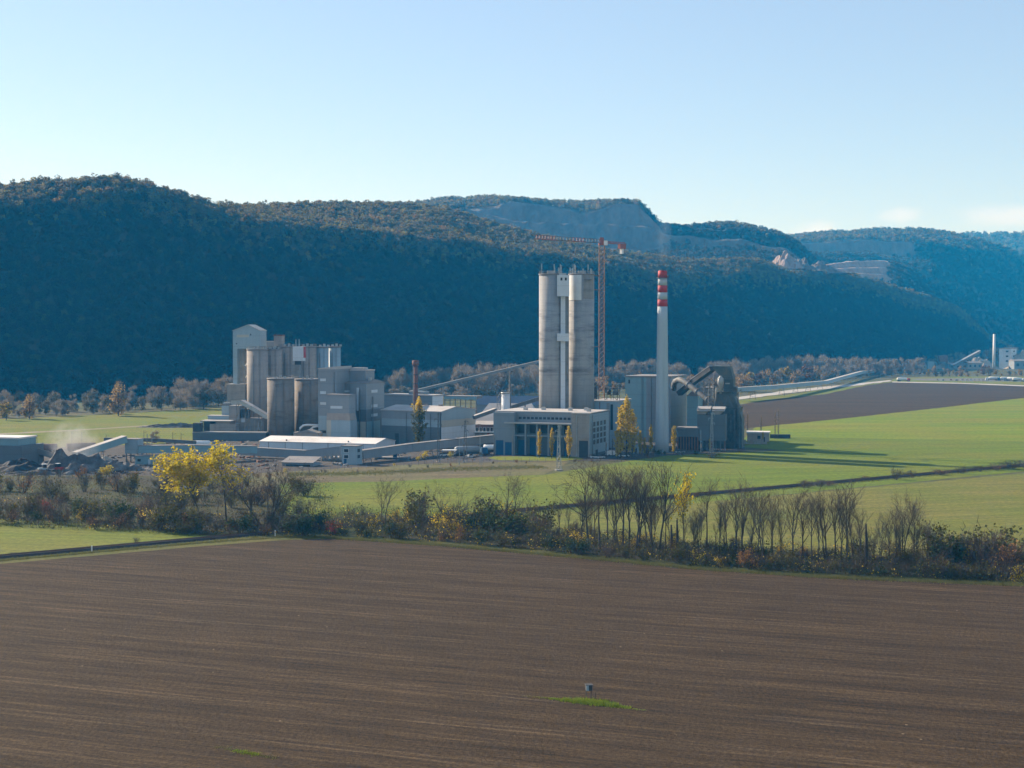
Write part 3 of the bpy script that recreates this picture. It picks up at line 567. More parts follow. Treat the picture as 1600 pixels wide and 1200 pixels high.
forest('crest_woodland', hillA, 0.036, 0.6, 1.35, 11, True)
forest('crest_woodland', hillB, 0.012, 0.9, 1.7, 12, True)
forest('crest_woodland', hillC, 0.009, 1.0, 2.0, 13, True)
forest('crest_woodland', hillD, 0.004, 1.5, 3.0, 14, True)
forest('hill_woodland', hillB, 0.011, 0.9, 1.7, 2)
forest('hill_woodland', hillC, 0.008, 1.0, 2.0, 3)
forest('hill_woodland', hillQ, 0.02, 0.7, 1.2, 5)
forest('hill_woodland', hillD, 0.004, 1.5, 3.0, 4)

def bare_tree(seed, h, spread=0.32, limbs=11, fork=0.0, leaves=0, leafsize=0.3, upright=0.6, rtrunk=None):
    """returns (trunk MB, crown MB, leaf MB): trunk and limbs, fine twigs, and remaining leaves"""
    rnd = random.Random(seed); T, C, Lf = MB(), MB(), MB(); r0_ = rtrunk or h * 0.0135
    def grow(p, d, L, r, lev):
        n = (6, 4, 3, 2)[lev]; pts = [p]; dd = d.copy()
        for i in range(n):
            dd = (dd + Vector((rnd.gauss(0, 1), rnd.gauss(0, 1), rnd.gauss(0, 0.6))) * (0.05, 0.11, 0.16, 0.2)[lev] + Vector((0, 0, (0.0, 0.10, 0.07, 0.05)[lev] * upright * 1.6))).normalized()
            pts.append(pts[-1] + dd * (L / n))
        rad = [r * (1 - 0.75 * i / n) for i in range(n + 1)]
        (T if lev <= 1 else C).tube(pts, rad, (6, 4, 3, 3)[lev], False)
        if lev == 3:
            if leaves:
                for _ in range(leaves):
                    if rnd.random() < 0.8: clump_leaf(Lf, pts[-1] + Vector((rnd.gauss(0, 1), rnd.gauss(0, 1), rnd.gauss(0, 1))) * 0.35, leafsize, rnd)
            return
        k = (limbs, 6, 5)[lev]
        for i in range(k):
            t = rnd.uniform(0.40, 1.0) if lev == 0 else rnd.uniform(0.2, 1.0)
            if i == 0: t = 1.0
            j = min(n - 1, int(t * n)); fr = t * n - j; q = pts[j].lerp(pts[j + 1], fr)
            ax = (pts[j + 1] - pts[j]).normalized(); az = rnd.uniform(0, 6.28) if lev else i * 2.4 + rnd.uniform(-0.5, 0.5)
            o1 = ax.orthogonal().normalized(); o2 = ax.cross(o1); side = o1 * math.cos(az) + o2 * math.sin(az)
            ang = spread * rnd.uniform(1.2, 2.2) * (1.0, 1.15, 1.4)[lev]
            nd = ax * math.cos(ang) + side * math.sin(ang)
            LL = L * (rnd.uniform(0.42, 0.62) * (1.25 - 0.6 * t) if lev == 0 else rnd.uniform(0.36, 0.6))
            if lev == 0 and t == 1.0: LL = L * 0.3
            grow(q, nd, LL, max(0.03, r * (1 - 0.7 * t) * 0.6), lev + 1)
    lean = Vector((rnd.gauss(0, 0.05), rnd.gauss(0, 0.05), 1)).normalized()
    if fork:
        for k in range(2 + (fork > 0.5)):
            a = rnd.uniform(0, 6.28); grow(Vector((math.cos(a) * 0.2, math.sin(a) * 0.2, -0.2)), Vector((math.cos(a) * fork, math.sin(a) * fork, 1)).normalized(), h * rnd.uniform(0.7, 0.85), r0_ * 0.8, 0)
    else: grow(Vector((0, 0, -0.2)), lean, h * 0.78, r0_, 0)
    def zmax(m): return max((v[2] for v in m.v), default=0)
    s = h / max(zmax(T), zmax(C))
    for m in (T, C, Lf): m.v = [(x * (0.5 + 0.5 * s), y * (0.5 + 0.5 * s), z * s) for x, y, z in m.v]
    return T, C, Lf
def meshes(parts):
    out = []
    for nm, mb, mat in parts:
        if not mb.f: continue
        me = mb.mesh(nm); me.materials.append(M[mat]); out.append((nm, me))
    return out
def place(name, ms, loc, sc_, rz, label, cat, group=None, tilt=(0, 0)):
    root = empty(name, loc, rz, label, cat, group); root.scale = sc_ if hasattr(sc_, '__len__') else (sc_,) * 3
    root.rotation_euler = (tilt[0], tilt[1], rz)
    for nm, me in ms:
        o = bpy.data.objects.new(nm, me); col.objects.link(o); o.parent = root
    return root
def place1(name, me, loc, sc_, rz, label, cat, group=None):
    o = bpy.data.objects.new(name, me); col.objects.link(o); o.location = loc; o.scale = sc_ if hasattr(sc_, '__len__') else (sc_,) * 3; o.rotation_euler = (0, 0, rz)
    return tag(o, label, cat, group)
def shrub(seed, leafm, nl, ls, twm='twig', ntw=260, hh=1.0):
    """unit shrub about 1 m tall and 1.1 m wide: stems, twigs and leaf clumps in one mesh with two materials"""
    rnd = random.Random(seed); tw, lf = MB(), MB(); tips = []
    for i in range(9):
        a = rnd.uniform(0, 6.28); sp = rnd.uniform(0.1, 0.6); top = Vector((math.cos(a) * sp, math.sin(a) * sp, rnd.uniform(0.6, 1.0)))
        b = Vector((math.cos(a) * 0.08, math.sin(a) * 0.08, -0.03)); mid = b.lerp(top, 0.5) + Vector((rnd.gauss(0, 0.04), rnd.gauss(0, 0.04), 0.04))
        tw.tube([b, mid, top], [0.016, 0.011, 0.004], 3, False); tips += [(b.lerp(top, t), (top - b).normalized()) for t in (0.35, 0.5, 0.65, 0.8, 0.95)]
    for i in range(ntw):
        q, d = rnd.choice(tips); dd = (d + Vector((rnd.gauss(0, 0.6), rnd.gauss(0, 0.6), rnd.gauss(0.1, 0.5)))).normalized()
        needle(tw, q + Vector((rnd.gauss(0, 0.07), rnd.gauss(0, 0.07), rnd.gauss(0, 0.07))), dd, rnd.uniform(0.15, 0.34), 0.0075, rnd)
    for c in range(12):
        q, d = rnd.choice(tips); r = rnd.uniform(0.1, 0.24)
        for _ in range(nl // 12): clump_leaf(lf, q + Vector((rnd.gauss(0, r), rnd.gauss(0, r), rnd.gauss(0, r))) * 0.75, ls, rnd, 0.2)
    lf.v = [(x, y, max(z, 0.0)) for x, y, z in lf.v]
    me = bpy.data.meshes.new('shrub'); n = len(tw.v); me.from_pydata(tw.v + lf.v, [], tw.f + [tuple(i + n for i in f) for f in lf.f]); me.update()
    me.materials.append(M[twm]); me.materials.append(M[leafm])
    me.polygons.foreach_set('material_index', [0] * len(tw.f) + [1] * len(lf.f)); return me
def fuzzy(seed, wide, twm, leafm=None, nn=1700, frac=0.0, col_=False):
    """unit-height leafless tree whose fine twigs fill the crown"""
    rnd = random.Random(seed); tw, lf = MB(), MB()
    tw.tube([(0, 0, -0.02), (0.01, 0, 0.4), (0, 0.01, 0.9)], [0.016, 0.011, 0.003], 4, False)
    bl = []
    for i in range(12):
        z = rnd.uniform(0.16, 0.9); r = wide * (math.sin(min(1, (z - 0.12) / 0.88) * math.pi) ** 0.6 if not col_ else 0.8) * rnd.uniform(0.3, 1); a = rnd.uniform(0, 6.28)
        bl.append((Vector((r * math.cos(a) * 0.7, r * math.sin(a) * 0.7, z * 0.88)), rnd.uniform(0.10, 0.17) * (1 if not col_ else 0.5)))
    for c, r in bl:
        tw.tube([(0, 0, c.z * 0.4), tuple(c)], [0.008, 0.003], 3, False)
        for _ in range(nn // 12):
            d = Vector((rnd.gauss(0, 1), rnd.gauss(0, 1), rnd.gauss(0, 1))).normalized(); q = c + d * r * rnd.uniform(0.3, 1)
            out = (q - Vector((0, 0, q.z * 0.6))).normalized() + Vector((rnd.gauss(0, 0.4), rnd.gauss(0, 0.4), 0.7))
            needle(tw, q, out, rnd.uniform(0.06, 0.12), 0.0062, rnd)
            if leafm and rnd.random() < frac: clump_leaf(lf, q, 0.034, rnd)
    me = bpy.data.meshes.new('tree'); n = len(tw.v); me.from_pydata(tw.v + lf.v, [], tw.f + [tuple(i + n for i in f) for f in lf.f]); me.update()
    me.materials.append(M[twm]); me.materials.append(M[leafm or twm])
    me.polygons.foreach_set('material_index', [0] * len(tw.f) + [1] * len(lf.f)); return me
def poplar(seed, leafm, w=0.13, n=2600, ls=0.011, lowdark=None):
    """unit-height columnar poplar: trunk, crown of many small leaf faces in upward plumes"""
    rnd = random.Random(seed); T, C, C2 = MB(), MB(), MB()
    T.tube([(0, 0, -0.02), (0, 0, 0.3), (0.004, 0, 0.9)], [0.014, 0.01, 0.003], 6, False)
    plumes = []
    for i in range(26):
        z = 0.06 + 0.74 * (i / 26) ** 0.9; a = i * 2.4 + rnd.uniform(-0.5, 0.5); wz = w * (math.sin(min(1.0, (z + 0.12) / 1.0) * math.pi) ** 0.7) * rnd.uniform(0.35, 1.0)
        b = Vector((0, 0, z)); t = Vector((math.cos(a) * wz, math.sin(a) * wz, min(0.985, z + rnd.uniform(0.12, 0.24)))); plumes.append((b, t)); T.tube([b, t], [0.005, 0.001], 3, False)
    plumes.append((Vector((0, 0, 0.7)), Vector((0, 0, 1.0)))); plumes.append((Vector((0, 0, 0.6)), Vector((w * .2, 0, 0.93))))
    for i in range(n):
        b, t = rnd.choice(plumes); k = rnd.uniform(0.25, 1.0); r = w * 0.26 * (1.15 - k * 0.9)
        q = b.lerp(t, k) + Vector((rnd.gauss(0, r), rnd.gauss(0, r), rnd.gauss(0, 0.012)))
        if q.z < 0.04: continue
        dst = C2 if (lowdark and q.z < lowdark + rnd.gauss(0, 0.05)) else C
        clump_leaf(dst, q, ls, rnd)
    return meshes([('trunk', T, 'bark'), ('crown', C, leafm), ('crown', C2, 'leaf_olive')])

# ------------------------------------------------------------------ plant: helpers
class Bd:
    """a rectangular building: origin at its near corner, front running to -x, right side running to +y"""
    def __init__(s, px, D, th, pxl, pxr, name, label, cat, group=None):
        s.D = D; s.X = W(px, HZ, D).x; s.c, s.s = math.cos(R(th)), math.sin(R(th))
        s.a = -s.lx(pxl); s.b = s.ly(pxr)
        s.o = empty(name, (s.X, D, 0), -R(th), label, cat, group)
    def lx(s, px): t = (px - 800) / F; return -(s.X - t * s.D) / (s.c + t * s.s)
    def ly(s, px): t = (px - 800) / F; return (t * s.D - s.X) / (s.s - t * s.c)
    def z(s, py, x=0, y=0): return ZT(py, s.D - x * s.s + y * s.c)
    def box(s, nm, mat, x0, y0, z0, x1, y1, z1): return MB().box(x0, y0, z0, x1, y1, z1).build(nm, mat, s.o)
    def win_front(s, nm, mat, x0, z0, x1, z1, y=0.0, frame=None):
        o = MB().box(x0, y - 0.06, z0, x1, y + 0.1, z1).build(nm, mat, s.o)
        if frame: frame_piece(o, x0, x1, z0, z1, y - 0.12, frame)
        return o
    def win_side(s, nm, mat, y0, z0, y1, z1, x=0.0): return MB().box(x - 0.1, y0, z0, x + 0.06, y1, z1).build(nm, mat, s.o)
def frame_piece(o, x0, x1, z0, z1, y, mat):
    mb = MB(); w = 0.1
    for a in (x0 - w, x1): mb.box(a, y, z0 - w, a + w, y + 0.12, z1 + w)
    for a in (z0 - w, z1): mb.box(x0, y, a, x1, y + 0.12, a + w)
    mb.build('frame', mat, o)
def silo(px, pyt, D, rpx, mat, label, name='concrete_silo', group=None, rail=True, roofm='roof_grey'):
    r = rpx * D / F; zt = ZT(pyt, D); p = W(px, HZ, D); o = empty(name, (p.x, D, 0), 0, label, 'silo', group)
    MB().lathe(0, 0, [(r, -0.3), (r, zt - 0.6)], 48).build('shell', mat, o, True)
    MB().lathe(0, 0, [(r + 0.25, zt - 0.6), (r + 0.25, zt)], 48).build('roof_slab', roofm, o, True)
    if rail:
        mb = MB()
        for k in range(20):
            a = k * math.pi / 10; mb.tube([(r * math.cos(a), r * math.sin(a), zt), (r * math.cos(a), r * math.sin(a), zt + 1.1)], 0.05, 4)
        for zz in (0.55, 1.1):
            mb.tube([(r * math.cos(k * math.pi / 20), r * math.sin(k * math.pi / 20), zt + zz) for k in range(41)], 0.045, 4, False)
        mb.build('railing', 'steel', o)
    return o, r, zt
def gallery(pts, w, h, label, mat='clad_grey', roof='roof_grey', leg=None, name='conveyor_gallery', cat='conveyor', group=None, legn=1, windows=False):
    """enclosed conveyor running through world points, on trestles down to the ground"""
    pts = [Vector(p) for p in pts]; o = empty(name, (pts[0].x, pts[0].y, 0), 0, label, cat, group); off = Vector((pts[0].x, pts[0].y, 0))
    L = [p - off for p in pts]; mb, rf = MB(), MB()
    for a, b in zip(L, L[1:]):
        mb.obox(a, b, w, h); rf.obox(a, b, w + 0.3, 0.18, h)
    mb.build('casing', mat, o); rf.build('roof', roof, o)
    if leg:
        for a, b in zip(L, L[1:]):
            n = max(1, int((b - a).length / leg))
            for k in range(n + (1 if b is L[-1] else 0)):
                p = a.lerp(b, (k + 0.5 * (legn == 1)) / n); d = (b - a).normalized(); sdv = Vector((d.y, -d.x, 0)).normalized() * (w / 2 - 0.15)
                if p.z < 1.5: continue
                t = MB()
                t.tube([p + sdv, Vector((p.x, p.y, 0)) + sdv * 1.5], 0.16, 4); t.tube([p - sdv, Vector((p.x, p.y, 0)) - sdv * 1.5], 0.16, 4)
                for q in (0.33, 0.66): t.tube([p * 1 + sdv - Vector((0, 0, p.z * q)), p - sdv - Vector((0, 0, p.z * q))], 0.1, 4)
                t.tube([p + sdv, p - sdv * 1.3 - Vector((0, 0, p.z * 0.66))], 0.08, 4)
                t.build('trestle', 'steel', o)
    return o

# ---------------- twin silo tower with its front building
b = Bd(921, 652, 20, 771, 951, 'packing_building', 'long grey building with blue doors and an office end before the two tallest silos', 'building')
zt = b.z(645); xm = b.lx(803); xr = b.lx(893); x0 = -b.a
b.box('wall', 'clad_dark', x0, 4.0, -0.3, 0, b.b, zt - 0.4)                              # core
b.box('wall', 'clad_grey', x0, 0.0, -0.3, xm, 4.0, zt - 0.5)                             # left block
b.box('wall', 'con_warm', xr, 0.0, -0.3, 0.0, 4.0, zt - 0.5)                             # right plain block
b.box('roof', 'roof_lt', x0 - 0.4, 3.0, zt - 0.4, 0.4, b.b + 0.4, zt)
b.box('roof', 'roof_lt', xr - 0.3, -0.4, zt - 0.5, 0.4, 3.0, zt - 0.12)
b.box('side_cladding', 'clad_blue', 0.0, 0.05, 1.2, 0.16, b.b - 0.1, zt - 0.8)
zc = b.z(663); b.box('canopy', 'roof_lt', xm - 4.2, -0.9, zc - 0.35, xr, 4.0, zc + 0.25)
b.box('upper_wall', 'clad_grey', xm, 3.0, zc + 0.25, xr, 4.0, zt - 0.5)
nw = 13
for k in range(nw):
    xa_, xb_ = xm + 1.2 + (xr - xm - 2) * k / nw, xm + 1.2 + (xr - xm - 2) * (k + 0.7) / nw
    b.win_front('window', 'glass', xa_, zt - 3.4, xb_, zt - 2.4, 3.0)
zm = b.z(683); b.box('beam', 'clad_grey', xm, 0.4, zm - 0.35, xr, 1.2, zm + 0.25)
nb = 5
for k in range(nb + 1):
    xx = xm + (xr - xm) * k / nb; b.box('column', 'clad_grey', xx - 0.35, 0.0, 0, xx + 0.35, 0.8, zc - 0.35)
for k in range(nb):
    xa_, xb_ = xm + (xr - xm) * (k + 0.12) / nb, xm + (xr - xm) * (k + 0.88) / nb
    b.win_front('window', 'glass', xa_, zm + 0.8, xb_, zc - 1.0, 4.0, 'steel')
    if k in (0, 1, 3, 4): b.win_front('door', 'blue_door', xa_, 0.0, xb_, zm - (1.2 if k in (1, 4) else 2.2), 4.0)
for k in range(2):
    b.win_front('door', 'blue_door', x0 + 1.2 + k * 4.2, 0.0, x0 + 4.6 + k * 4.2, 6.4 - k * 0.8, 0.0)
b.box('pilaster', 'con', x0 + 0.1, -0.25, 0, x0 + 0.7, -0.003, zm); b.box('pilaster', 'con', xm - 0.9, -0.25, 0, xm - 0.3, -0.003, zm)
b.win_front('door', 'dark', b.lx(905), 0, b.lx(919), b.z(689), 0.0)
b.box('downpipe', 'steel_lt', b.lx(901), -0.3, 0.5, b.lx(901) + 0.25, -0.003, zt - 1)
ys = [b.b * t for t in (0.18, 0.36, 0.54, 0.72)]
for r_ in range(4):
    zz = ZT(658.5 + r_ * 9.3, 662)
    for y_ in ys:
        b.win_side('window', 'glass', y_, zz - 1.9, y_ + b.b * 0.11, zz, 0.16)
b.win_side('door', 'glass', b.b * 0.3, 0, b.b * 0.42, 2.6, 0.16)
tw = {'concrete_silo': None}
s1, r1_, z1 = silo(860.4, 428, 700.6, 18.1, 'con_tall', 'left of the two tallest concrete silos, with dark stain bands and a sunlit left edge', group=None, rail=True)
s2, r2_, z2 = silo(908.4, 428, 708, 20.0, 'con_tall', 'right of the two tallest concrete silos, with a pale panel at its top', rail=True)
a0 = W(889.5, HZ, 708); mb = MB(); r = r2_ + 0.18
for k in range(12):
    ta, tb = R(180 + 6 + k * 6.8), R(180 + 6 + (k + 1) * 6.8)
    mb.quad(*[(rr * math.cos(t), rr * math.sin(t), z) for (rr, t, z) in ((r, ta, z2 - 12.2), (r, tb, z2 - 12.2), (r, tb, z2 - 0.7), (r, ta, z2 - 0.7))])
mb.build('pale_panel', 'white', s2, True)
mb = MB()
for k in range(9):
    ta, tb = R(276 + k * 6.8), R(276 + (k + 1) * 6.8)
    mb.quad(*[(r2_ * 1.012 * math.cos(t), r2_ * 1.012 * math.sin(t), z) for (t, z) in ((ta, z2 - 11.5), (tb, z2 - 11.5), (tb, z2 - 0.7), (ta, z2 - 0.7))])
mb.build('upper_cladding', 'con', s2, True)
MB().box(1.0, -r2_ - 1.3, z2 - 3.0, 4.2, -r2_ + 1.0, z2 - 2.7).build('platform', 'steel', s2)
rnd = random.Random(5)
for so_, rr_, zz_, n_ in ((s1, r1_, z1, 5), (s2, r2_, z2, 8)):
    for k in range(n_):
        a = rnd.uniform(3.3, 6.1) if k < n_ - 1 else 0.5; q = (rr_ - 0.4) * rnd.uniform(0.75, 1.0); x, y = q * math.cos(a), q * math.sin(a); h = rnd.uniform(2.2, 4.6)
        mb = MB().tube([(x, y, zz_), (x, y, zz_ + h)], 0.1, 5)
        if k % 2 == 0: mb.box(x - 0.22, y - 0.15, zz_ + h * 0.45, x + 0.22, y + 0.15, zz_ + h + 0.2)
        if k % 3 == 1: mb.tube([(x + 0.5, y, zz_), (x + 0.5, y, zz_ + h * 0.9)], 0.09, 5)
        mb.build('antenna', 'steel_lt', so_)
    MB().box(-1.6, -rr_ * 0.5, zz_ + 0.02, 1.8, rr_ * 0.3, zz_ + 1.4).build('roof_unit', 'steel_lt', so_)
# stair and lift shaft between the two silos
D_ = 696.0; p = W(879.6, HZ, D_); o = empty('lift_shaft', (p.x, D_, 0), 0, 'narrow pale lift shaft with box head and cross piece between the two tallest silos', 'lift shaft')
k_ = D_ / F; zz = lambda y: ZT(y, D_)
MB().box(-3.5 * k_, 0.2, 0, 3.7 * k_, 3.4, zz(463)).build('shaft', 'clad_white', o)
MB().box(-8.5 * k_, 4.4, 0, 10 * k_, 6.5, zz(463)).build('rear_wall', 'con', o)
MB().box(-9.4 * k_, -2.3, zz(463), 9.6 * k_, 2.6, zz(430)).build('head_box', 'clad_white', o)
MB().box(-9.3 * k_, -2.1, zz(533), 9.3 * k_, 1.6, zz(521)).build('cross_box', 'clad_white', o)
for x in (-4.2, 2.6): MB().box(x * k_, -2.36, zz(438.5), (x + 3) * k_, -2.25, zz(434)).build('window', 'glass', o)
MB().box(-6 * k_, -1.6, zz(430), 5 * k_, 1.4, zz(427)).build('roof_unit', 'steel_lt', o)

# ---------------- tower crane
cb = W(940, HZ, 732); o = empty('tower_crane', (cb.x, 732, 0), 0, 'orange and red tower crane standing behind the tallest silos, with its jib swung left', 'crane')
ztop = ZT(383, 732)
MB().lattice(0, 0, 0, ztop - 24, 2.5, 2.5, 30, 0.16, 0.085).build('mast', 'crane_or', o)
MB().lattice(0, 0, ztop - 24, ztop, 2.5, 2.5, 10, 0.17, 0.09).build('upper_mast', 'crane_or', o)
MB().box(-2.6, -2.6, -0.3, 2.6, 2.6, 1.0).build('base', 'con', o)
jd = (W(836, 374, 700) - Vector((cb.x, 732, ztop))); jd.z = 0; jn = jd.normalized(); js = Vector((jn.y, -jn.x, 0))
def truss(mb, s0, s1_, n, w, h, z0):
    P = lambda i: jn * (s0 + (s1_ - s0) * i / n) + Vector((0, 0, z0))
    for sg in (-1, 1): mb.tube([P(0) + js * w * sg, P(n) + js * w * sg], 0.11, 4)
    mb.tube([P(0) + Vector((0, 0, h)), P(n) + Vector((0, 0, h))], 0.12, 4)
    for i in range(n):
        m_ = jn * (s0 + (s1_ - s0) * (i + 0.5) / n) + Vector((0, 0, z0 + h))
        for sg in (-1, 1): mb.tube([P(i) + js * w * sg, m_, P(i + 1) + js * w * sg], 0.09, 3, False)
        mb.tube([P(i) + js * w, P(i) - js * w], 0.09, 3)
    return mb
JL = jd.length
for i, (u, v, mt) in enumerate(((0.03, 0.26, 'steel'), (0.26, 0.46, 'crane_red'), (0.46, 0.70, 'steel'), (0.70, 1.0, 'crane_red'))):
    truss(MB(), JL * u, JL * v, max(4, int(JL * (v - u) / 1.9)), 0.7, 1.7, ztop + 1.0).build('jib', mt, o)
truss(MB(), -1.2, -17, 8, 0.7, 0.9, ztop + 1.0).build('counter_jib', 'crane_red', o)
MB().obox(jn * -12.5 + Vector((0, 0, ztop - 1.2)), jn * -16.5 + Vector((0, 0, ztop - 1.2)), 1.7, 2.4).build('counterweight', 'crane_red', o)
MB().obox(jn * -13.8 + Vector((0, 0, ztop - 3.6)), jn * -15 + Vector((0, 0, ztop - 3.6)), 1.4, 2.4).build('ballast_block', 'white', o)
MB().lathe(0, 0, [(1.7, ztop), (1.7, ztop + 1.0)], 16).build('slewing_ring', 'crane_red', o)
MB().box(0.9, -2.9, ztop - 0.2, 2.6, -1.0, ztop + 2.0).build('cab', 'white', o)
MB().box(-0.9, -0.9, ztop + 1.0, 0.9, 0.9, ztop + 3.6).build('tower_head', 'crane_red', o)
for y_ in (410, 432, 520): MB().obox(Vector((-1.2, 0, ZT(y_ + 22, 732))), Vector((-4.2, -10, ZT(y_ + 22, 732))), 0.4, 0.4).build('wall_tie', 'rust', o)

# ---------------- striped chimney
cp = W(1035, HZ, 682); o = empty('chimney', (cp.x, 682, 0), 0, 'tall tapered pale chimney with red and white bands at its top', 'chimney')
k_ = 682 / F; zz = lambda y: ZT(y, 682); rad = lambda y: (6.9 + (10.7 - 6.9) * ((y - 423) / 284) ** 0.92 if y >= 423 else 6.9) * k_
def band(y0, y1, nm, mat, n=1): MB().lathe(0, 0, [(rad(y0 + (y1 - y0) * i / n), zz(y0 + (y1 - y0) * i / n)) for i in range(n + 1)], 40).build(nm, mat, o, True)
band(709, 479, 'shaft', 'chim_white', 10)
for i, y_ in enumerate((479, 468, 457, 446, 434.5)): band(y_, y_ - 11 if i < 4 else 423, 'red_band' if i % 2 == 0 else 'white_band', 'chim_red' if i % 2 == 0 else 'chim_white')
MB().lathe(0, 0, [(rad(423) * 0.82, zz(423) - 0.5), (rad(423) * 0.82, zz(423) + 0.35)], 32).build('flue', 'dark', o, True)
for y_ in (434.2,):
    mb = MB(); r = rad(y_) + 0.7
    mb.lathe(0, 0, [(r, zz(y_)), (r, zz(y_) + 0.15)], 32)
    for k in range(16): mb.tube([(r * math.cos(k * .3927), r * math.sin(k * .3927), zz(y_)), (r * math.cos(k * .3927), r * math.sin(k * .3927), zz(y_) + 1.1)], 0.05, 3)
    mb.tube([(r * math.cos(k * .19635), r * math.sin(k * .19635), zz(y_) + 1.1) for k in range(33)], 0.05, 3, False); mb.build('walkway', 'steel', o)
mb = MB()
for sx in (-0.25, 0.25): mb.tube([(-rad(700) * 0.8 + sx, -rad(700) * 0.62, 3), (-rad(430) * 0.8 + sx, -rad(430) * 0.62, zz(430))], 0.06, 4)
mb.build('ladder', 'steel_lt', o)

# ---------------- box hall beside the chimney and the kiln tower
b = Bd(1048, 742, 22, 977, 1073, 'raw_mill_hall', 'big windowless pale blue hall directly behind the striped chimney', 'building')
zt = b.z(590); b.box('wall', 'clad_teal', -b.a, 0, -0.3, b.lx(1010), b.b, zt); b.box('wall', 'clad_grey', b.lx(1010), 0, -0.3, 0, b.b, zt)
b.box('roof', 'roof_grey', -b.a - 0.4, -0.4, zt, 0.4, b.b + 0.4, zt + 0.7)
b.win_front('window', 'glass', b.lx(982), b.z(600), b.lx(984.5), b.z(594)); b.box('plinth', 'con', -b.a - 0.15, -0.15, -0.3, 0.15, 3, 2.2)
b = Bd(1091, 736, 18, 1073.5, 1097, 'narrow_hall', 'narrow teal hall with a pitched roof squeezed beside the big blue hall', 'building')
zt = b.z(619); b.box('wall', 'clad_teal', -b.a, 0, -0.3, 0, b.b + 6, zt)
MB().prism([(-b.a - 0.3, zt), (0.3, zt), (-b.a / 2, zt + 2.6)], 'y', -0.4, b.b + 6).build('roof', 'roof_grey', b.o)
b = Bd(1113, 748, 15, 1092, 1122, 'clinker_building', 'warm concrete block with a small window behind the sloping gas pipe', 'building')
b.box('wall', 'con_warm', -b.a, 0, -0.3, 0, 12, b.z(607)); b.box('roof', 'roof_grey', -b.a - 0.2, -0.2, b.z(607), 0.2, 12.2, b.z(607) + 0.5); b.win_front('window', 'glass', b.lx(1096), b.z(632), b.lx(1099), b.z(626))
# gas pipe: arch out of the hall, then down to the right
o = empty('gas_pipe', tuple(W(1053, 690, 724).xy) + (0,), 0, 'thick grey gas pipe arching out of the hall and sloping down to the kiln tower', 'pipe'); off = Vector(o.location)
pp = [W(x, y, d) - off for x, y, d in ((1053, 607, 740), (1053, 601, 735), (1055, 596, 730), (1061, 593, 726), (1068, 595.5, 723), (1076, 601, 720), (1090, 612, 715), (1106, 624, 710), (1122, 637, 706))]
MB().tube(pp, 1.35, 18).build('pipe', 'steel', o, True)
for k in (5, 6, 7):
    d = (pp[k] - pp[k - 1]).normalized() * 0.25; MB().tube([pp[k] - d, pp[k] + d], 1.55, 18).build('flange', 'steel', o, True)
gallery([W(1063, 618, 738), W(1086, 599, 732), W(1114, 579, 722)], 3.2, 2.2, 'sunlit inclined conveyor rising right to the top of the kiln tower', 'dark', 'roof_lt', None)
o = empty('conveyor_trestle', (W(1104, 690, 726).x, 726, 0), 0, 'dark lattice trestle under the inclined conveyor left of the kiln tower', 'trestle')
MB().lattice(0, 0, 0, ZT(592, 726), 3.6, 2.6, 10, 0.2, 0.12).build('frame', 'steel', o)
# kiln tower
D_ = 706; k_ = D_ / F; p = W(1128, HZ, D_); zz = lambda y: ZT(y, D_); X_ = lambda x: (x - 1128) * k_
o = empty('kiln_tower', (p.x, D_, 0), -R(14), 'tall dark kiln tower with sloped head and buttress columns, right end of the plant', 'tower')
MB().box(X_(1100), -3, -0.2, X_(1157), 12, zz(636)).build('lower_block', 'kiln_dark', o)
for x in (1101, 1111, 1121, 1131, 1139, 1146, 1153): MB().box(X_(x), -3.7, 0, X_(x + 3.4), -3.003, zz(640)).build('column', 'kiln_dark', o)
for x, y0, y1, mt in ((1104, 642, 690, 'kiln_dark'), (1134, 644, 668, 'kiln_dark'), (1142, 646, 676, 'steel')): MB().box(X_(x), -3.3, zz(y1), X_(x + 8), -3.001, zz(y0)).build('panel', mt, o)
MB().prism([(X_(1156), zz(640)), (X_(1160), zz(655)), (X_(1160), -0.2), (X_(1157.2), -0.2)], 'y', -1, 10).build('buttress', 'kiln_dark', o)
MB().prism([(X_(1118), zz(636)), (X_(1155), zz(636)), (X_(1145), zz(612)), (X_(1122), zz(612))], 'y', -2.2, 9).build('mid_section', 'kiln_dark', o)
MB().prism([(X_(1131), zz(636) + 0.1), (X_(1147), zz(636) + 0.1), (X_(1139), zz(617))], 'y', -2.9, -2.203).build('brace_frame', 'clad_dark', o)
MB().prism([(X_(1133.5), zz(635.5) + 0.1), (X_(1144.5), zz(635.5) + 0.1), (X_(1139), zz(621))], 'y', -3.1, -2.903).build('opening', 'kiln_dark', o)
MB().prism([(X_(1132), zz(612)), (X_(1147), zz(612)), (X_(1146.5), zz(592)), (X_(1141), zz(572)), (X_(1114), zz(572)), (X_(1115), zz(576)), (X_(1125), zz(586)), (X_(1132), zz(591))], 'y', -1.2, 8).build('head', 'kiln_dark', o)
MB().box(X_(1139), -1.35, zz(606), X_(1142.5), -1.203, zz(597)).build('opening', 'kiln_dark', o)
MB().box(X_(1134), -1.5, zz(600), X_(1141), -1.203, zz(598)).build('ledge', 'roof_lt', o)
MB().lathe(X_(1127.5), -3.2, [(0.5, zz(615)), (0.7, zz(606)), (1.3, zz(600)), (1.45, zz(599)), (1.45, zz(591)), (0.7, zz(588.5)), (0.6, zz(587))], 20).build('cyclone', 'steel_lt', o, True)
MB().lattice(X_(1121), 1.0, zz(612), zz(586), 3.4, 3.0, 5, 0.16, 0.1).build('stair_frame', 'steel', o)
MB().lattice(X_(1113), -1.5, zz(636), zz(594), 3.0, 2.0, 7, 0.15, 0.09).build('stair_frame', 'steel', o)
mb = MB()
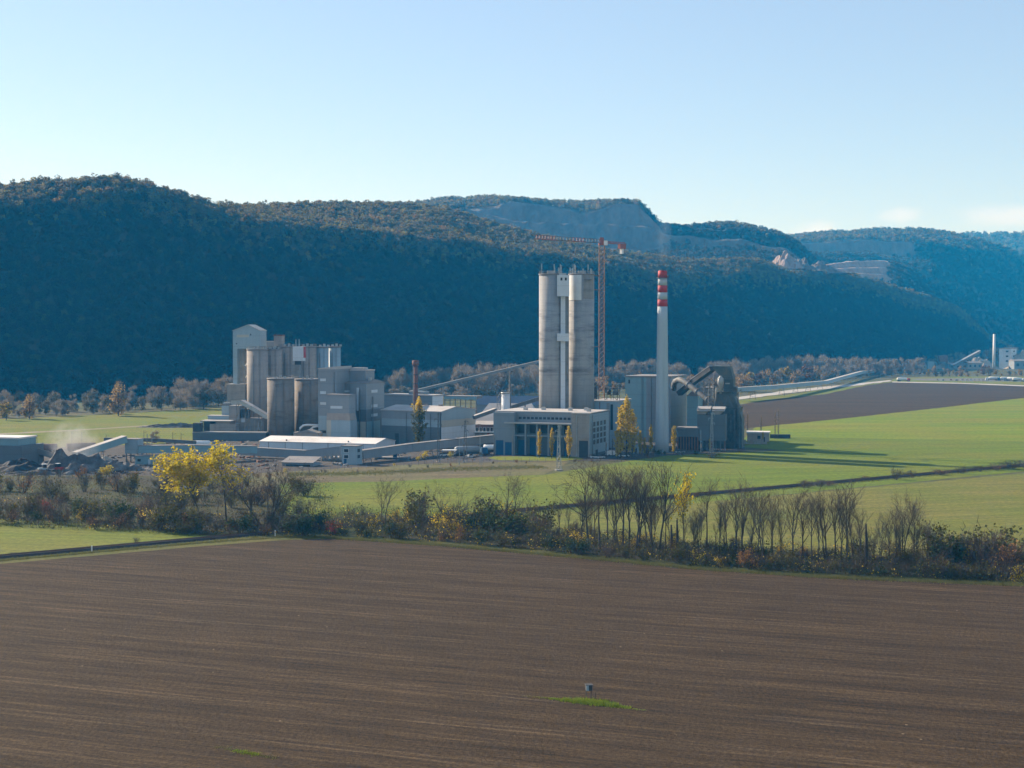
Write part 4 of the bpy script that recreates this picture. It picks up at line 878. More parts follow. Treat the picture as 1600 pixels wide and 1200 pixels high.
for y_ in (650, 664, 678, 692): mb.box(X_(1128), -4.6, zz(y_), X_(1157), -3.8, zz(y_) + 0.16)
for x in (1129, 1137, 1145, 1156): mb.tube([(X_(x), -4.5, 0), (X_(x), -4.5, zz(648))], 0.1, 4)
for y_ in (650, 664, 678, 692): mb.tube([(X_(1128), -4.55, zz(y_) + 1.1), (X_(1157), -4.55, zz(y_) + 1.1)], 0.05, 4)
mb.build('gantry', 'kiln_dark', o)
for k_x, y0, y1, r_ in ((1106, 690, 646, 0.35), (1118, 690, 652, 0.5), (1149.5, 700, 640, 0.4), (1155, 660, 612, 0.3), (1121, 634, 606, 0.3)):
    MB().tube([(X_(k_x), -4.1, zz(y0)), (X_(k_x), -4.1, zz(y1)), (X_(k_x) + 1.2, -2.6, zz(y1) + 1.0)], r_, 10).build('riser_pipe', 'steel', o, True)
MB().tube([(X_(1100), -4.4, zz(668)), (X_(1126), -4.4, zz(661)), (X_(1128), -4.2, zz(640))], 0.55, 10).build('cross_pipe', 'steel', o, True)
for xa_, ya_, xb_, yb_ in ((1129, 692, 1143, 664), (1143, 692, 1129, 664), (1143, 692, 1156, 664), (1156, 692, 1143, 664), (1129, 664, 1143, 648), (1156, 664, 1143, 648), (1100, 704, 1112, 688), (1112, 704, 1100, 688), (1113, 604, 1125, 590), (1125, 604, 1113, 590)):
    MB().tube([(X_(xa_), -4.4, zz(ya_)), (X_(xb_), -4.4, zz(yb_))], 0.11, 4).build('brace', 'steel', o)
for y_ in (636, 612, 592):
    mb = MB(); mb.tube([(X_(1120), -3.6, zz(y_) + 1.1), (X_(1150), -3.6, zz(y_) + 1.1)], 0.07, 4); mb.box(X_(1120), -3.8, zz(y_), X_(1150), -2.3, zz(y_) + 0.14)
    for k in range(9): mb.tube([(X_(1120 + k * 3.75), -3.6, zz(y_)), (X_(1120 + k * 3.75), -3.6, zz(y_) + 1.1)], 0.06, 4)
    mb.build('walkway', 'steel', o)
MB().box(X_(1147), -2.0, zz(618), X_(1152), 3, zz(604)).build('motor_house', 'kiln_dark', o)
for x in (1116, 1119): MB().tube([(X_(x), 1, zz(572)), (X_(x), 1, zz(566))], 0.12, 5).build('roof_post', 'steel', o)
# filter house with two lit hopper roofs
b = Bd(1134, 688, 14, 1090, 1141, 'filter_house', 'grey filter house with two sunlit sloping hopper roofs at the foot of the kiln tower', 'building')
zt = b.z(648)
b.box('wall', 'clad_dark', -b.a, 0, 4.5, 0, 7, zt)
for xa_, xb_ in ((1090, 1110.5), (1113.5, 1133)):
    A_, B_ = b.lx(xa_), b.lx(xb_)
    MB().prism([(A_, zt + 0.1), (B_ - 2.2, zt + 0.1), (B_, zt + 2.6), (A_, zt + 2.6)], 'y', -0.8, 6.5).build('hopper', 'con_warm', b.o)
    MB().prism([(-1.3, zt + 1.6), (2.5, zt + 3.3), (6.6, zt + 2.62), (6.6, zt + 2.9), (2.5, zt + 3.55), (-1.3, zt + 1.85)], 'x', A_ - 0.1, B_ + 0.1).build('roof', 'roof_lt', b.o)
    MB().box(A_, -0.5, 4.5, B_, -0.003, zt).build('panel', 'clad_dark', b.o)
for k in range(7): b.box('leg', 'rust' if k % 3 == 0 else 'steel', -b.a + (b.a - 0.5) * k / 6, 0.2, -0.2, -b.a + (b.a - 0.5) * k / 6 + 0.5, 0.8, 4.5)
# kiln hall with warm columns between chimney and filter house
b = Bd(1092, 690, 12, 1058, 1094, 'kiln_hall', 'low grey hall on rust brown columns between the chimney and the filter house', 'building')
b.box('wall', 'clad_dark', -b.a, 0, 6.2, 0, 9, b.z(670)); b.box('roof', 'roof_grey', -b.a - 0.3, -0.3, b.z(670), 0.3, 9.3, b.z(670) + 0.5); b.box('back_wall', 'dark', -b.a, 7, -0.2, 0, 8.8, 6.2)
for k in range(8): b.box('column', 'rust', -b.a + 0.2 + (b.a - 0.9) * k / 7, 0.1, -0.2, -b.a + 0.75 + (b.a - 0.9) * k / 7, 0.8, 6.2)
# service building behind the poplar, and steelwork on its roof
b = Bd(966, 705, 18, 924, 986, 'service_building', 'pale blue flat roofed block with tall dark openings behind the big golden poplar', 'building')
zt = b.z(628); b.box('wall', 'clad_blue', -b.a, 0, -0.3, 0, b.b, zt); b.box('roof', 'roof_lt', -b.a - 0.3, -0.3, zt, 0.3, b.b + 0.3, zt + 0.5)
b.win_front('opening', 'glass', b.lx(954), b.z(672), b.lx(958), b.z(632)); b.win_side('opening', 'glass', b.b * 0.25, 9, b.b * 0.85, zt - 1.2); b.box('downpipe', 'rust', b.lx(937), -0.25, 4, b.lx(937) + 0.25, -0.003, zt)
b.box('panel', 'con', b.lx(948), -0.12, 0, b.lx(953), -0.003, zt - 0.5)
o = empty('fan_platform', (W(955, HZ, 712).x, 712, zt + 0.5), -R(18), 'dark steel platform with fans and railings on top of the pale blue service block', 'machinery')
mb = MB()
for x in (-3, 0, 3):
    for y in (0, 4): mb.tube([(x, y, 0), (x, y, 5.8)], 0.14, 4)
for z in (2.4, 5.6): mb.box(-3.2, -0.2, z, 3.2, 4.2, z + 0.14)
for z in (3.5, 6.7): mb.tube([(-3.2, -0.2, z), (3.2, -0.2, z)], 0.06, 4)
mb.tube([(-3, 0, 0), (0, 0, 2.4), (3, 0, 0)], 0.1, 4); mb.build('frame', 'dark', o)
MB().lathe(-1.4, 2, [(1.0, 2.55), (1.0, 4.2), (0.5, 4.8)], 14).build('fan_housing', 'dark', o, True); MB().box(0.6, 0.8, 2.55, 2.8, 3.4, 4.4).build('motor_box', 'steel', o)
o = empty('duct_column', (W(930, HZ, 720).x, 720, 0), 0, 'dark steel duct column standing close to the right tall silo', 'machinery')
MB().lathe(0, 0, [(1.1, 0), (1.1, ZT(600, 720)), (0.5, ZT(597, 720))], 14).build('duct', 'dark', o, True)
MB().lattice(0, 0, 0, ZT(598, 720), 3.2, 3.2, 10, 0.12, 0.08).build('frame', 'steel', o)

# ---------------- big hall with the gable on the right
b = Bd(689, 719, 32, 596, 742.5, 'storage_hall', 'large blue grey hall with a pale band and gabled right end behind the dark poplar', 'building')
ze = b.z(644); zr = ze + 1.9; zA, zB_ = b.z(668), b.z(657)
b.box('wall', 'clad_dark', -b.a, 0, -0.3, 0, b.b, zA); b.box('light_band', 'clad_blue', -b.a + 0.02, 0.02, zA, -0.02, b.b - 0.02, zB_); b.box('wall', 'clad_grey', -b.a, 0, zB_, 0, b.b, ze)
b.box('end_wall', 'clad_white', 0.002, 0.05, 0, 0.14, b.b - 0.05, zA); b.box('end_band', 'beige', 0.002, 0.05, zA + 0.1, 0.22, b.b - 0.05, zB_ - 0.05)
MB().prism([(0.05, zB_), (b.b - 0.05, zB_), (b.b - 0.05, ze), (b.b * 0.42, zr), (0.05, ze)], 'x', 0.002, 0.14).build('gable', 'clad_blue', b.o)
MB().prism([(-0.5, ze - 0.05), (b.b * 0.42, zr), (b.b + 0.5, ze - 0.05), (b.b + 0.5, ze + 0.3), (b.b * 0.42, zr + 0.4), (-0.5, ze + 0.3)], 'x', -b.a - 0.4, 0.4).build('roof', 'roof_lt', b.o)
for t in (0.25, 0.5, 0.75): b.box('roof_vent', 'roof_grey', -b.a * t - 0.8, b.b * 0.42 - 0.8, zr + 0.2, -b.a * t + 0.8, b.b * 0.42 + 0.8, zr + 1.0)
b.box('downpipe', 'dark', -0.35, -0.3, 0.2, -0.05, -0.003, ze); b.win_front('door', 'dark', b.lx(617), 0, b.lx(623), 5)
# hall behind
b = Bd(675, 800, 30, 600, 692, 'rear_hall', 'low grey hall behind the large blue grey hall, beside the red brick chimney', 'building')
zt = b.z(619); b.box('wall', 'clad_grey', -b.a, 0, -0.3, 0, b.b, zt); b.box('roof', 'roof_lt', -b.a - 0.4, -0.4, zt, 0.4, b.b + 0.4, zt + 0.6); b.box('end_wall', 'clad_white', 0.002, 0.1, 0, 0.15, b.b - 0.1, zt - 0.1)
b.box('roof_house', 'clad_grey', -b.a * 0.55, 3, zt + 0.6, -b.a * 0.25, 9, zt + 2.2)
cbx = W(649.3, HZ, 790); o = empty('brick_chimney', (cbx.x, 790, 0), 0, 'slim red brick chimney with a wider rim, behind the large blue grey hall', 'chimney')
k_ = 790 / F; zz = lambda y: ZT(y, 790)
MB().lathe(0, 0, [(4.1 * k_, 0), (3.3 * k_, zz(572))], 24).build('shaft', 'brick', o, True); MB().lathe(0, 0, [(4.6 * k_, zz(572)), (5.4 * k_, zz(569)), (5.4 * k_, zz(563.5)), (4 * k_, zz(563))], 24).build('rim', 'roof_rust', o, True)
MB().tube([(-4.0 * k_, -0.3, 0), (-3.6 * k_, -0.3, zz(572))], 0.16, 5).build('pipe', 'steel_lt', o)
for y_ in (600, 586): MB().lathe(0, 0, [(3.9 * k_, zz(y_)), (3.9 * k_, zz(y_) + 0.4)], 24).build('iron_band', 'dark', o, True)
# roofs in the middle distance
b = Bd(744, 860, 20, 694, 750, 'loading_canopy', 'open grey canopy on thin posts, in front of the far dark blue roof', 'canopy')
b.box('roof', 'roof_grey', -b.a, 0, b.z(623), 0, 10, b.z(619)); b.box('roof_edge', 'clad_teal', -b.a - 0.1, -0.1, b.z(624.5), 0.1, 0.3, b.z(620))
for k in range(7): b.box('post', 'steel', -b.a + (b.a - 0.4) * k / 6, 0.4, 0, -b.a + 0.35 + (b.a - 0.4) * k / 6, 0.8, b.z(623))
b = Bd(845, 905, 4, 745, 850, 'long_shed', 'long low shed with a dark blue roof, behind the pale hipped warehouse', 'building')
b.box('wall', 'clad_grey', -b.a, 0, -0.2, 0, 16, b.z(632)); MB().prism([(-0.5, b.z(632.5)), (9, b.z(619.5)), (16.5, b.z(632))], 'x', -b.a - 0.4, 0.4).build('roof', 'roof_navy', b.o)
b = Bd(842, 810, 6, 742, 852, 'hipped_warehouse', 'warehouse with a broad pale sloping roof left of the tallest silos', 'building')
zz_ = b.z(660); b.box('wall', 'clad_grey', -b.a, 0, -0.2, 0, 26, zz_)
mb = MB(); A_ = [(-b.a - 0.4, -0.5, zz_), (0.4, -0.5, zz_), (0.4, 26.5, zz_), (-b.a - 0.4, 26.5, zz_)]; rA, rB = (-b.a + 6, 13, b.z(632)), (-5, 13, b.z(632))
for q in ((A_[0], A_[1], rB, rA), (A_[1], A_[2], rB), (A_[2], A_[3], rA, rB), (A_[3], A_[0], rA), (A_[3], A_[2], A_[1], A_[0])): mb.quad(*q)
mb.build('roof', 'roof_lt', b.o)
s3, r3, z3 = silo(790, 613, 742, 6.6, 'clad_white', 'small white steel silo left of the tallest silos, with a lattice stair mast', 'steel_silo', roofm='steel_lt')
MB().lattice(-r3 - 1.3, 0, 0, z3, 1.6, 1.6, 8, 0.1, 0.07).build('stair_mast', 'steel', s3)
o = empty('mast', (W(797, HZ, 745).x, 745, 0), 0, 'thin dark mast rising beside the small white silo', 'mast')
MB().tube([(0, 0, 0), (0, 0, ZT(612, 745)), (0, 0, ZT(575, 745))], [0.5, 0.45, 0.12], 8).build('pole', 'steel', o); MB().box(-0.7, -0.3, ZT(613, 745), 0.7, 0.3, ZT(612, 745)).build('bracket', 'steel', o)
gallery([W(741, 655, 728), W(775, 643, 735)], 2.0, 1.6, 'short pale conveyor sloping up to the left end of the blue door building', 'steel', 'roof_lt')
gallery([W(795, 641, 748), W(846, 625, 745)], 2.0, 1.7, 'pale conveyor sloping up to the left tallest silo', 'steel', 'roof_lt', 9)
b = Bd(773, 742, 8, 741, 780, 'workshop', 'low pale workshop with rusty roof between the large hall and the blue door building', 'building')
b.box('wall', 'con_warm', -b.a, 0, -0.2, 0, 9, b.z(676)); b.box('canopy', 'white', -b.a - 0.3, -1.4, b.z(676), 0.3, 3, b.z(674)); b.box('upper_wall', 'roof_rust', -b.a, 3.2, b.z(674), 0, 12, b.z(664))
MB().prism([(3.0, b.z(664)), (12.4, b.z(664)), (8, b.z(659))], 'x', -b.a - 0.3, 0.3).build('roof', 'roof_lt', b.o)
for k in range(5): b.win_front('window', 'glass', -b.a + 0.8 + k * (b.a - 1) / 5, 5.2, -b.a + 0.8 + (k + 0.6) * (b.a - 1) / 5, 7.2, 0, 'white')
b.win_front('door', 'chim_red', -3.6, 0, -2.6, 4.6)
# long conveyor far behind, climbing right in the haze
gallery([W(640, 615, 1160), W(846, 566, 1190)], 2.6, 1.7, 'long faint inclined conveyor climbing right in front of the bare tree belt', 'roof_grey', 'roof_grey', 40)

# ---------------- left silo group
T_ = (('c', 402, 545, 802, 16.4, 'con_warm', 'tall concrete silo nearest the gabled lift tower, with a sunlit left edge'),
      ('c', 427, 545, 812, 14, 'con_warm', 'tall plain concrete silo, second of the row right of the gabled lift tower'),
      ('c', 450, 541, 822, 15, 'con_warm', 'tall concrete silo behind the hanging white box of the left silo row'),
      ('c', 479, 541, 828, 15.5, 'con_warm', 'tall concrete silo between the hanging white box and the pale clad silos'),
      ('s', 503, 541.5, 832, 10.5, 'clad_blue', 'pale clad silo, left of the two at the right end of the tall silo row'),
      ('s', 522, 541, 838, 10, 'clad_blue', 'pale clad silo at the far right end of the tall silo row'))
for i, (k, px_, py_, D_, rp_, mt_, lb_) in enumerate(T_):
    silo(px_, py_, D_, rp_, mt_, lb_, 'concrete_silo' if k == 'c' else 'clad_silo', rail=(k == 'c'))
silo(438, 590.5, 757, 20.8, 'con_dark', 'squat dark concrete silo, left one of the front pair behind the white shed')
silo(480, 591.5, 768, 20, 'con_dark', 'squat dark concrete silo, right one of the front pair beside the clad mill building')
# lift tower with a gabled head
b = Bd(405.5, 815, 10, 364, 412, 'lift_tower', 'tall pale tower with a gabled box head on an open frame, left of the silos', 'tower')
zh = b.z(545); ze = b.z(517); zp = b.z(508)
b.box('head', 'clad_blue', -b.a, 0, zh, 0, 11, ze)
MB().prism([(-b.a, ze), (0, ze), (-b.a * 0.42, zp)], 'y', 0, 11).build('gable', 'clad_blue', b.o)
MB().prism([(-b.a - 0.3, ze), (-b.a * 0.42, zp + 0.05), (0.3, ze), (0.3, ze + 0.25), (-b.a * 0.42, zp + 0.35), (-b.a - 0.3, ze + 0.25)], 'y', -0.35, 11.3).build('roof', 'roof_lt', b.o)
for x in (-b.a * 0.33, -b.a * 0.86): b.win_front('window', 'glass', x - 0.3, b.z(524 if x > -8 else 538), x + 0.3, b.z(521.5 if x > -8 else 536))
b.box('band', 'beige', -b.a * 0.85, -0.08, b.z(527), -b.a * 0.4, -0.003, b.z(523))
b.box('leg', 'clad_blue', -b.a, 0, -0.2, -b.a + 2.4, 4, zh); b.box('leg', 'con', -2.6, 0, -0.2, 0, 3, zh); b.box('leg', 'con', -b.a, 8, -0.2, -b.a + 2.4, 11, zh); b.box('back_wall', 'con_warm', -b.a + 2.4, 8, 0, 0, 11, zh)
mb = MB().lattice(-b.a + 7, 4, 0, zh, 3.2, 3.2, 14, 0.14, 0.1); mb.build('lift_frame', 'steel_lt', b.o)
b.box('lower_block', 'con', b.lx(357), -2.5, 0, b.lx(385), 6, b.z(601)); b.box('lower_block_roof', 'roof_lt', b.lx(357) - 0.2, -2.7, b.z(601), b.lx(385) + 0.2, 6.2, b.z(600))
b = Bd(428, 836, 10, 410, 432, 'silo_bridge', 'low pale bridge between the gabled tower and the tall silo tops', 'bridge')
b.box('casing', 'clad_grey', -b.a, 0, b.z(544), 0, 5, b.z(534)); b.box('roof', 'roof_lt', -b.a - 0.2, -0.2, b.z(534), 0.2, 5.2, b.z(533))
b = Bd(440, 826, 10, 428, 443, 'rooftop_bin', 'small stained concrete bin with a rim on top of the tall silo row', 'bin')
b.box('bin', 'con_warm', -b.a, 0, b.z(541), 0, 5, b.z(524)); b.box('rim', 'rust', -b.a - 0.2, -0.2, b.z(525), 0.2, 5.2, b.z(523)); b.o.location.z = 0
b = Bd(474, 806, 8, 457.5, 476, 'filter_box', 'white box with a red edge hung before the tall silo row above a shaft', 'machine box')
b.box('casing', 'clad_white', -b.a, 0, b.z(564), 0, 4, b.z(541.5)); b.box('edge', 'chim_red', 0.003, 0.1, b.z(559), 0.2, 4, b.z(542)); b.box('shaft', 'con', b.lx(455.5), 0.4, 0, b.lx(467), 4, b.z(570)); b.box('shaft', 'dark', b.lx(459.5), 1.2, b.z(570), b.lx(468), 3, b.z(564))
for x in (461, 466): b.box('vent_pipe', 'steel_lt', b.lx(x), 1, b.z(541.5), b.lx(x) + 0.35, 1.4, b.z(530))
# clad mill building
b = Bd(525, 736, 20, 497, 534, 'mill_stair_block', 'tall narrow grey clad block with white windows, right of the squat silos', 'building')
zt = b.z(577); b.box('wall', 'clad_blue', -b.a, 0, -0.3, 0, 16, b.z(650)); 
o2 = b.box('wall', 'clad_grey', -b.a - 0.02, -0.02, b.z(650), 0.02, 16, zt)
MB().prism([(-b.a - 0.3, zt), (0.3, zt), (0.3, zt + 1.4), (-b.a - 0.3, zt + 0.4)], 'y', -0.3, 16.3).build('roof', 'roof_lt', b.o)
for y_ in (593, 613, 630): b.win_front('window', 'win_white', b.lx(500), b.z(y_ + 3), b.lx(509.5), b.z(y_ - 1.5), -0.02, 'steel')
b.box('louvre', 'dark', b.lx(500), -0.1, b.z(677), b.lx(509), -0.003, b.z(673))
b = Bd(572, 740, 22, 524, 600, 'cement_mill', 'broad dark grey clad mill building with white strip windows, left of the large hall', 'building')
ze = b.z(600); b.box('wall', 'clad_grey', -b.a, 0, b.z(640), 0, b.b, ze); b.box('lower_wall', 'clad_dark', -b.a + 0.02, 0.02, -0.3, -0.02, b.b - 0.02, b.z(640)); b.box('base_wall', 'beige', b.lx(543), -0.14, 0, b.lx(571), -0.003, b.z(659)); b.box('base_wall', 'clad_teal', 0.003, 0.2, 0, 0.16, b.b * 0.75, b.z(659))
MB().prism([(-0.3, ze), (b.b + 0.3, ze), (b.b + 0.3, ze + 0.4), (b.b * 0.5, ze + 2.0), (-0.3, ze + 0.4)], 'x', -b.a - 0.2, 0.3).build('roof', 'roof_grey', b.o)
b.box('penthouse', 'clad_grey', -b.a * 0.8, b.b * 0.3, ze, -b.a * 0.2, b.b * 0.8, b.z(580)); b.box('penthouse_roof', 'roof_lt', -b.a * 0.8 - 0.3, b.b * 0.3 - 0.3, b.z(580), -b.a * 0.2 + 0.3, b.b * 0.8 + 0.3, b.z(578.5))
b.box('roof_vent', 'roof_lt', -b.a * 0.7, b.b * 0.35, b.z(578.5), -b.a * 0.3, b.b * 0.6, b.z(575)); b.box('roof_fan', 'steel_lt', -2.0, b.b * 0.3, ze + 1, -0.6, b.b * 0.3 + 1.5, ze + 3)
b.win_front('strip_window', 'win_white', b.lx(527), b.z(613), b.lx(546), b.z(610.5)); b.win_front('strip_window', 'win_white', b.lx(557), b.z(642), b.lx(562), b.z(606))
for y_ in (612, 635, 649.5): b.win_side('window', 'win_white', b.b * 0.28, b.z(y_ + 2.5), b.b * 0.62, b.z(y_ - 2), 0.0)
b = Bd(545, 724, 20, 510.5, 554, 'dust_filter', 'jutting dark clad box with one wide white window, front of the mill building', 'building')
zt = b.z(618); zq = b.z(646); zw = b.z(657); b.box('casing', 'clad_grey', -b.a, 0, zq, 0, 7, zt); b.box('roof', 'roof_grey', -b.a - 0.3, -0.3, zt, 0.3, 7.3, zt + 0.5)
MB().prism([(-b.a, zq), (0, zq), (0.6, zw), (-b.a - 0.3, zw)], 'y', 0.1, 7).build('skirt', 'con_warm', b.o); b.box('base_wall', 'clad_blue', b.lx(517), -0.05, -0.3, 0.6, 7, zw); b.box('base_wall', 'beige', -b.a - 0.2, 0.02, -0.3, b.lx(517), 7, zw)
b.win_front('window', 'win_white', b.lx(516), b.z(639), b.lx(535), b.z(634.5), 0, 'steel')
o = empty('exhaust_pipes', (W(482, HZ, 742).x, 742, 0), 0, 'two bent white pipes at the foot of the squat silos', 'pipe')
for x0_, x1_, top in ((467.5, 499, 664), (484, 499, 666)):
    off = Vector(o.location); MB().tube([W(x, y, 742) - off for x, y in ((x0_, 690), (x0_, 676), (x0_ + 1.5, top + 5), (x0_ + 6, top + 1), (x0_ + 11, top), (x1_, top))], 0.55, 10).build('pipe', 'white', o, True)
b = Bd(497, 726, 8, 458, 500, 'pump_house', 'low grey shed at the foot of the squat silos', 'building')
b.box('wall', 'con_warm', -b.a, 0, -0.2, 0, 7, b.z(676)); MB().prism([(-b.a - 0.2, b.z(677)), (0.2, b.z(677)), (-b.a * 0.45, b.z(671.5))], 'y', -0.3, 7.3).build('roof', 'roof_grey', b.o)
# low buildings on the left
b = Bd(358, 792, 8, 346, 362, 'dosing_box', 'small pale blue box building with a railed roof, left of the silo row', 'building')
b.box('wall', 'clad_blue', -b.a, 0, -0.2, 0, 6, b.z(634)); b.box('roof_railing', 'steel', -b.a - 0.1, -0.1, b.z(634), 0.1, 6.1, b.z(631.5)); b.box('roof_dome', 'steel_lt', -b.a + 0.6, 1, b.z(631.5), -0.6, 5, b.z(629))
b = Bd(404, 784, 8, 357, 420, 'silo_base_building', 'plain grey concrete block at the foot of the tall silo nearest the gabled tower', 'building')
b.box('wall', 'con', b.lx(357), 0, -0.2, b.lx(374), 8, b.z(634)); b.box('wall', 'con', b.lx(374), 0, -0.2, 0, 8, b.z(655)); b.box('roof', 'roof_grey', b.lx(374), -0.2, b.z(655), 0.2, 8.2, b.z(654)); b.box('opening', 'dark', b.lx(376), 0.5, b.z(654), b.lx(386), 5, b.z(640)); b.win_front('window', 'win_white', b.lx(376.5), b.z(660), b.lx(382), b.z(653.2)); b.box('pilaster', 'con_warm', b.lx(388), -0.25, 0, b.lx(390), -0.003, b.z(657)); b.box('pilaster', 'con_warm', b.lx(396), -0.25, 0, b.lx(398), -0.003, b.z(657))
gallery([W(364, 632, 776), W(378, 631, 774), W(394, 640, 770), W(419, 655, 765)], 2.6, 1.9, 'short pale conveyor arching over the left yard and down to the squat silos', 'steel_lt', 'roof_lt', 10)
b = Bd(366, 778, 10, 312, 372, 'crusher_house', 'low flat roofed building with warm walls and dark open bay left of the silos', 'building')
b.box('wall', 'con_warm', b.lx(327), 0, -0.2, 0, 8, b.z(663)); b.box('roof', 'roof_lt', b.lx(312), -0.4, b.z(659), b.lx(360), 8.4, b.z(657.5)); b.box('wall', 'con_warm', b.lx(336), 0.6, b.z(663), b.lx(358), 8, b.z(659)); b.box('column', 'win_white', b.lx(312), 0, 0, b.lx(315), 1, b.z(659)); b.box('bay', 'dark', b.lx(315), 2, 0, b.lx(327), 8, b.z(659)); b.box('rear_box', 'clad_blue', b.lx(314), 9, 0, b.lx(356), 15, b.z(652)); b.box('rear_roof', 'roof_lt', b.lx(313), 8.8, b.z(652), b.lx(357), 15.2, b.z(651))
b = Bd(415, 752, 6, 300, 420, 'retaining_wall', 'long dark loading wall below the low buildings on the left', 'wall')
b.box('wall', 'clad_dark', -b.a, 0, -0.2, 0, 5, b.z(677)); b.box('coping', 'con', -b.a - 0.1, -0.1, b.z(677), 0.1, 5.1, b.z(675.5)); b.box('end_block', 'dark', -b.a, 0.5, b.z(675.5), b.lx(312), 5, b.z(662))
# white shed
b = Bd(586, 678, 18, 405, 617, 'white_shed', 'very long low shed with a white roof in front of the silos', 'building')
ze = b.z(694); L_ = b.a
b.box('wall', 'clad_white', -L_, 0, -0.3, 0, b.b, ze); MB().prism([(0, ze), (b.b, ze), (b.b * 0.5, ze + 1.7)], 'x', -L_, 0).build('gable', 'clad_white', b.o)
MB().prism([(-0.4, ze - 0.05), (b.b * 0.5, ze + 1.72), (b.b + 0.4, ze - 0.05), (b.b + 0.4, ze + 0.15), (b.b * 0.5, ze + 1.95), (-0.4, ze + 0.15)], 'x', -L_ - 0.3, 0.3).build('roof', 'roof_white', b.o)
for px_ in (419, 445, 472, 512, 540, 567): b.box('joint', 'steel', b.lx(px_) - 0.12, -0.06, 0, b.lx(px_) + 0.12, -0.003, ze - 0.1)
for px_ in (444, 541): b.box('roof_vent', 'roof_grey', b.lx(px_), 1.2, ze + 0.3, b.lx(px_) + 0.5, 1.8, ze + 1.1)
# bent long gallery in front of it
gallery([W(375, 710, 652), W(480, 716.5, 640), W(535, 710.5, 628)], 3.0, 3.3, 'bent grey conveyor gallery below the long white shed', 'clad_grey', 'roof_grey', 18)
gallery([W(553, 718.5, 622), W(640, 706, 650), W(700, 699, 676), W(772, 691, 706)], 3.0, 3.4, 'long grey conveyor gallery rising right from the windowed transfer house', 'clad_grey', 'roof_grey', 16)
b = Bd(556, 614, 20, 533.5, 562, 'transfer_house', 'small grey square house on a taller base with dark windows, where two galleries meet', 'building')
zt = b.z(698); b.box('wall', 'clad_blue', -b.a, 0, -0.2, 0, 5.5, zt); b.box('roof', 'roof_grey', -b.a - 0.25, -0.25, zt, 0.25, 5.75, zt + 0.35)
for y_ in (704, 713.5): b.win_front('window', 'glass', b.lx(537), b.z(y_ + 3), b.lx(544), b.z(y_ - 2), 0, 'white'); b.win_side('window', 'glass', 1.2, b.z(y_ + 3), 3.4, b.z(y_ - 2))
b.win_front('door', 'blue_door', b.lx(537), 0, b.lx(541), 2.4)
b = Bd(488, 606, 14, 440, 492, 'lean_to', 'low shed with a sloping grey roof in front of the bent gallery', 'building')
b.box('wall', 'clad_grey', -b.a, 0, -0.2, 0, 8, b.z(724)); MB().prism([(-0.6, b.z(724)), (8.4, b.z(717)), (8.4, b.z(716)), (-0.6, b.z(723))], 'x', -b.a - 0.4, 0.4).build('roof', 'roof_grey', b.o); b.win_front('strip_window', 'glass', b.lx(446), b.z(729.5), b.lx(484), b.z(726.5))
b = Bd(534, 632, 10, 500, 540, 'switch_shed', 'small dark shed with a row of light panels behind the windowed transfer house', 'building')
b.box('wall', 'clad_grey', -b.a, 0, -0.2, 0, 4, b.z(717)); b.box('roof', 'roof_lt', b.lx(518), -0.3, b.z(717), 0.3, 4.3, b.z(714.5))
for k in range(5): b.win_front('panel', 'win_white', -b.a + 0.6 + k * b.a / 5, 0.8, -b.a + 0.6 + (k + 0.6) * b.a / 5, 2.6)
b = Bd(636, 640, 12, 585, 640, 'loading_dock', 'low dock with blue gates under the rising gallery', 'building')
b.box('wall', 'clad_dark', -b.a, 0, -0.2, 0, 5, b.z(716)); b.box('roof', 'roof_grey', -b.a - 0.2, -0.2, b.z(716), 0.2, 5.2, b.z(715))
for k in (0, 2): b.win_front('gate', 'blue_door', b.lx(590 + k * 12), 0, b.lx(596 + k * 12), 2.6)
b = Bd(712, 650, 8, 690, 716, 'bus_shelter', 'small flat white roof on posts beside the rising gallery', 'shelter')
b.box('roof', 'white', -b.a, 0, 3.0, 0, 3.4, 3.3)
for x in (-b.a + 0.1, -0.3): b.box('post', 'steel', x, 0.3, 0, x + 0.2, 0.5, 3.0)
o = empty('silo_trailer', (W(770, 702, 668).x, 668, 0), 0.2, 'white silo trailer parked left of the blue door building', 'trailer')
MB().tube([(-4, 0, 3.2), (4, 0, 3.0)], [1.2, 1.2], 14).build('tank', 'white', o, True); MB().box(-4, -1, 1.0, 4, 1, 1.9).build('chassis', 'dark', o)
for x in (-3.2, -2.0, 2.8):
    for y in (-1.1, 0.8): MB().tube([(x, y, 0.5), (x, y + 0.3, 0.5)], 0.5, 12).build('wheel', 'dark', o)

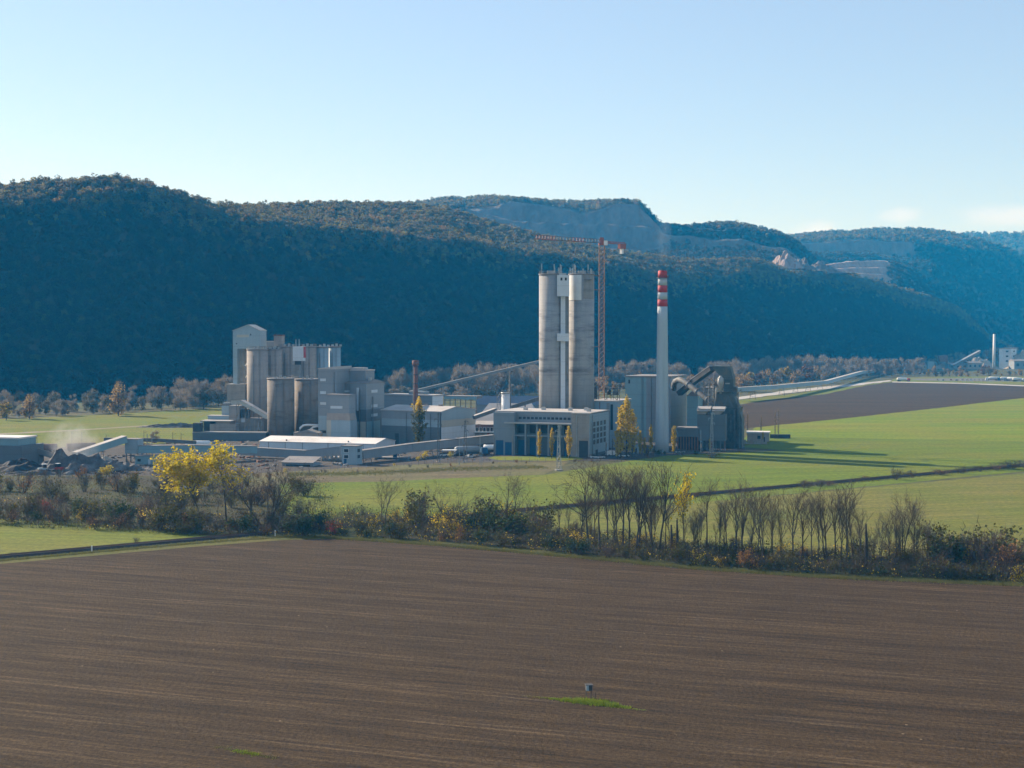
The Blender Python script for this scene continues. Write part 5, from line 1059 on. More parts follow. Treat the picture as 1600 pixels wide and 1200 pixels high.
def ladder(par, x, y, z0, z1, mat='steel'):
    mb = MB()
    for sx in (-0.3, 0.3): mb.tube([(x + sx, y, z0), (x + sx, y, z1)], 0.07, 4)
    for k in range(int((z1 - z0) / 0.8)): mb.tube([(x - 0.3, y, z0 + 0.4 + k * 0.8), (x + 0.3, y, z0 + 0.4 + k * 0.8)], 0.05, 3)
    mb.build('ladder', mat, par)
def duct(par, pts, r, mat='steel_lt'): MB().tube(pts, r, 8).build('duct', mat, par, True)
for ob in list(bpy.data.objects):
    nm = ob.name.split('.')[0]
    if nm in ('concrete_silo', 'clad_silo') and ob.type == 'EMPTY':
        sh = [c for c in ob.children if c.name.startswith('shell')][0].data; zz_ = max(v.co.z for v in sh.vertices); rr = max(v.co.x for v in sh.vertices)
        if zz_ < 60:
            ladder(ob, rr * 0.35, -rr * 0.95, 1, zz_ + 1, 'steel'); duct(ob, [(-rr * 0.2, -rr * 1.02, 2), (-rr * 0.2, -rr * 1.02, zz_ * 0.92), (-rr * 0.2, -rr * 0.6, zz_ + 0.9)], 0.16, 'steel')
            for k in range(3): MB().box(-rr * 0.4 + k * 2.2, -rr * 0.4, zz_ + 0.55, -rr * 0.4 + k * 2.2 + 1.2, -rr * 0.4 + 1.1, zz_ + 1.6 + 0.5 * (k % 2)).build('roof_unit', 'steel_lt', ob)
def find(nm): return [o for o in bpy.data.objects if o.name.split('.')[0] == nm][0]
m_ = find('cement_mill'); ladder(m_, -9.0, -0.25, 1, 30); duct(m_, [(-3.5, -0.5, 0), (-3.5, -0.5, 24), (-3.5, 1.0, 29)], 0.35, 'steel'); duct(m_, [(0.5, 6, 0), (0.5, 6, 22)], 0.25, 'steel')
m_ = find('mill_stair_block'); duct(m_, [(-0.9, -0.3, 0), (-0.9, -0.3, 34)], 0.14, 'steel')
m_ = find('raw_mill_hall'); ladder(m_, -14.0, -0.3, 1, 32); duct(m_, [(-9.5, -0.4, 0), (-9.5, -0.4, 31)], 0.2, 'steel')
m_ = find('storage_hall'); 
for x_ in (-6, -13, -20): duct(m_, [(x_, -0.2, 0.3), (x_, -0.2, 15)], 0.12, 'steel')
m_ = find('packing_building')
for x_, y_ in ((-34, 12), (-27, 16), (-14, 14), (-8, 18), (-4, 9)): MB().box(x_, y_, 18.95, x_ + 1.6, y_ + 1.6, 20.3).build('roof_unit', 'steel_lt', m_)
duct(m_, [(0.5, 3, 0.5), (0.5, 3, 18)], 0.12, 'steel')
def fence(name, pts, lab, h=1.9, gap=3.2):
    o = empty(name, pts[0], 0, lab, 'fence'); off = Vector(pts[0]); k = 0
    for a, b_ in zip(pts, pts[1:]):
        a, b_ = Vector(a) - off, Vector(b_) - off; n = max(1, int((b_ - a).length / gap))
        for i in range(n):
            p = a.lerp(b_, i / n); q_ = a.lerp(b_, (i + 1) / n)
            mb = MB().tube([p + Vector((0, 0, -0.1)), p + Vector((0, 0, h))], 0.06, 4)
            for z_ in (0.3, 1.0, h - 0.1): mb.tube([p + Vector((0, 0, z_)), q_ + Vector((0, 0, z_))], 0.03, 3)
            if k < 98: mb.build('fence_panel', 'steel', o)
            k += 1
fence('wire_fence', [gnd(450, 741), gnd(560, 732.5), gnd(700, 725), gnd(865, 721.5)], 'long wire fence between the plant yard and the rough grass')
fence('wire_fence', [gnd(985, 716), gnd(1050, 712), gnd(1160, 706)], 'wire fence along the green field in front of the striped chimney')
# ---------------- left raw material yard
b = Bd(24, 596, 14, -60, 33, 'material_hall', 'dark hall with a pale roof cut by the left edge of the photo', 'building')
b.box('wall', 'clad_dark', -b.a, 0, -0.2, 2.2, 16, b.z(697)); b.box('upper_wall', 'clad_teal', -b.a, 1.5, b.z(697), 0, 14, b.z(686.5)); b.box('roof', 'roof_white', -b.a - 0.3, 1.2, b.z(686.5), 0.3, 14.3, b.z(684))
gallery([W(33, 701, 604), W(84, 717, 612)], 2.6, 2.0, 'dark conveyor sloping down right from the dark hall at the left edge', 'clad_dark', 'roof_grey', 14)
gallery([W(118, 717, 604), W(196, 691, 622)], 3.2, 2.6, 'pale roofed inclined conveyor rising right above the rubble heaps', 'clad_teal', 'roof_lt', 14)
b = Bd(214, 622, 12, 194, 218, 'junction_house', 'small grey junction house at the top of the inclined conveyor in the left yard', 'building')
b.box('wall', 'clad_blue', -b.a, 0, b.z(709), 0, 5, b.z(687)); b.box('roof', 'roof_grey', -b.a - 0.2, -0.2, b.z(687), 0.2, 5.2, b.z(686))
for x in (-b.a + 0.2, -0.6):
    for y in (0.3, 4.4): b.box('leg', 'steel', x, y, 0, x + 0.35, y + 0.35, b.z(709))
gallery([W(216, 708, 622), W(300, 706.5, 628), W(400, 708, 640)], 3.0, 2.9, 'level grey conveyor gallery running right from the junction house', 'clad_teal', 'roof_grey', 16)
gallery([W(162, 689, 668), W(240, 690, 674), W(306, 694, 682)], 1.5, 1.3, 'thin dark pipe bridge on posts behind the junction house', 'clad_dark', 'steel', 11, 'pipe_bridge', 'pipe bridge')
b = Bd(238, 616, 12, 210, 244, 'green_cabin', 'low green cabin under the level gallery', 'cabin')
b.box('wall', 'clad_teal', -b.a, 0, 0, 0, 4, 3.4); b.box('roof', 'roof_grey', -b.a - 0.2, -0.2, 3.4, 0.2, 4.2, 3.7); b.win_front('door', 'win_white', -2.2, 0, -1.2, 2.2); b.win_front('window', 'glass', -b.a + 1, 1.2, -b.a + 2.4, 2.2)
def wagon():
    o = empty('freight_wagon', (0, 0, 0), 0, 'rust brown open freight wagon in the row behind the rubble heaps', 'wagon', 'brown freight wagons behind the rubble heaps')
    mb = MB().box(-6.2, -1.4, 1.2, 6.2, 1.4, 3.7)
    for k in range(9): mb.box(-6.2 + k * 1.53, -1.5, 1.2, -6.05 + k * 1.53, -1.402, 3.7)
    mb.build('body', 'wagon', o); MB().box(-6.3, -1.0, 0.9, 6.3, 1.0, 1.2).build('underframe', 'dark', o)
    for x in (-5, -3.4, 3.4, 5):
        for y in (-0.85, 0.7): MB().tube([(x, y, 0.46), (x, y + 0.15, 0.46)], 0.46, 12).build('wheel', 'dark', o)
    return o
wp, wq = W(36, 700, 676), W(156, 698, 690)
wg = wagon(); nW = 3
L_ = (wq - wp).length; nW = max(2, int(L_ / 13.2)); wa = math.atan2(wq.y - wp.y, wq.x - wp.x)
for k in range(nW):
    w_ = wg if k == 0 else copy_tree(wg); q = wp.lerp(wq, (k + 0.5) / nW); w_.location = (q.x, q.y, 0); w_.rotation_euler = (0, 0, wa)
mound('coal_heap', gnd(44, 737), 34, 18, 6.0, 'coal', 3, 4, 'black coal heap beside the dark hall at the left edge', 'heap')
mound('rubble_heap', gnd(118, 736), 32, 18, 6.2, 'rubble', 5, 6, 'steep grey rubble heap under the foot of the inclined conveyor', 'heap', amp=0.5)
mound('rubble_heap', gnd(166, 734), 30, 16, 4.6, 'rubble', 8, 7, 'low grey rubble heap right of the steep one, near the small yellow trees', 'heap', amp=0.5)
mound('gravel_bank', gnd(80, 742), 44, 8, 1.8, 'rubble', 13, 5, 'long low bank of grey gravel along the front of the left yard', 'bank', amp=0.5)
mound('gravel_bank', gnd(232, 733), 26, 9, 1.8, 'rubble', 15, 5, 'low stony bank below the green cabin', 'bank', amp=0.5)
mound('dirt_bank', gnd(262, 668), 46, 8, 2.2, 'rubble', 17, 6, 'brown dirt bank across the far meadow left of the low buildings', 'bank', amp=0.5)
mound('sand_heap', gnd(166, 719), 15, 9, 1.8, 'sand', 21, 2, 'pale sand heap beneath the inclined conveyor', 'heap')
def loader(loc, rz, lab, colr):
    o = empty('wheel_loader', loc, rz, lab, 'loader')
    MB().box(-2.2, -0.9, 0.8, 0.4, 0.9, 2.0).build('body', colr, o); MB().prism([(-0.6, 2.0), (0.9, 2.0), (0.7, 3.3), (-0.5, 3.3)], 'y', -0.75, 0.75).build('cab', 'glass', o); MB().box(-0.7, -0.8, 3.3, 0.9, 0.8, 3.45).build('cab_roof', 'white', o)
    MB().prism([(3.0, 0.2), (4.2, 0.15), (3.9, 1.3), (2.9, 1.3)], 'y', -1.3, 1.3).build('bucket', 'dark', o)
    for y in (-0.7, 0.55): MB().obox((0.4, y + 0.07, 1.5), (3.1, y + 0.07, 0.8), 0.15, 0.3).build('arm', colr, o)
    for x in (-1.5, 1.3):
        for y in (-1.15, 0.75): MB().tube([(x, y, 0.7), (x, y + 0.4, 0.7)], 0.7, 14).build('wheel', 'dark', o)
loader(gnd(91, 738), 2.6, 'small red and white wheel loader at the foot of the rubble heap', 'chim_red')
loader(gnd(69, 739), 0.6, 'pale blue wheel loader beside the black coal heap', 'clad_blue')
def slab_stack(loc, rz, lab, mat, n=3):
    o = empty('material_stack', loc, rz, lab, 'stack')
    for k in range(n): MB().box(-2 + k * 0.2, -1, k * 0.55, 2 - k * 0.15, 1, k * 0.55 + 0.5).build('slab', mat, o)
slab_stack(gnd(205, 733), 0.3, 'stack of pale slabs on the yard right of the rubble heaps', 'white'); slab_stack(gnd(157, 737), -0.2, 'stack of pinkish slabs in front of the small yellow trees', 'con_warm', 2); slab_stack(gnd(240, 724), 0.1, 'stack of grey slabs below the level gallery', 'con', 3); slab_stack(gnd(296, 722), 0.2, 'stack of brown slabs below the level gallery near the big yellow trees', 'rust', 2); slab_stack(gnd(340, 700), 0.1, 'stack of dark slabs in front of the dark loading wall', 'steel', 3)

def scatter(name, poly, n, smin, smax, mats, seed):
    r = random.Random(seed); mb = MB()
    for _ in range(n):
        x = r.uniform(poly[0], poly[1]); p = G(x, r.uniform(poly[2], poly[3])); sz = r.uniform(smin, smax) * r.uniform(0.5, 1); a = r.uniform(0, 3.1); k = len(mb.v)
        mb.box(-sz, -sz * r.uniform(.3, .9), -0.05, sz, sz * r.uniform(.3, .9), sz * r.uniform(0.3, 1.1)); c_, s_ = math.cos(a), math.sin(a)
        for i in range(k, k + 8):
            q = mb.v[i]; j_ = 1 + r.uniform(-.3, .3); mb.v[i] = (p.x + (q[0] * c_ - q[1] * s_) * j_, p.y + (q[0] * s_ + q[1] * c_) * j_, q[2] * j_)
    o = mb.build(name, mats); o['kind'] = 'stuff'
scatter('rubble_stones', (90, 330, 712, 741), 900, 0.25, 0.9, 'rubble', 1); scatter('rubble_stones', (60, 200, 725, 742), 700, 0.3, 1.0, 'coal', 2); scatter('scrap_pieces', (200, 420, 690, 735), 260, 0.3, 1.2, 'rust', 3); scatter('scrap_pieces', (210, 560, 690, 733), 200, 0.3, 1.3, 'con', 4); scatter('scrap_pieces', (560, 770, 700, 720), 160, 0.3, 1.0, 'steel', 5)
# ---------------- pylons, poles and lamps
def pylon(px, py, pyt, lab, arms=3, w0=1.6, mat='steel_lt', name='power_pylon'):
    D = DG(py); h = ZT(pyt, D); p = gnd(px, py); o = empty(name, p, 0.25, lab, 'pylon')
    MB().lattice(0, 0, 0, h, w0, 0.35, 9, 0.075, 0.04).build('mast', mat, o)
    for k in range(arms):
        z = h - 0.6 - k * h * 0.11; L = h * (0.085 if k % 2 else 0.07); sg = (-1) ** k
        mb = MB().tube([(0, 0, z), (sg * L, 0, z + 0.25)], 0.09, 4); mb.tube([(0, 0, z + 0.9), (sg * L, 0, z + 0.25)], 0.06, 4)
        if arms > 2: mb.tube([(0, 0, z), (-sg * L * 0.5, 0, z + 0.2)], 0.08, 4)
        mb.tube([(sg * L, 0, z + 0.25), (sg * L, 0, z - 0.7)], 0.09, 5); mb.build('cross_arm', mat, o)
    MB().box(-w0 * 0.8, -w0 * 0.8, -0.1, w0 * 0.8, w0 * 0.8, 0.35).build('footing', 'con', o)
pylon(873, 735, 664, 'lattice pylon in the rough grass in front of the blue doors')
pylon(1112, 711, 645, 'lattice pylon in front of the filter house at the kiln tower')
pylon(727, 722, 657, 'dark lattice pylon in front of the gabled right end of the large hall', mat='steel')
pylon(685, 722, 645, 'dark slim pylon at the corner of the large hall', mat='steel', w0=0.9)
def pole(px, py, pyt, lab, head=True):
    D = DG(py); h = ZT(pyt, D); o = empty('lamp_post', gnd(px, py), 0, lab, 'lamp post')
    MB().tube([(0, 0, 0), (0, 0, h * 0.5), (0, 0, h)], [0.14, 0.11, 0.07], 6).build('post', 'steel_lt', o)
    MB().box(-0.9, -0.15, h, 0.25, 0.15, h + 0.14).build('lamp_head', 'steel', o)
pole(750, 727, 663, 'tall thin lamp post with two stays left of the blue door building'); pole(753, 727, 700, 'short lamp post beside the tall thin one left of the blue door building'); pole(718, 727, 684, 'thin lamp post between the two dark pylons'); pole(1095, 707, 672, 'lamp post with a lit head between the kiln hall and the filter house'); pole(930, 714, 690, 'lamp post by the office windows of the blue door building')
rnd = random.Random(77)
for k, px_ in enumerate((58, 112, 128, 166, 225, 270, 283)):
    D = DG(703); h = ZT(rnd.uniform(672, 680), D); o = empty('contact_mast', (W(px_, 703, D).x, D, 0), 0, 'thin railway contact mast in front of the far meadow', 'mast', 'thin masts in front of the far meadow')
    MB().tube([(0, 0, 0), (0, 0, h)], [0.16, 0.1], 5).build('post', 'steel', o); MB().tube([(0, 0, h - 0.8), (1.6, 0, h - 0.5)], 0.06, 4).build('bracket', 'steel', o)

# ---------------- buildings right of the plant, long conveyor, far works
b = Bd(1203, 745, 10, 1168, 1206, 'gate_house', 'small pale flat roofed house right of the kiln tower', 'building')
b.box('wall', 'con_warm', -b.a, 0, -0.2, 0, 8, b.z(677)); b.box('roof', 'roof_white', -b.a - 0.4, -0.5, b.z(677), 0.4, 8.5, b.z(675)); b.win_front('window', 'glass', b.lx(1184), 1.4, b.lx(1189), 3.0); b.win_front('door', 'dark', b.lx(1194), 0, b.lx(1196), 2.3)
b = Bd(1200, 728, 6, 1156, 1204, 'yard_wall', 'broken pale yard wall in front of the small house right of the kiln tower', 'wall')
for k in range(8): b.box('panel', 'con', -b.a + k * b.a / 8 + 0.06, 0, -0.1, -b.a + (k + 1) * b.a / 8 - 0.06, 0.3, (2.6, 2.2, 0.9, 2.4, 1.8, 2.6, 2.5, 1.2)[k])
b = Bd(1236, 770, 4, 1204, 1240, 'low_wall', 'dark low wall in the meadow right of the small house', 'wall'); b.box('wall', 'dark', -b.a, 0, -0.1, 0, 1, 2.0)
gallery([W(1140, 612.5, 1180), W(1210, 608, 1260), W(1290, 600, 1470), W(1346, 584, 1800), W(1424, 577, 2240)], 3.6, 3.1, 'very long pale conveyor gallery on trestles running to the far works', 'clad_blue', 'roof_lt', 55)
gallery([W(1374, 584, 1980), W(1396, 585, 2120), W(1406, 590.5, 2180)], 3.6, 3.4, 'short branch of the pale conveyor sloping down to the far road', 'clad_white', 'roof_lt', 60)
D_ = 2240; k_ = D_ / F
o = empty('far_chimney', (W(1553.5, HZ, D_).x, D_, 0), 0, 'slim white chimney of the far works at the right edge', 'chimney')
MB().lathe(0, 0, [(2.2 * k_, 0), (1.7 * k_, ZT(522, D_))], 20).build('shaft', 'white', o, True); MB().lathe(0, 0, [(1.4 * k_, ZT(522, D_)), (1.4 * k_, ZT(521, D_))], 16).build('flue', 'dark', o, True)
b = Bd(1580, 2260, 36, 1561, 1588, 'far_works_building', 'pale blue tower block of the far works beside the slim white chimney', 'building')
zt = b.z(545); b.box('wall', 'clad_white', -b.a, 0, -0.3, 0, b.b, zt); b.box('roof', 'roof_grey', -b.a - 0.4, -0.4, zt, 0.4, b.b + 0.4, zt + 0.8)
for y_ in (549, 556.5, 564): b.win_front('window', 'glass', b.lx(1571.5), b.z(y_ + 1.4), b.lx(1575.5), b.z(y_ - 1)); b.win_side('window', 'glass', b.b * 0.4, b.z(y_ + 1.4), b.b * 0.75, b.z(y_ - 1))
o = empty('hopper_house', (W(1473.5, HZ, 2260).x, 2260, 0), 0, 'dark hopper house on splayed legs in the far works', 'machinery'); k_ = 2260 / F; zz = lambda y: ZT(y, 2260)
MB().prism([(-6 * k_, zz(565)), (6 * k_, zz(565)), (7 * k_, zz(556)), (4 * k_, zz(554.5)), (-7 * k_, zz(556))], 'y', -4, 4).build('hopper', 'rust', o)
for x in (-18, -12, 12, 20): MB().obox((x * k_ * (0.35), 0, zz(563)), (x * k_, 0, 0), 1.6, 1.6).build('leg', 'steel', o)
gallery([W(1488, 574, 2230), W(1531, 551, 2280)], 4, 3.4, 'dark inclined conveyor of the far works', 'steel', 'steel_lt', 30)
for x, y, w, h, l, mt in ((1420, 578, 34, 13, 'grey gravel cone at the end of the long pale conveyor', 'rubble'), (1510, 580, 60, 14, 'grey heap under the dark inclined conveyor of the far works', 'rubble'), (1530, 576, 60, 18, 'sandy heap left of the slim white chimney', 'sand'), (1598, 572, 60, 24, 'brown heap right of the pale blue tower block', 'sand'), (1478, 580, 40, 13, 'pale sand cone under the hopper house', 'sand')):
    p = W(x, 581, 2270); mound('gravel_heap', (p.x, 2270, 0), w, w * 0.7, h, mt, int(x), 1, l, 'heap')
for px_, l_, w_, h_, mt_, lb_ in ((1498, 30, 12, 7, 'clad_grey', 'low grey shed in front of the heap of the far works'), (1524, 22, 12, 9, 'con_warm', 'warm grey shed left of the slim white chimney'), (1602, 34, 16, 12, 'clad_grey', 'grey hall at the right edge beside the far tower block'), (1440, 16, 10, 6, 'beige', 'small beige house at the near end of the far works')):
    q_ = W(px_, HZ, 2240); o = empty('far_shed', (q_.x, 2240, 0), 0.2, lb_, 'building')
    MB().box(-l_ / 2, 0, -0.2, l_ / 2, w_, h_).build('wall', mt_, o); MB().prism([(-0.6, h_), (w_ + 0.6, h_), (w_ / 2, h_ + 2.4)], 'x', -l_ / 2 - 0.5, l_ / 2 + 0.5).build('roof', 'roof_rust' if mt_ == 'beige' else 'roof_grey', o)
    for k in range(3): MB().box(-l_ / 2 + l_ * (k + 0.3) / 3, -0.12, h_ * 0.35, -l_ / 2 + l_ * (k + 0.7) / 3, -0.003, h_ * 0.7).build('window', 'glass', o)
o = empty('far_cabin', (W(1454, HZ, 2220).x, 2220, 0), 0, 'small grey cabin left of the hopper house in the far works', 'cabin')
MB().box(-4, -3, 0, 5, 4, 11).build('wall', 'clad_blue', o); MB().box(-4.4, -3.4, 11, 5.4, 4.4, 12).build('roof', 'roof_grey', o)
def tanker(px, py, rz, lab, cabm='white', tankm='white'):
    o = empty('tanker_truck', gnd(px, py), rz, lab, 'truck')
    MB().box(-9, -1.1, 1.0, 5.5, 1.1, 1.4).build('chassis', 'dark', o); MB().tube([(-9, 0, 2.7), (-8.2, 0, 2.8), (1.4, 0, 2.8), (2.2, 0, 2.7)], [0.9, 1.45, 1.45, 0.9], 16).build('tank', tankm, o, True)
    c = MB().prism([(2.9, 0.9), (5.6, 0.9), (5.6, 2.2), (5.2, 3.5), (2.9, 3.5)], 'y', -1.2, 1.2).build('cab', cabm, o); MB().box(5.35, -1.0, 2.2, 5.62, 1.0, 3.0).build('windscreen', 'glass', c)
    for x in (-8, -6.8, -5.6, 2.6, 4.6):
        for y in (-1.2, 0.9): MB().tube([(x, y, 0.52), (x, y + 0.3, 0.52)], 0.52, 12).build('wheel', 'dark', o)
tanker(1414, 596, 0.1, 'white tanker truck alone on the far road by the long conveyor', 'chim_red')
tanker(1548, 594.5, 3.0, 'white tanker truck, leftmost on the far car park'); tanker(1566, 594.8, 3.2, 'white tanker truck in the middle of the far car park', 'blue_door'); tanker(1577, 595.5, 2.7, 'white tanker truck right of the middle of the far car park', 'clad_grey'); tanker(1594, 596, 0.2, 'white tanker truck at the right end of the far car park')
carcol = [surf('car paint', c, tuple(x * 0.8 for x in c), 1, 0.35, spec=0.5) for c in ((0.5, 0.5, 0.52), (0.05, 0.06, 0.08), (0.25, 0.04, 0.04), (0.12, 0.15, 0.22), (0.65, 0.65, 0.63))]
rnd = random.Random(12); carp = None
for k, px_ in enumerate((1465, 1474, 1486, 1495, 1503, 1511, 1517, 1523, 1530, 1536)):
    if carp is None or k < 5:
        o = empty('parked_car', (0, 0, 0), 0, 'small parked car in the row on the far car park', 'car', 'cars parked on the far car park')
        MB().prism([(-2.1, 0.3), (2.1, 0.3), (2.15, 0.75), (1.2, 0.9), (-1.9, 0.95), (-2.15, 0.8)], 'y', -0.85, 0.85).build('body', carcol[k], o); MB().prism([(-1.6, 0.93), (1.0, 0.9), (0.4, 1.45), (-1.2, 1.47)], 'y', -0.75, 0.75).build('cabin', 'glass', o)
        for x in (-1.3, 1.3):
            for y in (-0.9, 0.7): MB().tube([(x, y, 0.32), (x, y + 0.2, 0.32)], 0.32, 10).build('wheel', 'dark', o)
        carp = o
    else: o = copy_tree(carp)
    o.location = gnd(px_, 594.3 + 0.5 * (k % 2)); o.rotation_euler = (0, 0, rnd.uniform(0.8, 1.4))
tanker(322, 703, 0.1, 'white tanker truck in the yard behind the big yellow trees', 'blue_door'); tanker(742, 712, 0.3, 'grey tanker truck with a blue cab under the rising gallery by the blue door building', 'blue_door', 'clad_grey')
for k, (px_, py_) in enumerate(((692, 713), (698, 712.4), (705, 712), (712, 711.6), (722, 711), (735, 715), (930, 716), (938, 716.4), (975, 714), (1063, 708))):
    o = copy_tree(carp); o.location = gnd(px_, py_); o.rotation_euler = (0, 0, rnd.uniform(0.2, 0.9)); o['label'] = 'small parked car in the plant yard near the blue door building'; o['group'] = 'cars parked in the plant yard'
# small things near the plant
o = empty('parked_van', gnd(955, 712), 0.4, 'white van parked beside the office end of the blue door building', 'van')
MB().prism([(-2.4, 0.35), (2.4, 0.35), (2.4, 1.1), (1.7, 1.3), (1.2, 2.1), (-2.4, 2.1)], 'y', -0.95, 0.95).build('body', 'white', o); MB().prism([(1.25, 1.3), (1.72, 1.32), (1.28, 2.0), (1.1, 2.0)], 'y', -0.85, 0.97).build('windscreen', 'glass', o)
for x in (-1.5, 1.5):
    for y in (-1.0, 0.78): MB().tube([(x, y, 0.35), (x, y + 0.22, 0.35)], 0.35, 10).build('wheel', 'dark', o)
b = Bd(998, 672, 10, 990, 1001, 'gate_hut', 'small pale hut with a dark doorway at the foot of the striped chimney', 'hut'); b.box('wall', 'clad_blue', -b.a, 0, 0, 0, 2.6, 4.2); b.box('roof', 'roof_grey', -b.a - .2, -.2, 4.2, .2, 2.8, 4.5); b.win_front('door', 'dark', -1.7, 0, -0.6, 2.4)

# ---------------- the box on posts in the ploughed field, and marker posts
D_ = DG(1092); p = gnd(920, 1092); k_ = D_ / F
o = empty('hunting_hide', p, 0.15, 'small dark box hide on thin legs beside the green weed patch in the ploughed field', 'hide')
MB().box(-0.45, -0.4, 1.25, 0.45, 0.5, 2.05).build('cabin', 'dark', o); MB().box(-0.52, -0.5, 2.05, 0.52, 0.6, 2.12).build('roof', 'dark', o); MB().box(-0.46, -0.46, 1.27, -0.1, -0.402, 2.03).build('door', 'clad_blue', o)
for x in (-0.4, 0.32):
    for y in (-0.35, 0.4): MB().box(x, y, -0.05, x + 0.08, y + 0.08, 1.25).build('leg', 'bark', o)
MB().box(0.85, -0.5, 0, 0.92, -0.43, 1.1).build('stake', 'bark', o)
for (px_, py_, h_, lb_) in ((430, 838, 1.5, 'white marker post on the verge below the two leafless trees'), (143.5, 862, 1.3, 'white marker post beside the railway at the left meadow')):
    o = empty('marker_post', gnd(px_, py_), 0, lb_, 'post'); MB().box(-0.14, -0.1, 0, 0.14, 0.1, h_).build('post', 'white', o); MB().box(-0.16, -0.12, h_, 0.16, 0.12, h_ + 0.1).build('cap', 'white', o)

# ------------------------------------------------------------------ vegetation
rnd = random.Random(2024)
def hedge_y(x): return float(np.interp(x, [p[0] for p in HEDGE], [p[1] for p in HEDGE]))
def px_h(py_base, py_top): return ZT(py_top, DG(py_base))
BT = [meshes([('trunk', t, 'bark'), ('crown', c, 'twig')]) for t, c, l in
      [bare_tree(s, 20, spread=sp, limbs=lb, upright=up, fork=fk) for s, sp, lb, up, fk in
       ((11, 0.25, 12, 0.9, 0), (12, 0.22, 13, 1.0, 0), (13, 0.25, 9, 0.9, 0.10), (14, 0.20, 11, 1.0, 0), (15, 0.36, 9, 0.6, 0.2), (16, 0.24, 9, 0.9, 0.09), (17, 0.46, 12, 0.4, 0), (18, 0.46, 10, 0.35, 0.45))]]
HS = 1.07
hedge_list = [  # px, base row, top row, variant, label
    (600, 830, 738, 4, 'leafless forked tree alone at the left of the hedgerow, before the pale green field'),
    (703, 832, 754, 7, 'small dense grey leafless tree left of the leaning bare one in the hedgerow'),
    (797, 838, 735, 4, 'leaning forked bare tree with a few yellow bushes at its foot'),
    (905, 858, 772, 3, 'thin bare tree leaning left at the left edge of the tall bare group'),
    (920, 862, 724, 6, 'wide bare tree that starts the tall bare group on the left'),
    (937, 862, 722, 0, 'tall straight bare tree, second from the left of the tall group'),
    (949, 852, 730, 3, 'narrow bare tree between two taller ones in the left tall group'),
    (974, 866, 722, 1, 'tall bare tree with a dark trunk in the middle of the tall group'),
    (983, 858, 726, 3, 'narrow bare tree close beside the dark trunked one'),
    (992, 866, 720, 2, 'tall bare tree with twin stems, right of the middle of the tall group'),
    (1022, 862, 730, 5, 'bare tree with a slightly bent trunk at the right of the tall group'),
    (1030, 868, 728, 1, 'straight bare tree ending the tall group on its right'),
    (1104, 866, 744, 0, 'bare tree right of the yellow topped tree'),
    (1125, 868, 776, 3, 'short thin bare tree between two taller bare trees'),
    (1149, 874, 746, 5, 'bare tree with long upright limbs, near the middle of the right hedgerow'),
    (1160, 874, 768, 3, 'slim bare tree standing close behind a taller one in the right hedgerow'),
    (1196, 882, 756, 2, 'bare tree with a wide fork in the right hedgerow'),
    (1238, 884, 758, 1, 'bare tree, left one of a close trio in the right hedgerow'),
    (1252, 884, 760, 3, 'bare tree, middle one of a close trio in the right hedgerow'),
    (1268, 888, 762, 0, 'bare tree, right one of a close trio in the right hedgerow'),
    (1292, 886, 758, 2, 'bare tree at the left of the last tall group in the right hedgerow'),
    (1305, 886, 760, 3, 'slender bare tree in the last tall group in the right hedgerow'),
    (1324, 884, 754, 0, 'tallest bare tree of the last tall group in the right hedgerow'),
    (1343, 882, 786, 3, 'thin dying tree with few limbs right of the last tall group'),
    (1391, 884, 792, 3, 'thin bare tree left of a broad pair near the right end of the hedgerow'),
    (1408, 886, 776, 5, 'broad bare tree, taller of a pair near the right end of the hedgerow'),
    (1428, 886, 788, 2, 'broad bare tree, shorter of a pair near the right end of the hedgerow')]
for px_, pb, pt, v, lb in hedge_list:
    h = px_h(pb, pt) * HS * rnd.uniform(0.93, 1.09); s = h / 20
    place('bare_tree', BT[v], gnd(px_, pb), (s * 1.05, s * 1.05, s), rnd.uniform(0, 6.28), lb, 'tree', None, (rnd.uniform(-0.05, 0.05), rnd.uniform(-0.05, 0.05) - (0.22 if 'leaning left' in lb else 0.12 if 'leaning' in lb else 0)))
for k, px_ in enumerate((888, 912, 929, 956, 966, 999, 1012, 1040, 1082, 1094, 1136, 1172, 1183, 1206, 1221, 1279, 1314, 1333, 1368, 1379, 1399, 1437, 1452)):
    pb = hedge_y(px_) - rnd.uniform(14, 30); pt = float(np.interp(px_, (888, 940, 1030, 1060, 1150, 1260, 1330, 1370, 1410, 1452), (775, 735, 742, 790, 768, 770, 768, 805, 785, 810))) + rnd.uniform(-8, 16); h = px_h(pb, pt)
    place('bare_tree', BT[(3, 1, 0, 5, 2)[k % 5]], gnd(px_, pb), (h / 20 * 0.95, h / 20 * 0.95, h / 20), rnd.uniform(0, 6.28), 'thin bare tree of middling height filling the row between the labelled tall ones of the hedgerow'.replace('labelled ', ''), 'tree', 'middling bare trees of the hedgerow', (rnd.uniform(-.06, .06), rnd.uniform(-.06, .06)))
# background slim stems inside the hedgerow
for k in range(26):
    px_ = rnd.uniform(840, 1470); pb = hedge_y(px_) - rnd.uniform(18, 40); h = rnd.uniform(8, 13)
    place('bare_tree', BT[rnd.choice((0, 1, 3, 5))], gnd(px_, pb), (h / 20 * 0.9, h / 20 * 0.9, h / 20), rnd.uniform(0, 6.28), 'short thin bare tree half hidden in the undergrowth of the hedgerow', 'tree', 'short bare trees inside the hedgerow')
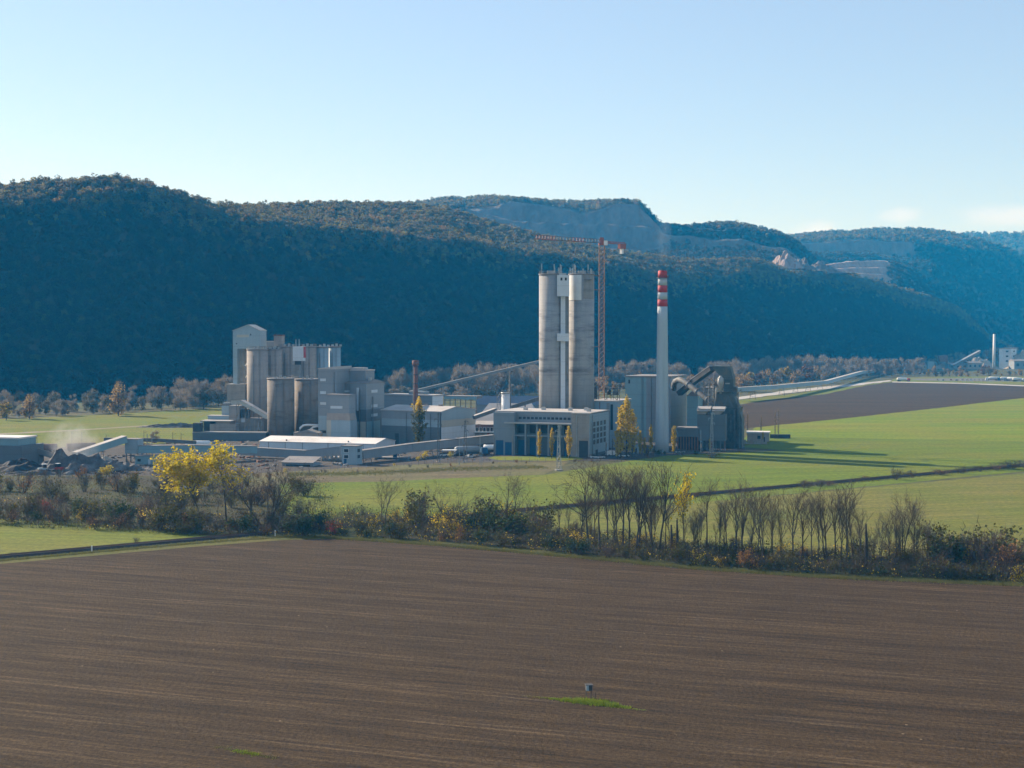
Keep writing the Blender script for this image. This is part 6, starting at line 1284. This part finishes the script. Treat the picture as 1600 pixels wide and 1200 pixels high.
# the two leafless trees and others on the left
for px_, pb, pt, v, lb in ((258, 806, 722, 6, 'leafless dark tree just left of the big yellow trees'), (412, 826, 706, 7, 'broad leafless tree right of the big yellow trees, taller of two'), (424, 822, 722, 5, 'leafless tree right of the broad one beside the big yellow trees'),
                           (392, 824, 728, 2, 'slim leafless tree between the big yellow trees and the broad leafless one'), (468, 828, 772, 4, 'small dark bush like tree right of the two leafless trees')):
    h = px_h(pb, pt); s = h / 20; place('bare_tree', BT[v], gnd(px_, pb), (s * 1.15, s * 1.15, s), rnd.uniform(0, 6.28), lb, 'tree')
for k in range(20):
    px_ = rnd.uniform(5, 500); pb = rnd.uniform(768, 824); h = rnd.uniform(5, 9)
    place('bare_tree', BT[rnd.choice((4, 6, 7, 2))], gnd(px_, pb), (h / 20 * 1.2, h / 20 * 1.2, h / 20), rnd.uniform(0, 6.28), 'short leafless tree among the bushes between the left meadow and the yard', 'tree', 'short leafless trees among the left bushes')
# yellow leafed trees
def ytree(seed, h, sp, lv, ls, fork, leafm, limbs=12):
    t, c, l = bare_tree(seed, h, spread=sp, limbs=limbs, upright=0.7, fork=fork, leaves=lv, leafsize=ls)
    return meshes([('trunk', t, 'bark'), ('crown', c, 'twig'), ('foliage', l, leafm)])
Y1, Y2 = ytree(31, 18, 0.40, 5, 0.36, 0.0, 'leaf_yellow', 14), ytree(36, 18, 0.46, 6, 0.38, 0.35, 'leaf_yellow', 12)
for px_, pb, pt, ms, w, lb in ((354, 816, 690, Y1, 0.95, 'big bright yellow tree with a clear dark trunk, right one of the yellow pair'), (318, 812, 697, Y2, 1.05, 'big bright yellow tree, left and wider one of the yellow pair')):
    h = px_h(pb, pt); s = h / 18; place('yellow_tree', ms, gnd(px_, pb), (s * w, s * w, s), 1.0 if px_ > 340 else 4.3, lb, 'tree')
YS = ytree(41, 9, 0.3, 2, 0.26, 0.0, 'leaf_yellow', 8)
for px_, pb, pt, lb in ((160, 756, 729, 'small yellow tree, left of two in front of the rubble heaps'), (171, 756, 726, 'small yellow tree, right of two in front of the rubble heaps'), (1066, 866, 735, 'tall thin tree with a yellow top in the middle of the hedgerow'), (447, 745, 731, 'small bright yellow bush like tree below the sloping roof shed'),
                        (654, 726, 712, 'small yellow tree, shorter of a pair beside the rising gallery'), (663, 725, 704, 'small yellow tree, taller of a pair beside the rising gallery'), (705, 721, 705, 'small green yellow tree in front of the gabled right end of the large hall'), (616, 732, 723, 'tiny orange tree at the end of the dock below the rising gallery')):
    h = px_h(pb, pt); s = h / 9; place('yellow_tree', YS, gnd(px_, pb), (s * (1.2 if h < 12 else 0.6), s * (1.2 if h < 12 else 0.6), s), rnd.uniform(0, 6), lb, 'tree')
# poplars
PG = [poplar(51 + k, 'leaf_gold', w, n, ls) for k, (w, n, ls) in enumerate(((0.115, 2400, 0.014), (0.10, 1800, 0.016), (0.135, 3400, 0.0125)))]
PD = poplar(60, 'leaf_gold', 0.16, 3600, 0.014, 0.74); PB = poplar(61, 'twig_grey', 0.09, 520, 0.010)
for px_, pb, pt, ms, w, lb in ((979, 715, 618, PG[2], 1.05, 'tallest golden poplar, in front of the pale blue service block'), (970, 716, 634, PG[1], 1.2, 'golden poplar merged into the left side of the tallest one'), (965, 717, 668, PG[0], 1.1, 'short golden poplar at the left foot of the tallest one'), (988, 714, 640, PG[0], 1.2, 'dull golden poplar at the right side of the tallest one'),
                               (843, 716, 670, PG[1], 1.0, 'slim golden poplar, left one of three in front of the blue doors'), (862, 717, 668, PG[0], 0.8, 'slim duller poplar, middle one of three in front of the blue doors'), (889, 717, 665, PG[0], 1.1, 'bright golden poplar, right one of three in front of the blue doors'),
                               (1000, 712, 672, PG[0], 1.0, 'small poplar left of the striped chimney foot, leftmost of three'), (1007, 712, 684, PG[1], 1.2, 'smallest bright poplar left of the striped chimney foot'), (1017, 711, 663, PG[1], 1.0, 'dull poplar nearest the left side of the striped chimney'), (1053, 709, 665, PG[0], 1.1, 'poplar close to the right side of the striped chimney'), (1109, 708, 684, PG[1], 0.9, 'tiny yellow poplar behind the pylon at the filter house'),
                               (655, 704, 620, PD, 1.0, 'tall poplar with dark green sides and a yellow tip in front of the large hall'), (641, 674, 616, PG[1], 1.0, 'yellow poplar behind the large hall, left of the dark green one'), (690, 674, 620, PG[0], 1.0, 'yellow poplar behind the right end of the large hall'),
                               (1180, 690, 674, PG[0], 1.2, 'tiny poplar, left of two in front of the small house right of the kiln tower'), (1192, 691, 674, PG[1], 1.0, 'tiny poplar, right of two in front of the small house right of the kiln tower'),
                               (1162, 683, 640, PB, 1.0, 'thin beige poplar just right of the kiln tower'), (1168, 683, 642, PB, 0.9, 'thin beige poplar, second one right of the kiln tower'), (1189, 684, 648, PB, 0.9, 'thin beige poplar behind the small house right of the kiln tower'), (1211, 686, 640, PB, 0.7, 'thin bare poplar, left of two at the end of the small house'), (1216, 686, 636, PB, 0.7, 'thin bare poplar, right of two at the end of the small house'),
                               (947, 717, 688, PB, 1.0, 'bare brown poplar in front of the office windows'), (957, 716, 682, PB, 1.0, 'bare grey poplar right of the office windows')):
    h = px_h(pb, pt); place('poplar_tree', ms, gnd(px_, pb), (h * w, h * w, h), rnd.uniform(0, 6.28), lb, 'tree')
for px_ in (692, 697, 722, 731, 741, 749, 768, 772):
    D = DG(623); h = ZT(rnd.uniform(593, 604), D); place('poplar_tree', PB, gnd(px_, 623), (h, h, h), rnd.uniform(0, 6), 'brown bare poplar in the row before the grey belt, behind the loading canopy', 'tree', 'brown poplars behind the loading canopy')
# tree belts at the foot of the hill
FZ = [fuzzy(71, 0.30, 'twig_grey'), fuzzy(72, 0.34, 'twig_grey'), fuzzy(73, 0.38, 'twig_grey', 'twig_brown', frac=0.1), fuzzy(74, 0.26, 'twig_grey')]
FO = [fuzzy(75, 0.40, 'twig_grey', 'leaf_olive', 900, 0.5), fuzzy(76, 0.42, 'twig_brown', 'leaf_green', 900, 0.4)]
FY = [fuzzy(77, 0.40, 'twig_brown', 'leaf_beige', 1100, 1.0), fuzzy(78, 0.42, 'twig_brown', 'leaf_gold', 1100, 1.0), fuzzy(79, 0.42, 'twig_brown', 'leaf_rust', 1000, 0.9)]
def belt(n, xs, base, tops, kinds, lab, grp, nm, dj=0.03, wide=1.0):
    for k in range(n):
        px_ = xs[0] + (xs[1] - xs[0]) * (k + rnd.random()) / n
        pb = float(np.interp(px_, [q[0] for q in base], [q[1] for q in base])); pt = float(np.interp(px_, [q[0] for q in tops], [q[1] for q in tops]))
        D = DG(pb) * (1 + rnd.uniform(-0.01, dj)); h = ZT(pt + rnd.uniform(-2, 9), D)
        if h < 2: continue
        X = W(px_, HZ, D).x; w = h * wide * rnd.uniform(0.85, 1.25)
        place1(nm, rnd.choice(kinds), (X, D, 0), (w, w, h), rnd.uniform(0, 6.28), lab, 'tree', grp)
belt(44, (-60, 350), [(-60, 657), (0, 654), (345, 637)], [(-60, 622), (0, 622), (100, 620), (180, 612), (280, 606), (350, 590)], FZ[:2] + FO + FO, 'grey olive tree in the row along the far edge of the left meadows', 'trees along the far edge of the left meadows', 'belt_tree', 0.05, 1.15)
belt(18, (280, 365), [(280, 638), (365, 632)], [(280, 582), (310, 580), (330, 592), (365, 576)], FZ, 'tall grey leafless tree left of the gabled lift tower', 'tall grey trees left of the lift tower', 'belt_tree', 0.1, 0.8)
belt(22, (-60, 300), [(-60, 647), (345, 632)], [(-60, 604), (80, 606), (180, 600), (300, 598)], FZ + FO, 'dim grey tree at the foot of the shaded hill behind the left meadows', 'dim trees behind the left meadows', 'belt_tree', 0.1)
for px_, pb, pt, ms, w, lb in ((185, 650, 591, FY[0], 0.95, 'tall beige golden tree standing above the row at the left meadows'), (46, 655, 612, FY[0], 1.1, 'beige tree with a golden top at the left of the meadow row'), (10, 657, 626, FY[1], 1.3, 'olive golden tree at the left end of the meadow row'), (40, 704, 684, FY[1], 1.5, 'round yellow bush behind the dark hall at the left edge'), (243, 692, 670, FZ[1], 1.2, 'lone grey bush tree in the far meadow left of the low buildings'), (70, 704, 690, FZ[1], 2.0, 'grey bush right of the round yellow bush behind the dark hall')):
    D = DG(pb); h = ZT(pt, D); place1('autumn_tree', ms, gnd(px_, pb), (h * w, h * w, h), rnd.uniform(0, 6), lb, 'tree')
belt(52, (530, 850), [(530, 624), (850, 617)], [(530, 578), (560, 570), (590, 592), (620, 568), (650, 572), (700, 566), (760, 562), (850, 558)], FZ, 'grey leafless tree in the dense belt behind the plant, left of the tallest silos', 'grey tree belt left of the tallest silos', 'belt_tree', 0.06)
belt(30, (560, 850), [(560, 629), (850, 621)], [(560, 604), (700, 600), (850, 590)], FO + FZ + [FO[0]], 'low olive grey tree in front of the grey belt behind the plant', 'low trees in front of the grey belt', 'belt_tree', 0.08, 1.4)
belt(34, (935, 1170), [(935, 607), (1170, 603)], [(935, 560), (1000, 556), (1060, 560), (1085, 575), (1100, 560), (1170, 556)], FZ, 'grey leafless tree in the belt behind the striped chimney', 'grey tree belt behind the striped chimney', 'belt_tree', 0.05)
belt(30, (930, 1170), [(930, 614), (1170, 612)], [(930, 586), (1000, 590), (1060, 584), (1120, 586), (1170, 578)], FY[:1] + FY[:1] + FO[:1] + FZ[2:3], 'low beige tree in the band behind the big blue hall', 'beige trees behind the big blue hall', 'autumn_tree', 0.08, 1.3)
belt(60, (1150, 1440), [(1150, 596), (1440, 586)], [(1150, 557), (1240, 550), (1300, 552), (1380, 556), (1440, 552)], FZ, 'grey leafless tree in the far belt beyond the long pale conveyor', 'grey tree belt beyond the long pale conveyor', 'belt_tree', 0.05, 0.9)
belt(40, (1145, 1430), [(1145, 607), (1240, 601), (1340, 591), (1430, 582)], [(1145, 580), (1200, 574), (1260, 566), (1330, 570), (1380, 573), (1430, 570)], FY + FY[:1] + FZ[2:3] + FZ[:1] + FO[:1], 'autumn coloured tree in the nearer band behind the long pale conveyor', 'autumn trees behind the long pale conveyor', 'autumn_tree', 0.04, 1.1)
belt(32, (1425, 1640), [(1425, 574), (1640, 571)], [(1425, 556), (1500, 548), (1560, 536), (1640, 540)], FZ + FY[:1], 'grey brown tree on the rising ground behind the far works', 'trees behind the far works', 'belt_tree', 0.2)
belt(16, (1400, 1560), [(1400, 586), (1560, 584)], [(1400, 568), (1470, 572), (1560, 570)], FY + FZ[:1], 'rust and gold tree at the near edge of the far works', 'rust and gold trees at the far works', 'autumn_tree', 0.02, 1.2)
belt(20, (1450, 1640), [(1450, 589), (1640, 587)], [(1450, 578), (1520, 577), (1545, 574), (1640, 580)], FY + FO, 'low autumn tree in front of the far works', 'low trees in front of the far works', 'autumn_tree', 0.03, 1.5)
# shrubs
SH = {'bare': [shrub(81, 'leaf_olive', 60, 0.04), shrub(82, 'leaf_rust', 90, 0.038, 'twig_brown', 340), shrub(83, 'leaf_olive', 36, 0.04, 'twig', 360)],
      'olive': [shrub(84, 'leaf_olive', 620, 0.045), shrub(85, 'leaf_olive', 480, 0.05, 'twig_brown')], 'green': [shrub(86, 'leaf_green', 720, 0.05)],
      'yellow': [shrub(87, 'leaf_gold', 420, 0.042), shrub(88, 'leaf_yellow', 260, 0.04)], 'rust': [shrub(89, 'leaf_rust', 420, 0.045, 'twig_brown')], 'red': [shrub(90, 'leaf_red', 600, 0.045, 'twig_brown')]}
def shrubs(n, xf, yf, hf, kinds, where, seed):
    r = random.Random(seed)
    words = {'bare': 'bare grey brown shrub', 'olive': 'olive green shrub', 'green': 'dark green shrub', 'yellow': 'yellow leaved shrub', 'rust': 'rust brown shrub'}
    for k in range(n):
        x = xf[0] + (xf[1] - xf[0]) * (k + r.random()) / n; y = yf(x, r); kd = r.choice(kinds); h = hf(r, x)
        w = h * r.uniform(0.85, 1.35)
        place1('shrub', r.choice(SH[kd]), gnd(x, y), (w, w, h), r.uniform(0, 6.28), words[kd] + ' ' + where, 'shrub', words[kd] + 's ' + where)
KB = ['bare'] * 8 + ['olive'] * 4 + ['yellow'] * 2 + ['green']
KA = ['bare'] * 5 + ['olive'] * 4 + ['yellow'] * 2 + ['green'] + ['rust']
shrubs(48, (500, 1640), lambda x, r: hedge_y(x) - r.uniform(2, 8), lambda r, x: r.uniform(2.2, 4.6), ['bare'] * 3 + ['olive'] * 4 + ['green'] * 2 + ['yellow', 'rust'], 'along the front of the hedgerow by the ploughed field', 1)
shrubs(52, (530, 1680), lambda x, r: hedge_y(x) - r.uniform(10, 20), lambda r, x: r.uniform(4.2, 7.2) * (1.15 if 640 < x < 860 or x > 1440 else 0.66), KB, 'inside the long hedgerow', 2)
shrubs(40, (540, 1640), lambda x, r: hedge_y(x) - r.uniform(22, 36), lambda r, x: r.uniform(5, 8.6) * (1.1 if 640 < x < 860 or x > 1440 else 0.55), ['bare'] * 6 + ['olive'] * 3 + ['yellow'] * 2, 'at the back of the hedgerow', 3)
shrubs(44, (-30, 500), lambda x, r: 838 - 16 * max(0, 1 - x / 300) - r.uniform(2, 18) + (4 if x > 330 else 0), lambda r, x: r.uniform(3.2, 6.8), ['bare'] * 6 + ['olive'] * 4 + ['yellow', 'green', 'green'], 'bordering the left meadow below the yard', 4)
shrubs(44, (-30, 480), lambda x, r: r.uniform(762, 808), lambda r, x: r.uniform(3.4, 7.0), ['bare'] * 6 + ['olive'] * 3, 'between the left meadow and the raw material yard', 5)
shrubs(18, (-30, 470), lambda x, r: r.uniform(743, 762), lambda r, x: r.uniform(2, 4.0), ['bare'] * 4 + ['olive', 'rust'], 'along the near edge of the plant yard', 6)
shrubs(14, (430, 960), lambda x, r: float(np.interp(x, (430, 560, 700, 860, 960), (742, 736, 728, 722, 719))) + r.uniform(-1, 3), lambda r, x: r.uniform(0.8, 2.0), ['bare'] * 3 + ['olive', 'rust'], 'at the edge of the plant behind the rough grass', 7)
shrubs(8, (980, 1095), lambda x, r: r.uniform(708, 713), lambda r, x: r.uniform(1.5, 3.2), ['bare', 'green', 'olive'], 'at the foot of the striped chimney', 8)
sp = random.Random(9)
for px_, py_, h_, w_, kd, lb in ((1111, 716, 2.6, 3.3, 'bare', 'lone wide dark shrub in the green field below the filter house'), (74, 801, 3.6, 1.2, 'red', 'bright red shrub among the bushes on the left'), (130, 814, 4.4, 1.2, 'yellow', 'large yellow green shrub by the left meadow edge'), (290, 832, 4.6, 1.0, 'rust', 'orange brown shrub below the big yellow trees'), (520, 836, 3.4, 1.3, 'red', 'dark red shrub at the left end of the hedgerow'), (822, 848, 5.4, 1.2, 'olive', 'pale olive round shrub below the leaning bare tree'), (1535, 896, 9.0, 0.95, 'bare', 'large round brown shrub near the right end of the hedgerow'), (1590, 900, 7.0, 1.0, 'rust', 'orange brown shrub at the right edge of the photo'), (212, 849, 1.6, 1.6, 'bare', 'low bare shrub on the near edge of the left meadow'), (20, 869, 1.0, 2.4, 'bare', 'low dark shrub beside the railway at the left edge'), (500, 828, 5.0, 1.3, 'green', 'dark green shrub filling the gap at the left end of the hedgerow')):
    place1('shrub', SH[kd][0], gnd(px_, py_), (h_ * w_, h_ * w_, h_), sp.uniform(0, 6), lb, 'shrub')
for k, (px_, off, h_, w_) in enumerate(((1040, 0, 1.6, 2.6), (1075, -5, 1.8, 2), (1240, -7, 2.6, 2.4), (1262, -7, 2.4, 2.6), (1275, -7, 1.8, 3), (1380, -7, 4.2, 1.5), (1406, -7, 3.2, 1.1), (1456, -6, 2.6, 3.0), (1484, -7, 3.0, 1.5), (1512, -7, 2.6, 1.2), (1540, -6, 2.8, 2.6), (1562, -6, 3.2, 2.8), (1586, -6, 3.6, 2.8), (1270, 5, 1.4, 4), (1295, 5, 1.2, 4), (1430, 5, 1.5, 4), (1365, 5, 1.2, 4), (1540, 5, 1.2, 5), (870, -4, 2.2, 2), (900, -4, 2.4, 2.4), (930, -3, 1.8, 3), (1000, -4, 1.6, 3))):
    t = (px_ / 1600); pr = G(px_, 872 - 144 * px_ / 1600) - RN * (off * 0.8)
    place1('shrub', SH['bare'][k % 3], (pr.x, pr.y, 0), (h_ * w_, h_ * w_, h_), sp.uniform(0, 6), 'low bare shrub on the verge of the railway across the green fields', 'shrub', 'low shrubs along the railway')
# dense undergrowth nobody could count
def undergrowth(name, xf, yf, n, hf, seed, mixw):
    r = random.Random(seed); parts = {'twig': MB(), 'leaf_olive': MB(), 'twig_brown': MB(), 'leaf_gold': MB(), 'leaf_green': MB()}
    for _ in range(n):
        x = r.uniform(*xf); p = G(x, yf(x, r)); h = hf(r, x) * (0.55 + 0.9 * max(0.0, 0.5 + mnoise.noise(Vector((p.x * 0.13, p.y * 0.13, seed)))))
        ks = r.choices(list(parts), mixw)[0]; mb = parts[ks]
        for i in range(8):
            q = p + Vector((r.gauss(0, 0.9), r.gauss(0, 0.9), h * r.random() ** 0.8))
            if 'twig' in ks: needle(mb, q, Vector((r.gauss(0, .5), r.gauss(0, .5), 1)), r.uniform(0.7, 1.5), 0.035, r)
            else: clump_leaf(mb, q, 0.24, r, 0.2)
    me = bpy.data.meshes.new(name); v, f, mi = [], [], []
    for i, (k, mb) in enumerate(parts.items()):
        o_ = len(v); v += mb.v; f += [tuple(j + o_ for j in q) for q in mb.f]; mi += [i] * len(mb.f); me.materials.append(M[k])
    me.from_pydata(v, [], f); me.polygons.foreach_set('material_index', mi); me.update()
    o = bpy.data.objects.new(name, me); col.objects.link(o); o['kind'] = 'stuff'
undergrowth('undergrowth', (505, 1700), lambda x, r: hedge_y(x) - 1.5 - 30 * r.random() ** 1.2, 5600, lambda r, x: 2.8 if x > 860 else 3.6, 3, (8, 4, 3, 0.7, 1.6))
undergrowth('undergrowth', (-60, 520), lambda x, r: 838 - 15 * max(0, 1 - x / 320) - 85 * r.random() ** 1.5, 3600, lambda r, x: 1.5, 5, (5, 4, 5, 0.4, 3))
# dead stumps in the hedgerow
for px_, pb, pt, lb in ((1049, 868, 820, 'dark broken trunk without limbs, left of two right of the tall bare group'), (1058, 866, 812, 'dark broken trunk without limbs, right of two right of the tall bare group'), (1353, 886, 818, 'broken dark trunk left of the broad pair in the right hedgerow')):
    h = px_h(pb, pt); mb = MB().tube([(0, 0, -0.2), (0.05, 0, h * 0.5), (-0.05, 0, h)], [0.42, 0.34, 0.16], 8); mb.tube([(0.05, 0, h * 0.55), (0.6, 0.1, h * 0.72)], [0.12, 0.05], 5)
    o = mb.build('tree_stump', 'bark', loc=gnd(px_, pb)); tag(o, lb, 'tree stump')
# verge grass, weeds
def tufts(name, pts, width, n, hmin, hmax, mat, seed):
    r = random.Random(seed); mb = MB(); P = [Vector(p) for p in pts]; seg = [(b - a).length for a, b in zip(P, P[1:])]; tot = sum(seg)
    for _ in range(n):
        t = r.uniform(0, tot); i = 0
        while t > seg[i] and i < len(seg) - 1: t -= seg[i]; i += 1
        d = (P[i + 1] - P[i]).normalized(); nrm = Vector((d.y, -d.x, 0)); q = P[i] + d * t + nrm * (r.gauss(0, 0.5) * width)
        for _ in range(3):
            needle(mb, q + Vector((r.uniform(-.2, .2), r.uniform(-.2, .2), -0.02)), Vector((r.gauss(0, .5), r.gauss(0, .5), 1)), r.uniform(hmin, hmax), 0.06, r)
    o = mb.build(name, mat); o['kind'] = 'stuff'
tufts('verge_grass', [G(x, y + 1) for x, y in HEDGE[:6]], 1.7, 9000, 0.25, 0.8, 'blade', 1)
tufts('verge_grass', [G(-60, 884), G(0, 877), (G(300, 850)), G(440, 840), G(520, 840)], 1.6, 3500, 0.2, 0.6, 'blade', 2)
tufts('verge_grass', [tuple(on_rail(0.2, -4.2, 0)), tuple(on_rail(0.75, -4.2, 0))], 1.2, 4000, 0.3, 0.9, 'blade', 3)
tufts('verge_grass', [tuple(on_rail(0.1, 4.2, 0)), tuple(on_rail(0.75, 4.2, 0))], 1.2, 4500, 0.3, 0.9, 'blade', 4)
for k_, (x_, y_) in enumerate(((862, 1092), (884, 1094.5), (903, 1096.5), (922, 1098.5), (941, 1101), (962, 1104), (984, 1107.5))):
    tufts('field_weeds', [G(x_ - 24, y_ - 2.6), G(x_ + 24, y_ + 2.6)], (0.25, 0.5, 0.9, 1.1, 1.0, 0.6, 0.3)[k_], (90, 300, 620, 800, 700, 330, 90)[k_], 0.08, (0.25, 0.3, 0.55, 0.75, 0.6, 0.35, 0.2)[k_], 'blade_green', 50 + k_)
tufts('field_weeds', [G(820, 1088), G(1012, 1111)], 0.5, 420, 0.06, 0.2, 'blade', 7)
tufts('field_weeds', [G(340, 1167), G(432, 1186)], 0.8, 300, 0.06, 0.25, 'blade', 8)
tufts('field_weeds', [G(365, 1173), G(405, 1180)], 0.7, 220, 0.08, 0.3, 'blade_green', 9)
tufts('dry_weeds', [G(450, 742), G(560, 741), G(700, 734), G(850, 730)], 9, 5000, 0.3, 1.0, 'blade', 8)

# ------------------------------------------------------------------ smoke, dust and air
HAZE_D, HAZE_C, HAZE_ANIS = 0.000118, (0.01, 0.43, 1.0), 0.0
m, N, L, B = newmat('haze air'); N.remove(B); v = N.new('ShaderNodeVolumePrincipled')
v.inputs['Color'].default_value = c4(HAZE_C); v.inputs['Density'].default_value = HAZE_D; v.inputs['Anisotropy'].default_value = HAZE_ANIS; v.inputs['Absorption Color'].default_value = (1, 1, 1, 1)
L.new(v.outputs[0], N['Material Output'].inputs['Volume'])
hz = MB().box(-2950, -300, -4, 2950, 7400, 520).build('haze', m); hz['kind'] = 'stuff'
def puff(name, base, rx, ry, h, dens, lean, seed):
    """a drifting cloud: an egg shaped hull with a density that thins towards its skin and breaks up in noise"""
    m, N, L, B = newmat(name + ' volume'); N.remove(B); v = N.new('ShaderNodeVolumePrincipled'); v.inputs['Color'].default_value = (0.88, 0.9, 0.94, 1); v.inputs['Absorption Color'].default_value = (1, 1, 1, 1)
    tc = N.new('ShaderNodeTexCoord'); mp = N.new('ShaderNodeMapping'); L.new(tc.outputs['Generated'], mp.inputs[0]); mp.inputs['Location'].default_value = (-1, -1, -1); mp.inputs['Scale'].default_value = (2, 2, 2)
    ln = N.new('ShaderNodeVectorMath'); ln.operation = 'LENGTH'; L.new(mp.outputs[0], ln.inputs[0])
    f = rng(N, L, ln.outputs['Value'], 0.95, 0.15); nz = noise_node(N, L, mp.outputs[0], 2.2, 4)
    mu = N.new('ShaderNodeMath'); mu.operation = 'MULTIPLY'; L.new(f, mu.inputs[0]); L.new(rng(N, L, nz, 0.38, 0.68, 0, dens), mu.inputs[1]); L.new(mu.outputs[0], v.inputs['Density']); L.new(v.outputs[0], N['Material Output'].inputs['Volume'])
    mb = MB().lathe(0, 0, [(max(0.02, math.sin(math.pi * k / 16)), -math.cos(math.pi * k / 16)) for k in range(17)], 24)
    mb.v = [(x * rx + (z + 1) * lean, y * ry, (z + 1) * h / 2) for x, y, z in mb.v]
    o = mb.build(name, m, loc=base); o['kind'] = 'stuff'
puff('smoke', W(1035, 422, 682), 4.5, 4.5, 34, 0.035, 0.6, 1)
puff('dust', G(103, 734), 12, 6, 20, 0.3, 2.5, 2)
